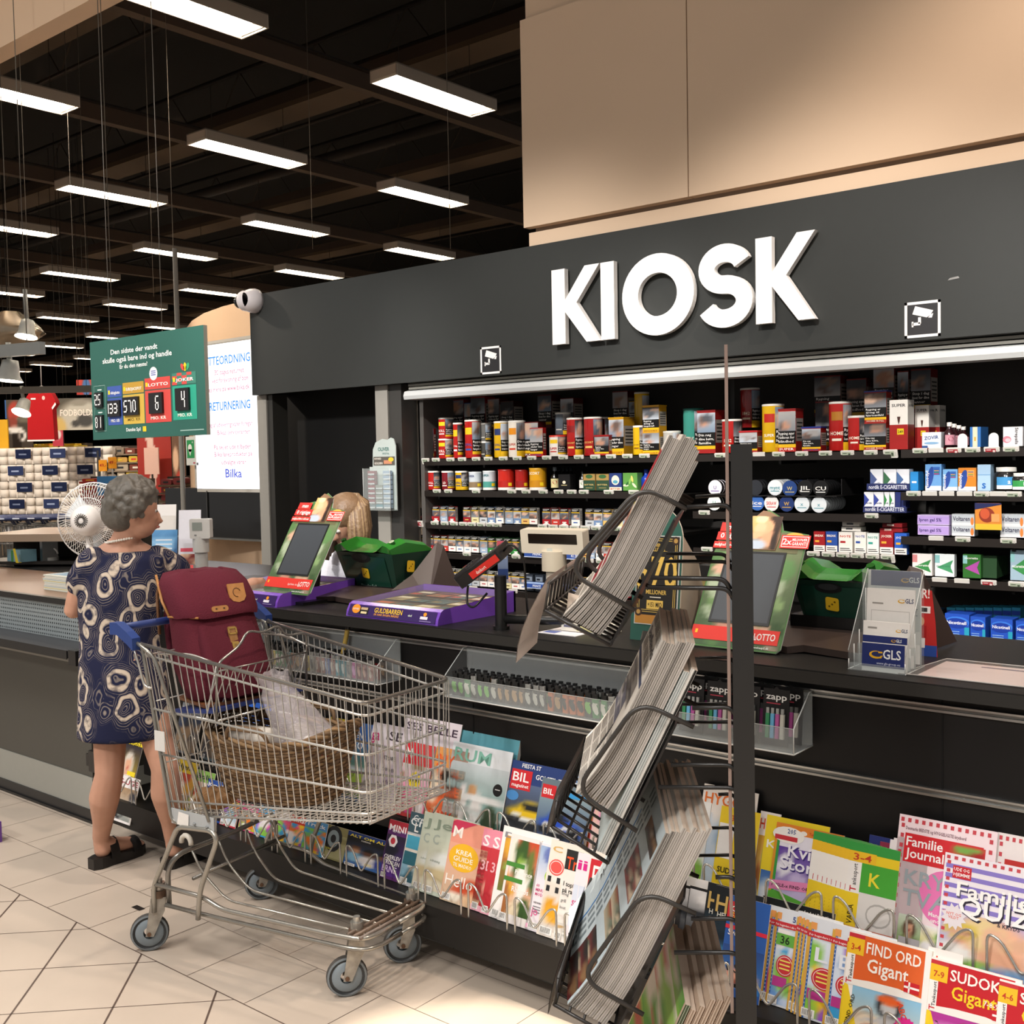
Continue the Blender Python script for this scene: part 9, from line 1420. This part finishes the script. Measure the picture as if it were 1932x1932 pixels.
board(106,752,180,812,14.9,soft(('6a5a44','4a4438'),[(.7,.35,.6,.55,'b8b2a4',0),(.75,.3,.2,.2,'3a3834',0),(.5,.2,.1,.1,'3a3834',0),(.6,.85,.2,.1,'8a8476',0),(.05,.1,.2,.3,'c8a860',0)]),'football store banner with a world globe ball',text=[('FODBOLDSTORE',.12,.45,.2,'f0e4d8',1.3)])
board(100,798,120,842,15.2,soft(('c8384a','d8485a'),[(.5,.5,.3,.2,'f0e0d8',0),(.5,.95,.6,.06,'3a6ab8',0)]),'small red toy poster right of the red shirt',hang=False)
board(145,717,182,745,15.3,soft(('b8281c','c8341c'),[(.5,.5,.2,.6,'3a68a0',0)]),'red and blue hanging flags above the globe banner'); board(10,755,24,790,15.3,None,'blue hanging flag left of the football poster',bg='3a68a8')
# red entrance banner with white diagonals
def rb(s,t): return (.60,.17,.13) if not (.42<s+.35*(t-.5)*(1 if t>.5 else -1)<.62) else (.85,.72,.66)
board(262,824,326,935,13.2,rb,'red banner with white diagonal bands behind the womans head',hang=False,nx=22,ny=22); board(273,845,300,895,13.0,None,'plain pinkish notice board on the red banner',bg='d8b0a0',hang=False,cat='notice',name='notice')
board(326,822,352,935,14.0,soft(('5a4030','6a4a34'),[(.3,.6,.2,.2,'d8b090',0),(.6,.3,.3,.1,'b83a2a',0)]),'brown product display right of the red banner',hang=False)
# far gondolas full of goods, each shelf bay its own unit with boxed goods in rows
rgg=random.Random(12)
for i,(px0,px1,py0,py1,t_) in enumerate([(150,205,900,935,10.8),(150,262,842,905,14.2),(0,150,838,856,15.5),(205,265,905,960,11.5),(300,352,900,960,11.0)]):
    a=AT(px0,py1,t_); b=AT(px1,py1,t_); W=(b-a).length; H_=(AT(px0,py0,t_)-a).length; d=b-a; d.z=0; f=F(a,d,(0,0,1)); t=thing('display_shelf',['low red shelf of goods right of the toilet paper','long shelf of bags and boxes behind the fan','yellow topped shelf above the toilet paper','dark shelf of small goods behind the womans head','shelf of plants and goods below the red banner'][i],'shelf',a); B=M(); B.fbox(f,0,-a.z+.01,W,H_,-.5,-.3,'3f342b','matte'); 
    for k in range(4): B.fbox(f,0,H_*k/4-.02,W,H_*k/4,-.3,0,['8e2a24','7a6a58','c8a83a','3a342e','6a5a4a'][i],'matte')
    B.fbox(f,0,-a.z+.01,W,-.02,-.3,-.02,['7a2420','4a4038','5a4a38','2a2622','4a4038'][i],'matte'); B.build('frame',t)
    pal=[['b8342a','c8bcb0','8a4a3a','a8281f'],['8a7a68','c89a4a','5a4a3a','b8a890','d8b83a','7a3a2a'],['d8b41c','e0c83a','c89a1c'],['8a6a4a','b8342a','c8b8a0','3a3a3a'],['4a6a3a','8a3a3a','c8b8a0','6a5a4a']][i]
    for k in range(4):
        u=.02
        while u<W-.12:
            w=rgg.uniform(.1,.26); h=H_/4*rgg.uniform(.55,.9); B=M(); g=f.sub(u,H_*k/4,-.02); B.prism(g,rrect(0,0,min(w-.02,W-u-.02),h,.015,2),-.2,0,rgg.choice(pal),'print'); B.rect(g,w*.2,h*.3,w*.6,h*.6,rgg.choice(['e8e0d0','d8402a','e0c03a','2a2a2a']),.003); B.build('boxed_goods',None,'boxed goods on the %s, %s level, near %s'%(['low red shelf','long far shelf','yellow topped shelf','dark far shelf','plant shelf'][i],nth(k),nth(int(u/.2))),'goods','goods on the far shelves'); u+=w
for i,(px,py,t_) in enumerate([(195,877,12.2),(213,872,12)]):
    a=AT(px,py+12,t_); B=M(); f=F(a-RX*.05,RX,(0,0,1)); B.fbox(f,0,0,.09,.125,-.01,0,'e8981c','print'); B.text(f,'49.-',.01,.05,.035,'b8341c',.002,.02); B.tube([f.p(.045,0,-.005),f.p(.045,-a.z,-.005)],.012,'8a8480','matte',5); B.build('price_sign',None,'orange price sign on a stick, %s of the pair behind the fan'%['left','right'][i],'sign')
B=M(); a=AT(184,935,9.2); f=F(a,RX,(0,0,1)); B.fbox(f,0,0,.17,.16,-.1,0,'3a78b0','print'); B.rect(f,.02,.06,.15,.1,'dfe6ea',.002); B.tube([f.p(.08,0,-.05),f.p(.08,-a.z+.0,-.05)],.02,'3a3a3a','matte',5); B.build('bin_sign',None,'small blue sign box left of the womans head','sign')
# ---- track rails and spot lamps
def rail(px0,py0,px1,py1,t0,t1,col,r,label):
    a=AT(px0,py0,t0); b=AT(px1,py1,t1); b.z=a.z; d=(b-a).normalized(); q=V((-d.y,d.x,0)); t=thing('lighting_rail',label,'rail',(a.x,a.y,a.z)); B=M(); B.add([a-q*r*.6-V((0,0,r)),b-q*r*.6-V((0,0,r)),b+q*r*.6-V((0,0,r)),a+q*r*.6-V((0,0,r)),a-q*r*.6+V((0,0,r)),b-q*r*.6+V((0,0,r)),b+q*r*.6+V((0,0,r)),a+q*r*.6+V((0,0,r))],[(3,2,1,0),(4,5,6,7),(0,1,5,4),(1,2,6,5),(2,3,7,6),(3,0,4,7)],col,'plastic'); B.build('rail',t); B=M()
    for k in (.25,.8): p=a.lerp(b,k); B.tube([p,p+V((0,0,3.9))],.003,'6a655e','matte',4)
    B.build('hanging_wires',t)
rail(-60,668,80,650,7.5,7.2,'a9b0b0',.04,'pale grey lighting rail hanging at the left picture edge'); rail(-60,738,200,752,10.5,10.5,'5a564f',.032,'dark lighting rail above the red football shirt')
def spot(px,py,t_,ax,label,hz):
    c=AT(px,py,t_); t=thing('spot_lamp',label,'lamp',c); ax=V(ax).normalized(); B=M(); B.lathe(c-ax*.1,ax,[(0,0),(.05,0),(.06,.05),(.065,.1),(.09,.14)],'b9bcb8','plastic',18); B.build('lamp_shade',t); B=M(); B.lathe(c-ax*.1,ax,[(.0,.13),(.082,.132)],'fff2e0','lampglow',18); B.build('bulb',t); B=M(); B.tube([c-ax*.06,(c.x,c.y,c.z+hz)],.018,'8f928e','plastic',7); B.build('arm',t)
spot(18,708,7.4,(0,-.1,-1),'grey spot lamp hanging under the pale rail',.22); spot(42,772,10.5,(.15,-.3,-.6),'spot lamp tilted under the dark rail beside the shirt',.22); spot(50,627,9,(.1,-.2,-1),'spot lamp near the metallic balloon at the left edge',.35)
c=AT(20,628,9.5); B=M(); r=random.Random(3); B.loft([[c+RX*((.3-.25*abs(j-4)/4.5)*math.cos(a_)*(1+.1*math.sin(5*a_+j)))+V((0,0,(j-4)*.045))+AW*((.2-.15*abs(j-4)/4.5)*math.sin(a_)*(1+.1*math.cos(4*a_+j))) for a_ in [2*math.pi*k/18 for k in range(18)]] for j in range(9)],'a89a86','chrome'); B.tube([c,c+V((0,0,4))],.004,'6a655e','matte',3); B.build('foil_balloon',None,'crumpled metallic foil balloon hanging at the left picture edge','balloon')
# ceiling wires that hold signs
for i,(px,t_) in enumerate([(55,8.5),(210,7.0),(290,9.5),(330,8.8),(850,9.0),(590,10.5),(165,11)]):
    a=AT(px,560 if px<500 else 470,t_); B=M(); B.tube([(a.x,a.y,a.z),(a.x,a.y,6.4)],.0028,'6a635a','matte',4); S(B,'ceiling_wire')
c=AT(4,1560,2.6); B=M(); c=PZ(1,1590,0); B.box((c.x-.3,c.y-.01,0),(c.x-.005,c.y+.01,.09),'6a3f98','plastic'); B.build('purple_panel',None,'purple edge of a panel at the far left floor','panel')
bpy.data.objects.remove(_fo)
REP=[('under the cigarette papers beside the lottery screen','under the packets by the lottery screen'),(' spelling KIOSK',''),('in the upper row left of the post, first','in the upper row by the post, first'),('Familie QUIZ magazine with','quiz magazine with'),('behind the Familie QUIZ','behind the lilac striped quiz magazine'),('Familie Journal crossword','crossword'),('FIND ORD Gigant puzzle','word puzzle'),('red SUDOKU Gigant','red number puzzle'),('red SUDOKU one','red number puzzle one'),(' titled Kvik Stort',' with a pink band'),('VARIA puzzle','puzzle'),('yellow Tankesport puzzle book','plain yellow puzzle book'),(' titled Lil',' with large white letters'),(' titled Be',' beside the orange word puzzle'),
('magazine lettered BIL BLAD with','picture magazine with'),('magazine lettered BIL with','magazine with'),('RUM cover','pale grey design cover'),(' lettered RUM with',' with'),(' lettered HYGGE',' with large orange title'),(' lettered SES BELLE',''),('lilac SES BELLE','wide lilac one'),(' lettered ISE beside it',' beside the one with magenta letters'),(' lettered BLIV EN FOTO',''),('FOR magazine','magazine with heavy black letters'),(' lettered COSTA',''),('red FIT square','red square'),(' lettered K Retro S',' with blue words'),(' lettered ALT OM VIDENSKAB',' with white title'),(' lettered PEARL',''),(' lettered USA',''),(' lettered TENORA',' with a round speaker'),('yellow ALT OM ALLE headline','yellow headline'),(' lettered MINI',''),(' lettered Je',''),('yellow KREA GUIDE circle','yellow circle'),(' lettered DIN',' with a large picture'),(' lettered Rhodos',''),('red HEN NU square','red square'),('red M magazine','red magazine with a yellow price star'),('98Y letters','title'),
('ZOVIR','small white'),('throat sweet box lettered STREPSILS sideways','box with sideways lettering at the right edge'),('shorter pale blue LIMODYL box','shorter pale blue box on the second medicine shelf'),('LIMODYL ',''),('purple Ipren','purple'),('Voltaren boxes','grey and white boxes'),('Voltaren box','grey and white box'),('green nicorette box with','green box with'),('dark green nicorette','dark green'),('green nicorette','dark green'),('white and pink nicorette box','white and pink box on the fourth medicine shelf'),('white and mint nicorette box','white and mint box on the fourth medicine shelf'),('nicorette ',''),('Nicotinell row','large blue boxes'),('Nicotinell boxes','front blue boxes'),('blue Nicotinell box','large blue box'),
('navy GLS head','navy head'),('small GLS mark','small yellow mark'),('card lettered GLS','card with yellow arrow emblem'),('GLS parcel','parcel'),('black zapp cards','black cards of lighters'),('black zapp card','black card'),(' lettered OLIVER',''),(' lettered GULDBARREN',' with yellow title'),('PRINCE ',''),(' lettered nordik e-cigaretter',' with white lettering'),('nordik box','white and blue box'),('HOME ROLL ',''),('red SUPER carton','red carton'),('marked XL SUPER','with orange price band'),('brown SUPER tin','brown tin'),('teal SUPER tin','teal tin'),('tin marked LD','tin'),('yellow ESCORT tin','yellow round tin'),('round ESCORT tin','round tin'),
(', lettered BREAK',''),(', lettered NOTE',''),(', lettered JOCKER',''),('second note packet','white packets'),('red jocker packet','red packet'),('marked CU','with white letters'),('in the upper row left of the post,','in the upper row by the post,'),('in the lower row left of the post,','in the lower row by the post,'),('cigarette papers beside the lottery screen','packets by the lottery screen'),('can marked 1842','can with pale lettering')]
for o_ in list(bpy.data.objects):
    l_=o_.get('label')
    if l_:
        n_=l_
        for a_,b_ in REP: n_=n_.replace(a_,b_)
        if n_!=l_: o_['label']=n_
    g_=o_.get('group')
    if g_:
        n_=g_.replace('nicorette stock','dark boxes').replace('zapp ','')
        if n_!=g_: o_['group']=n_
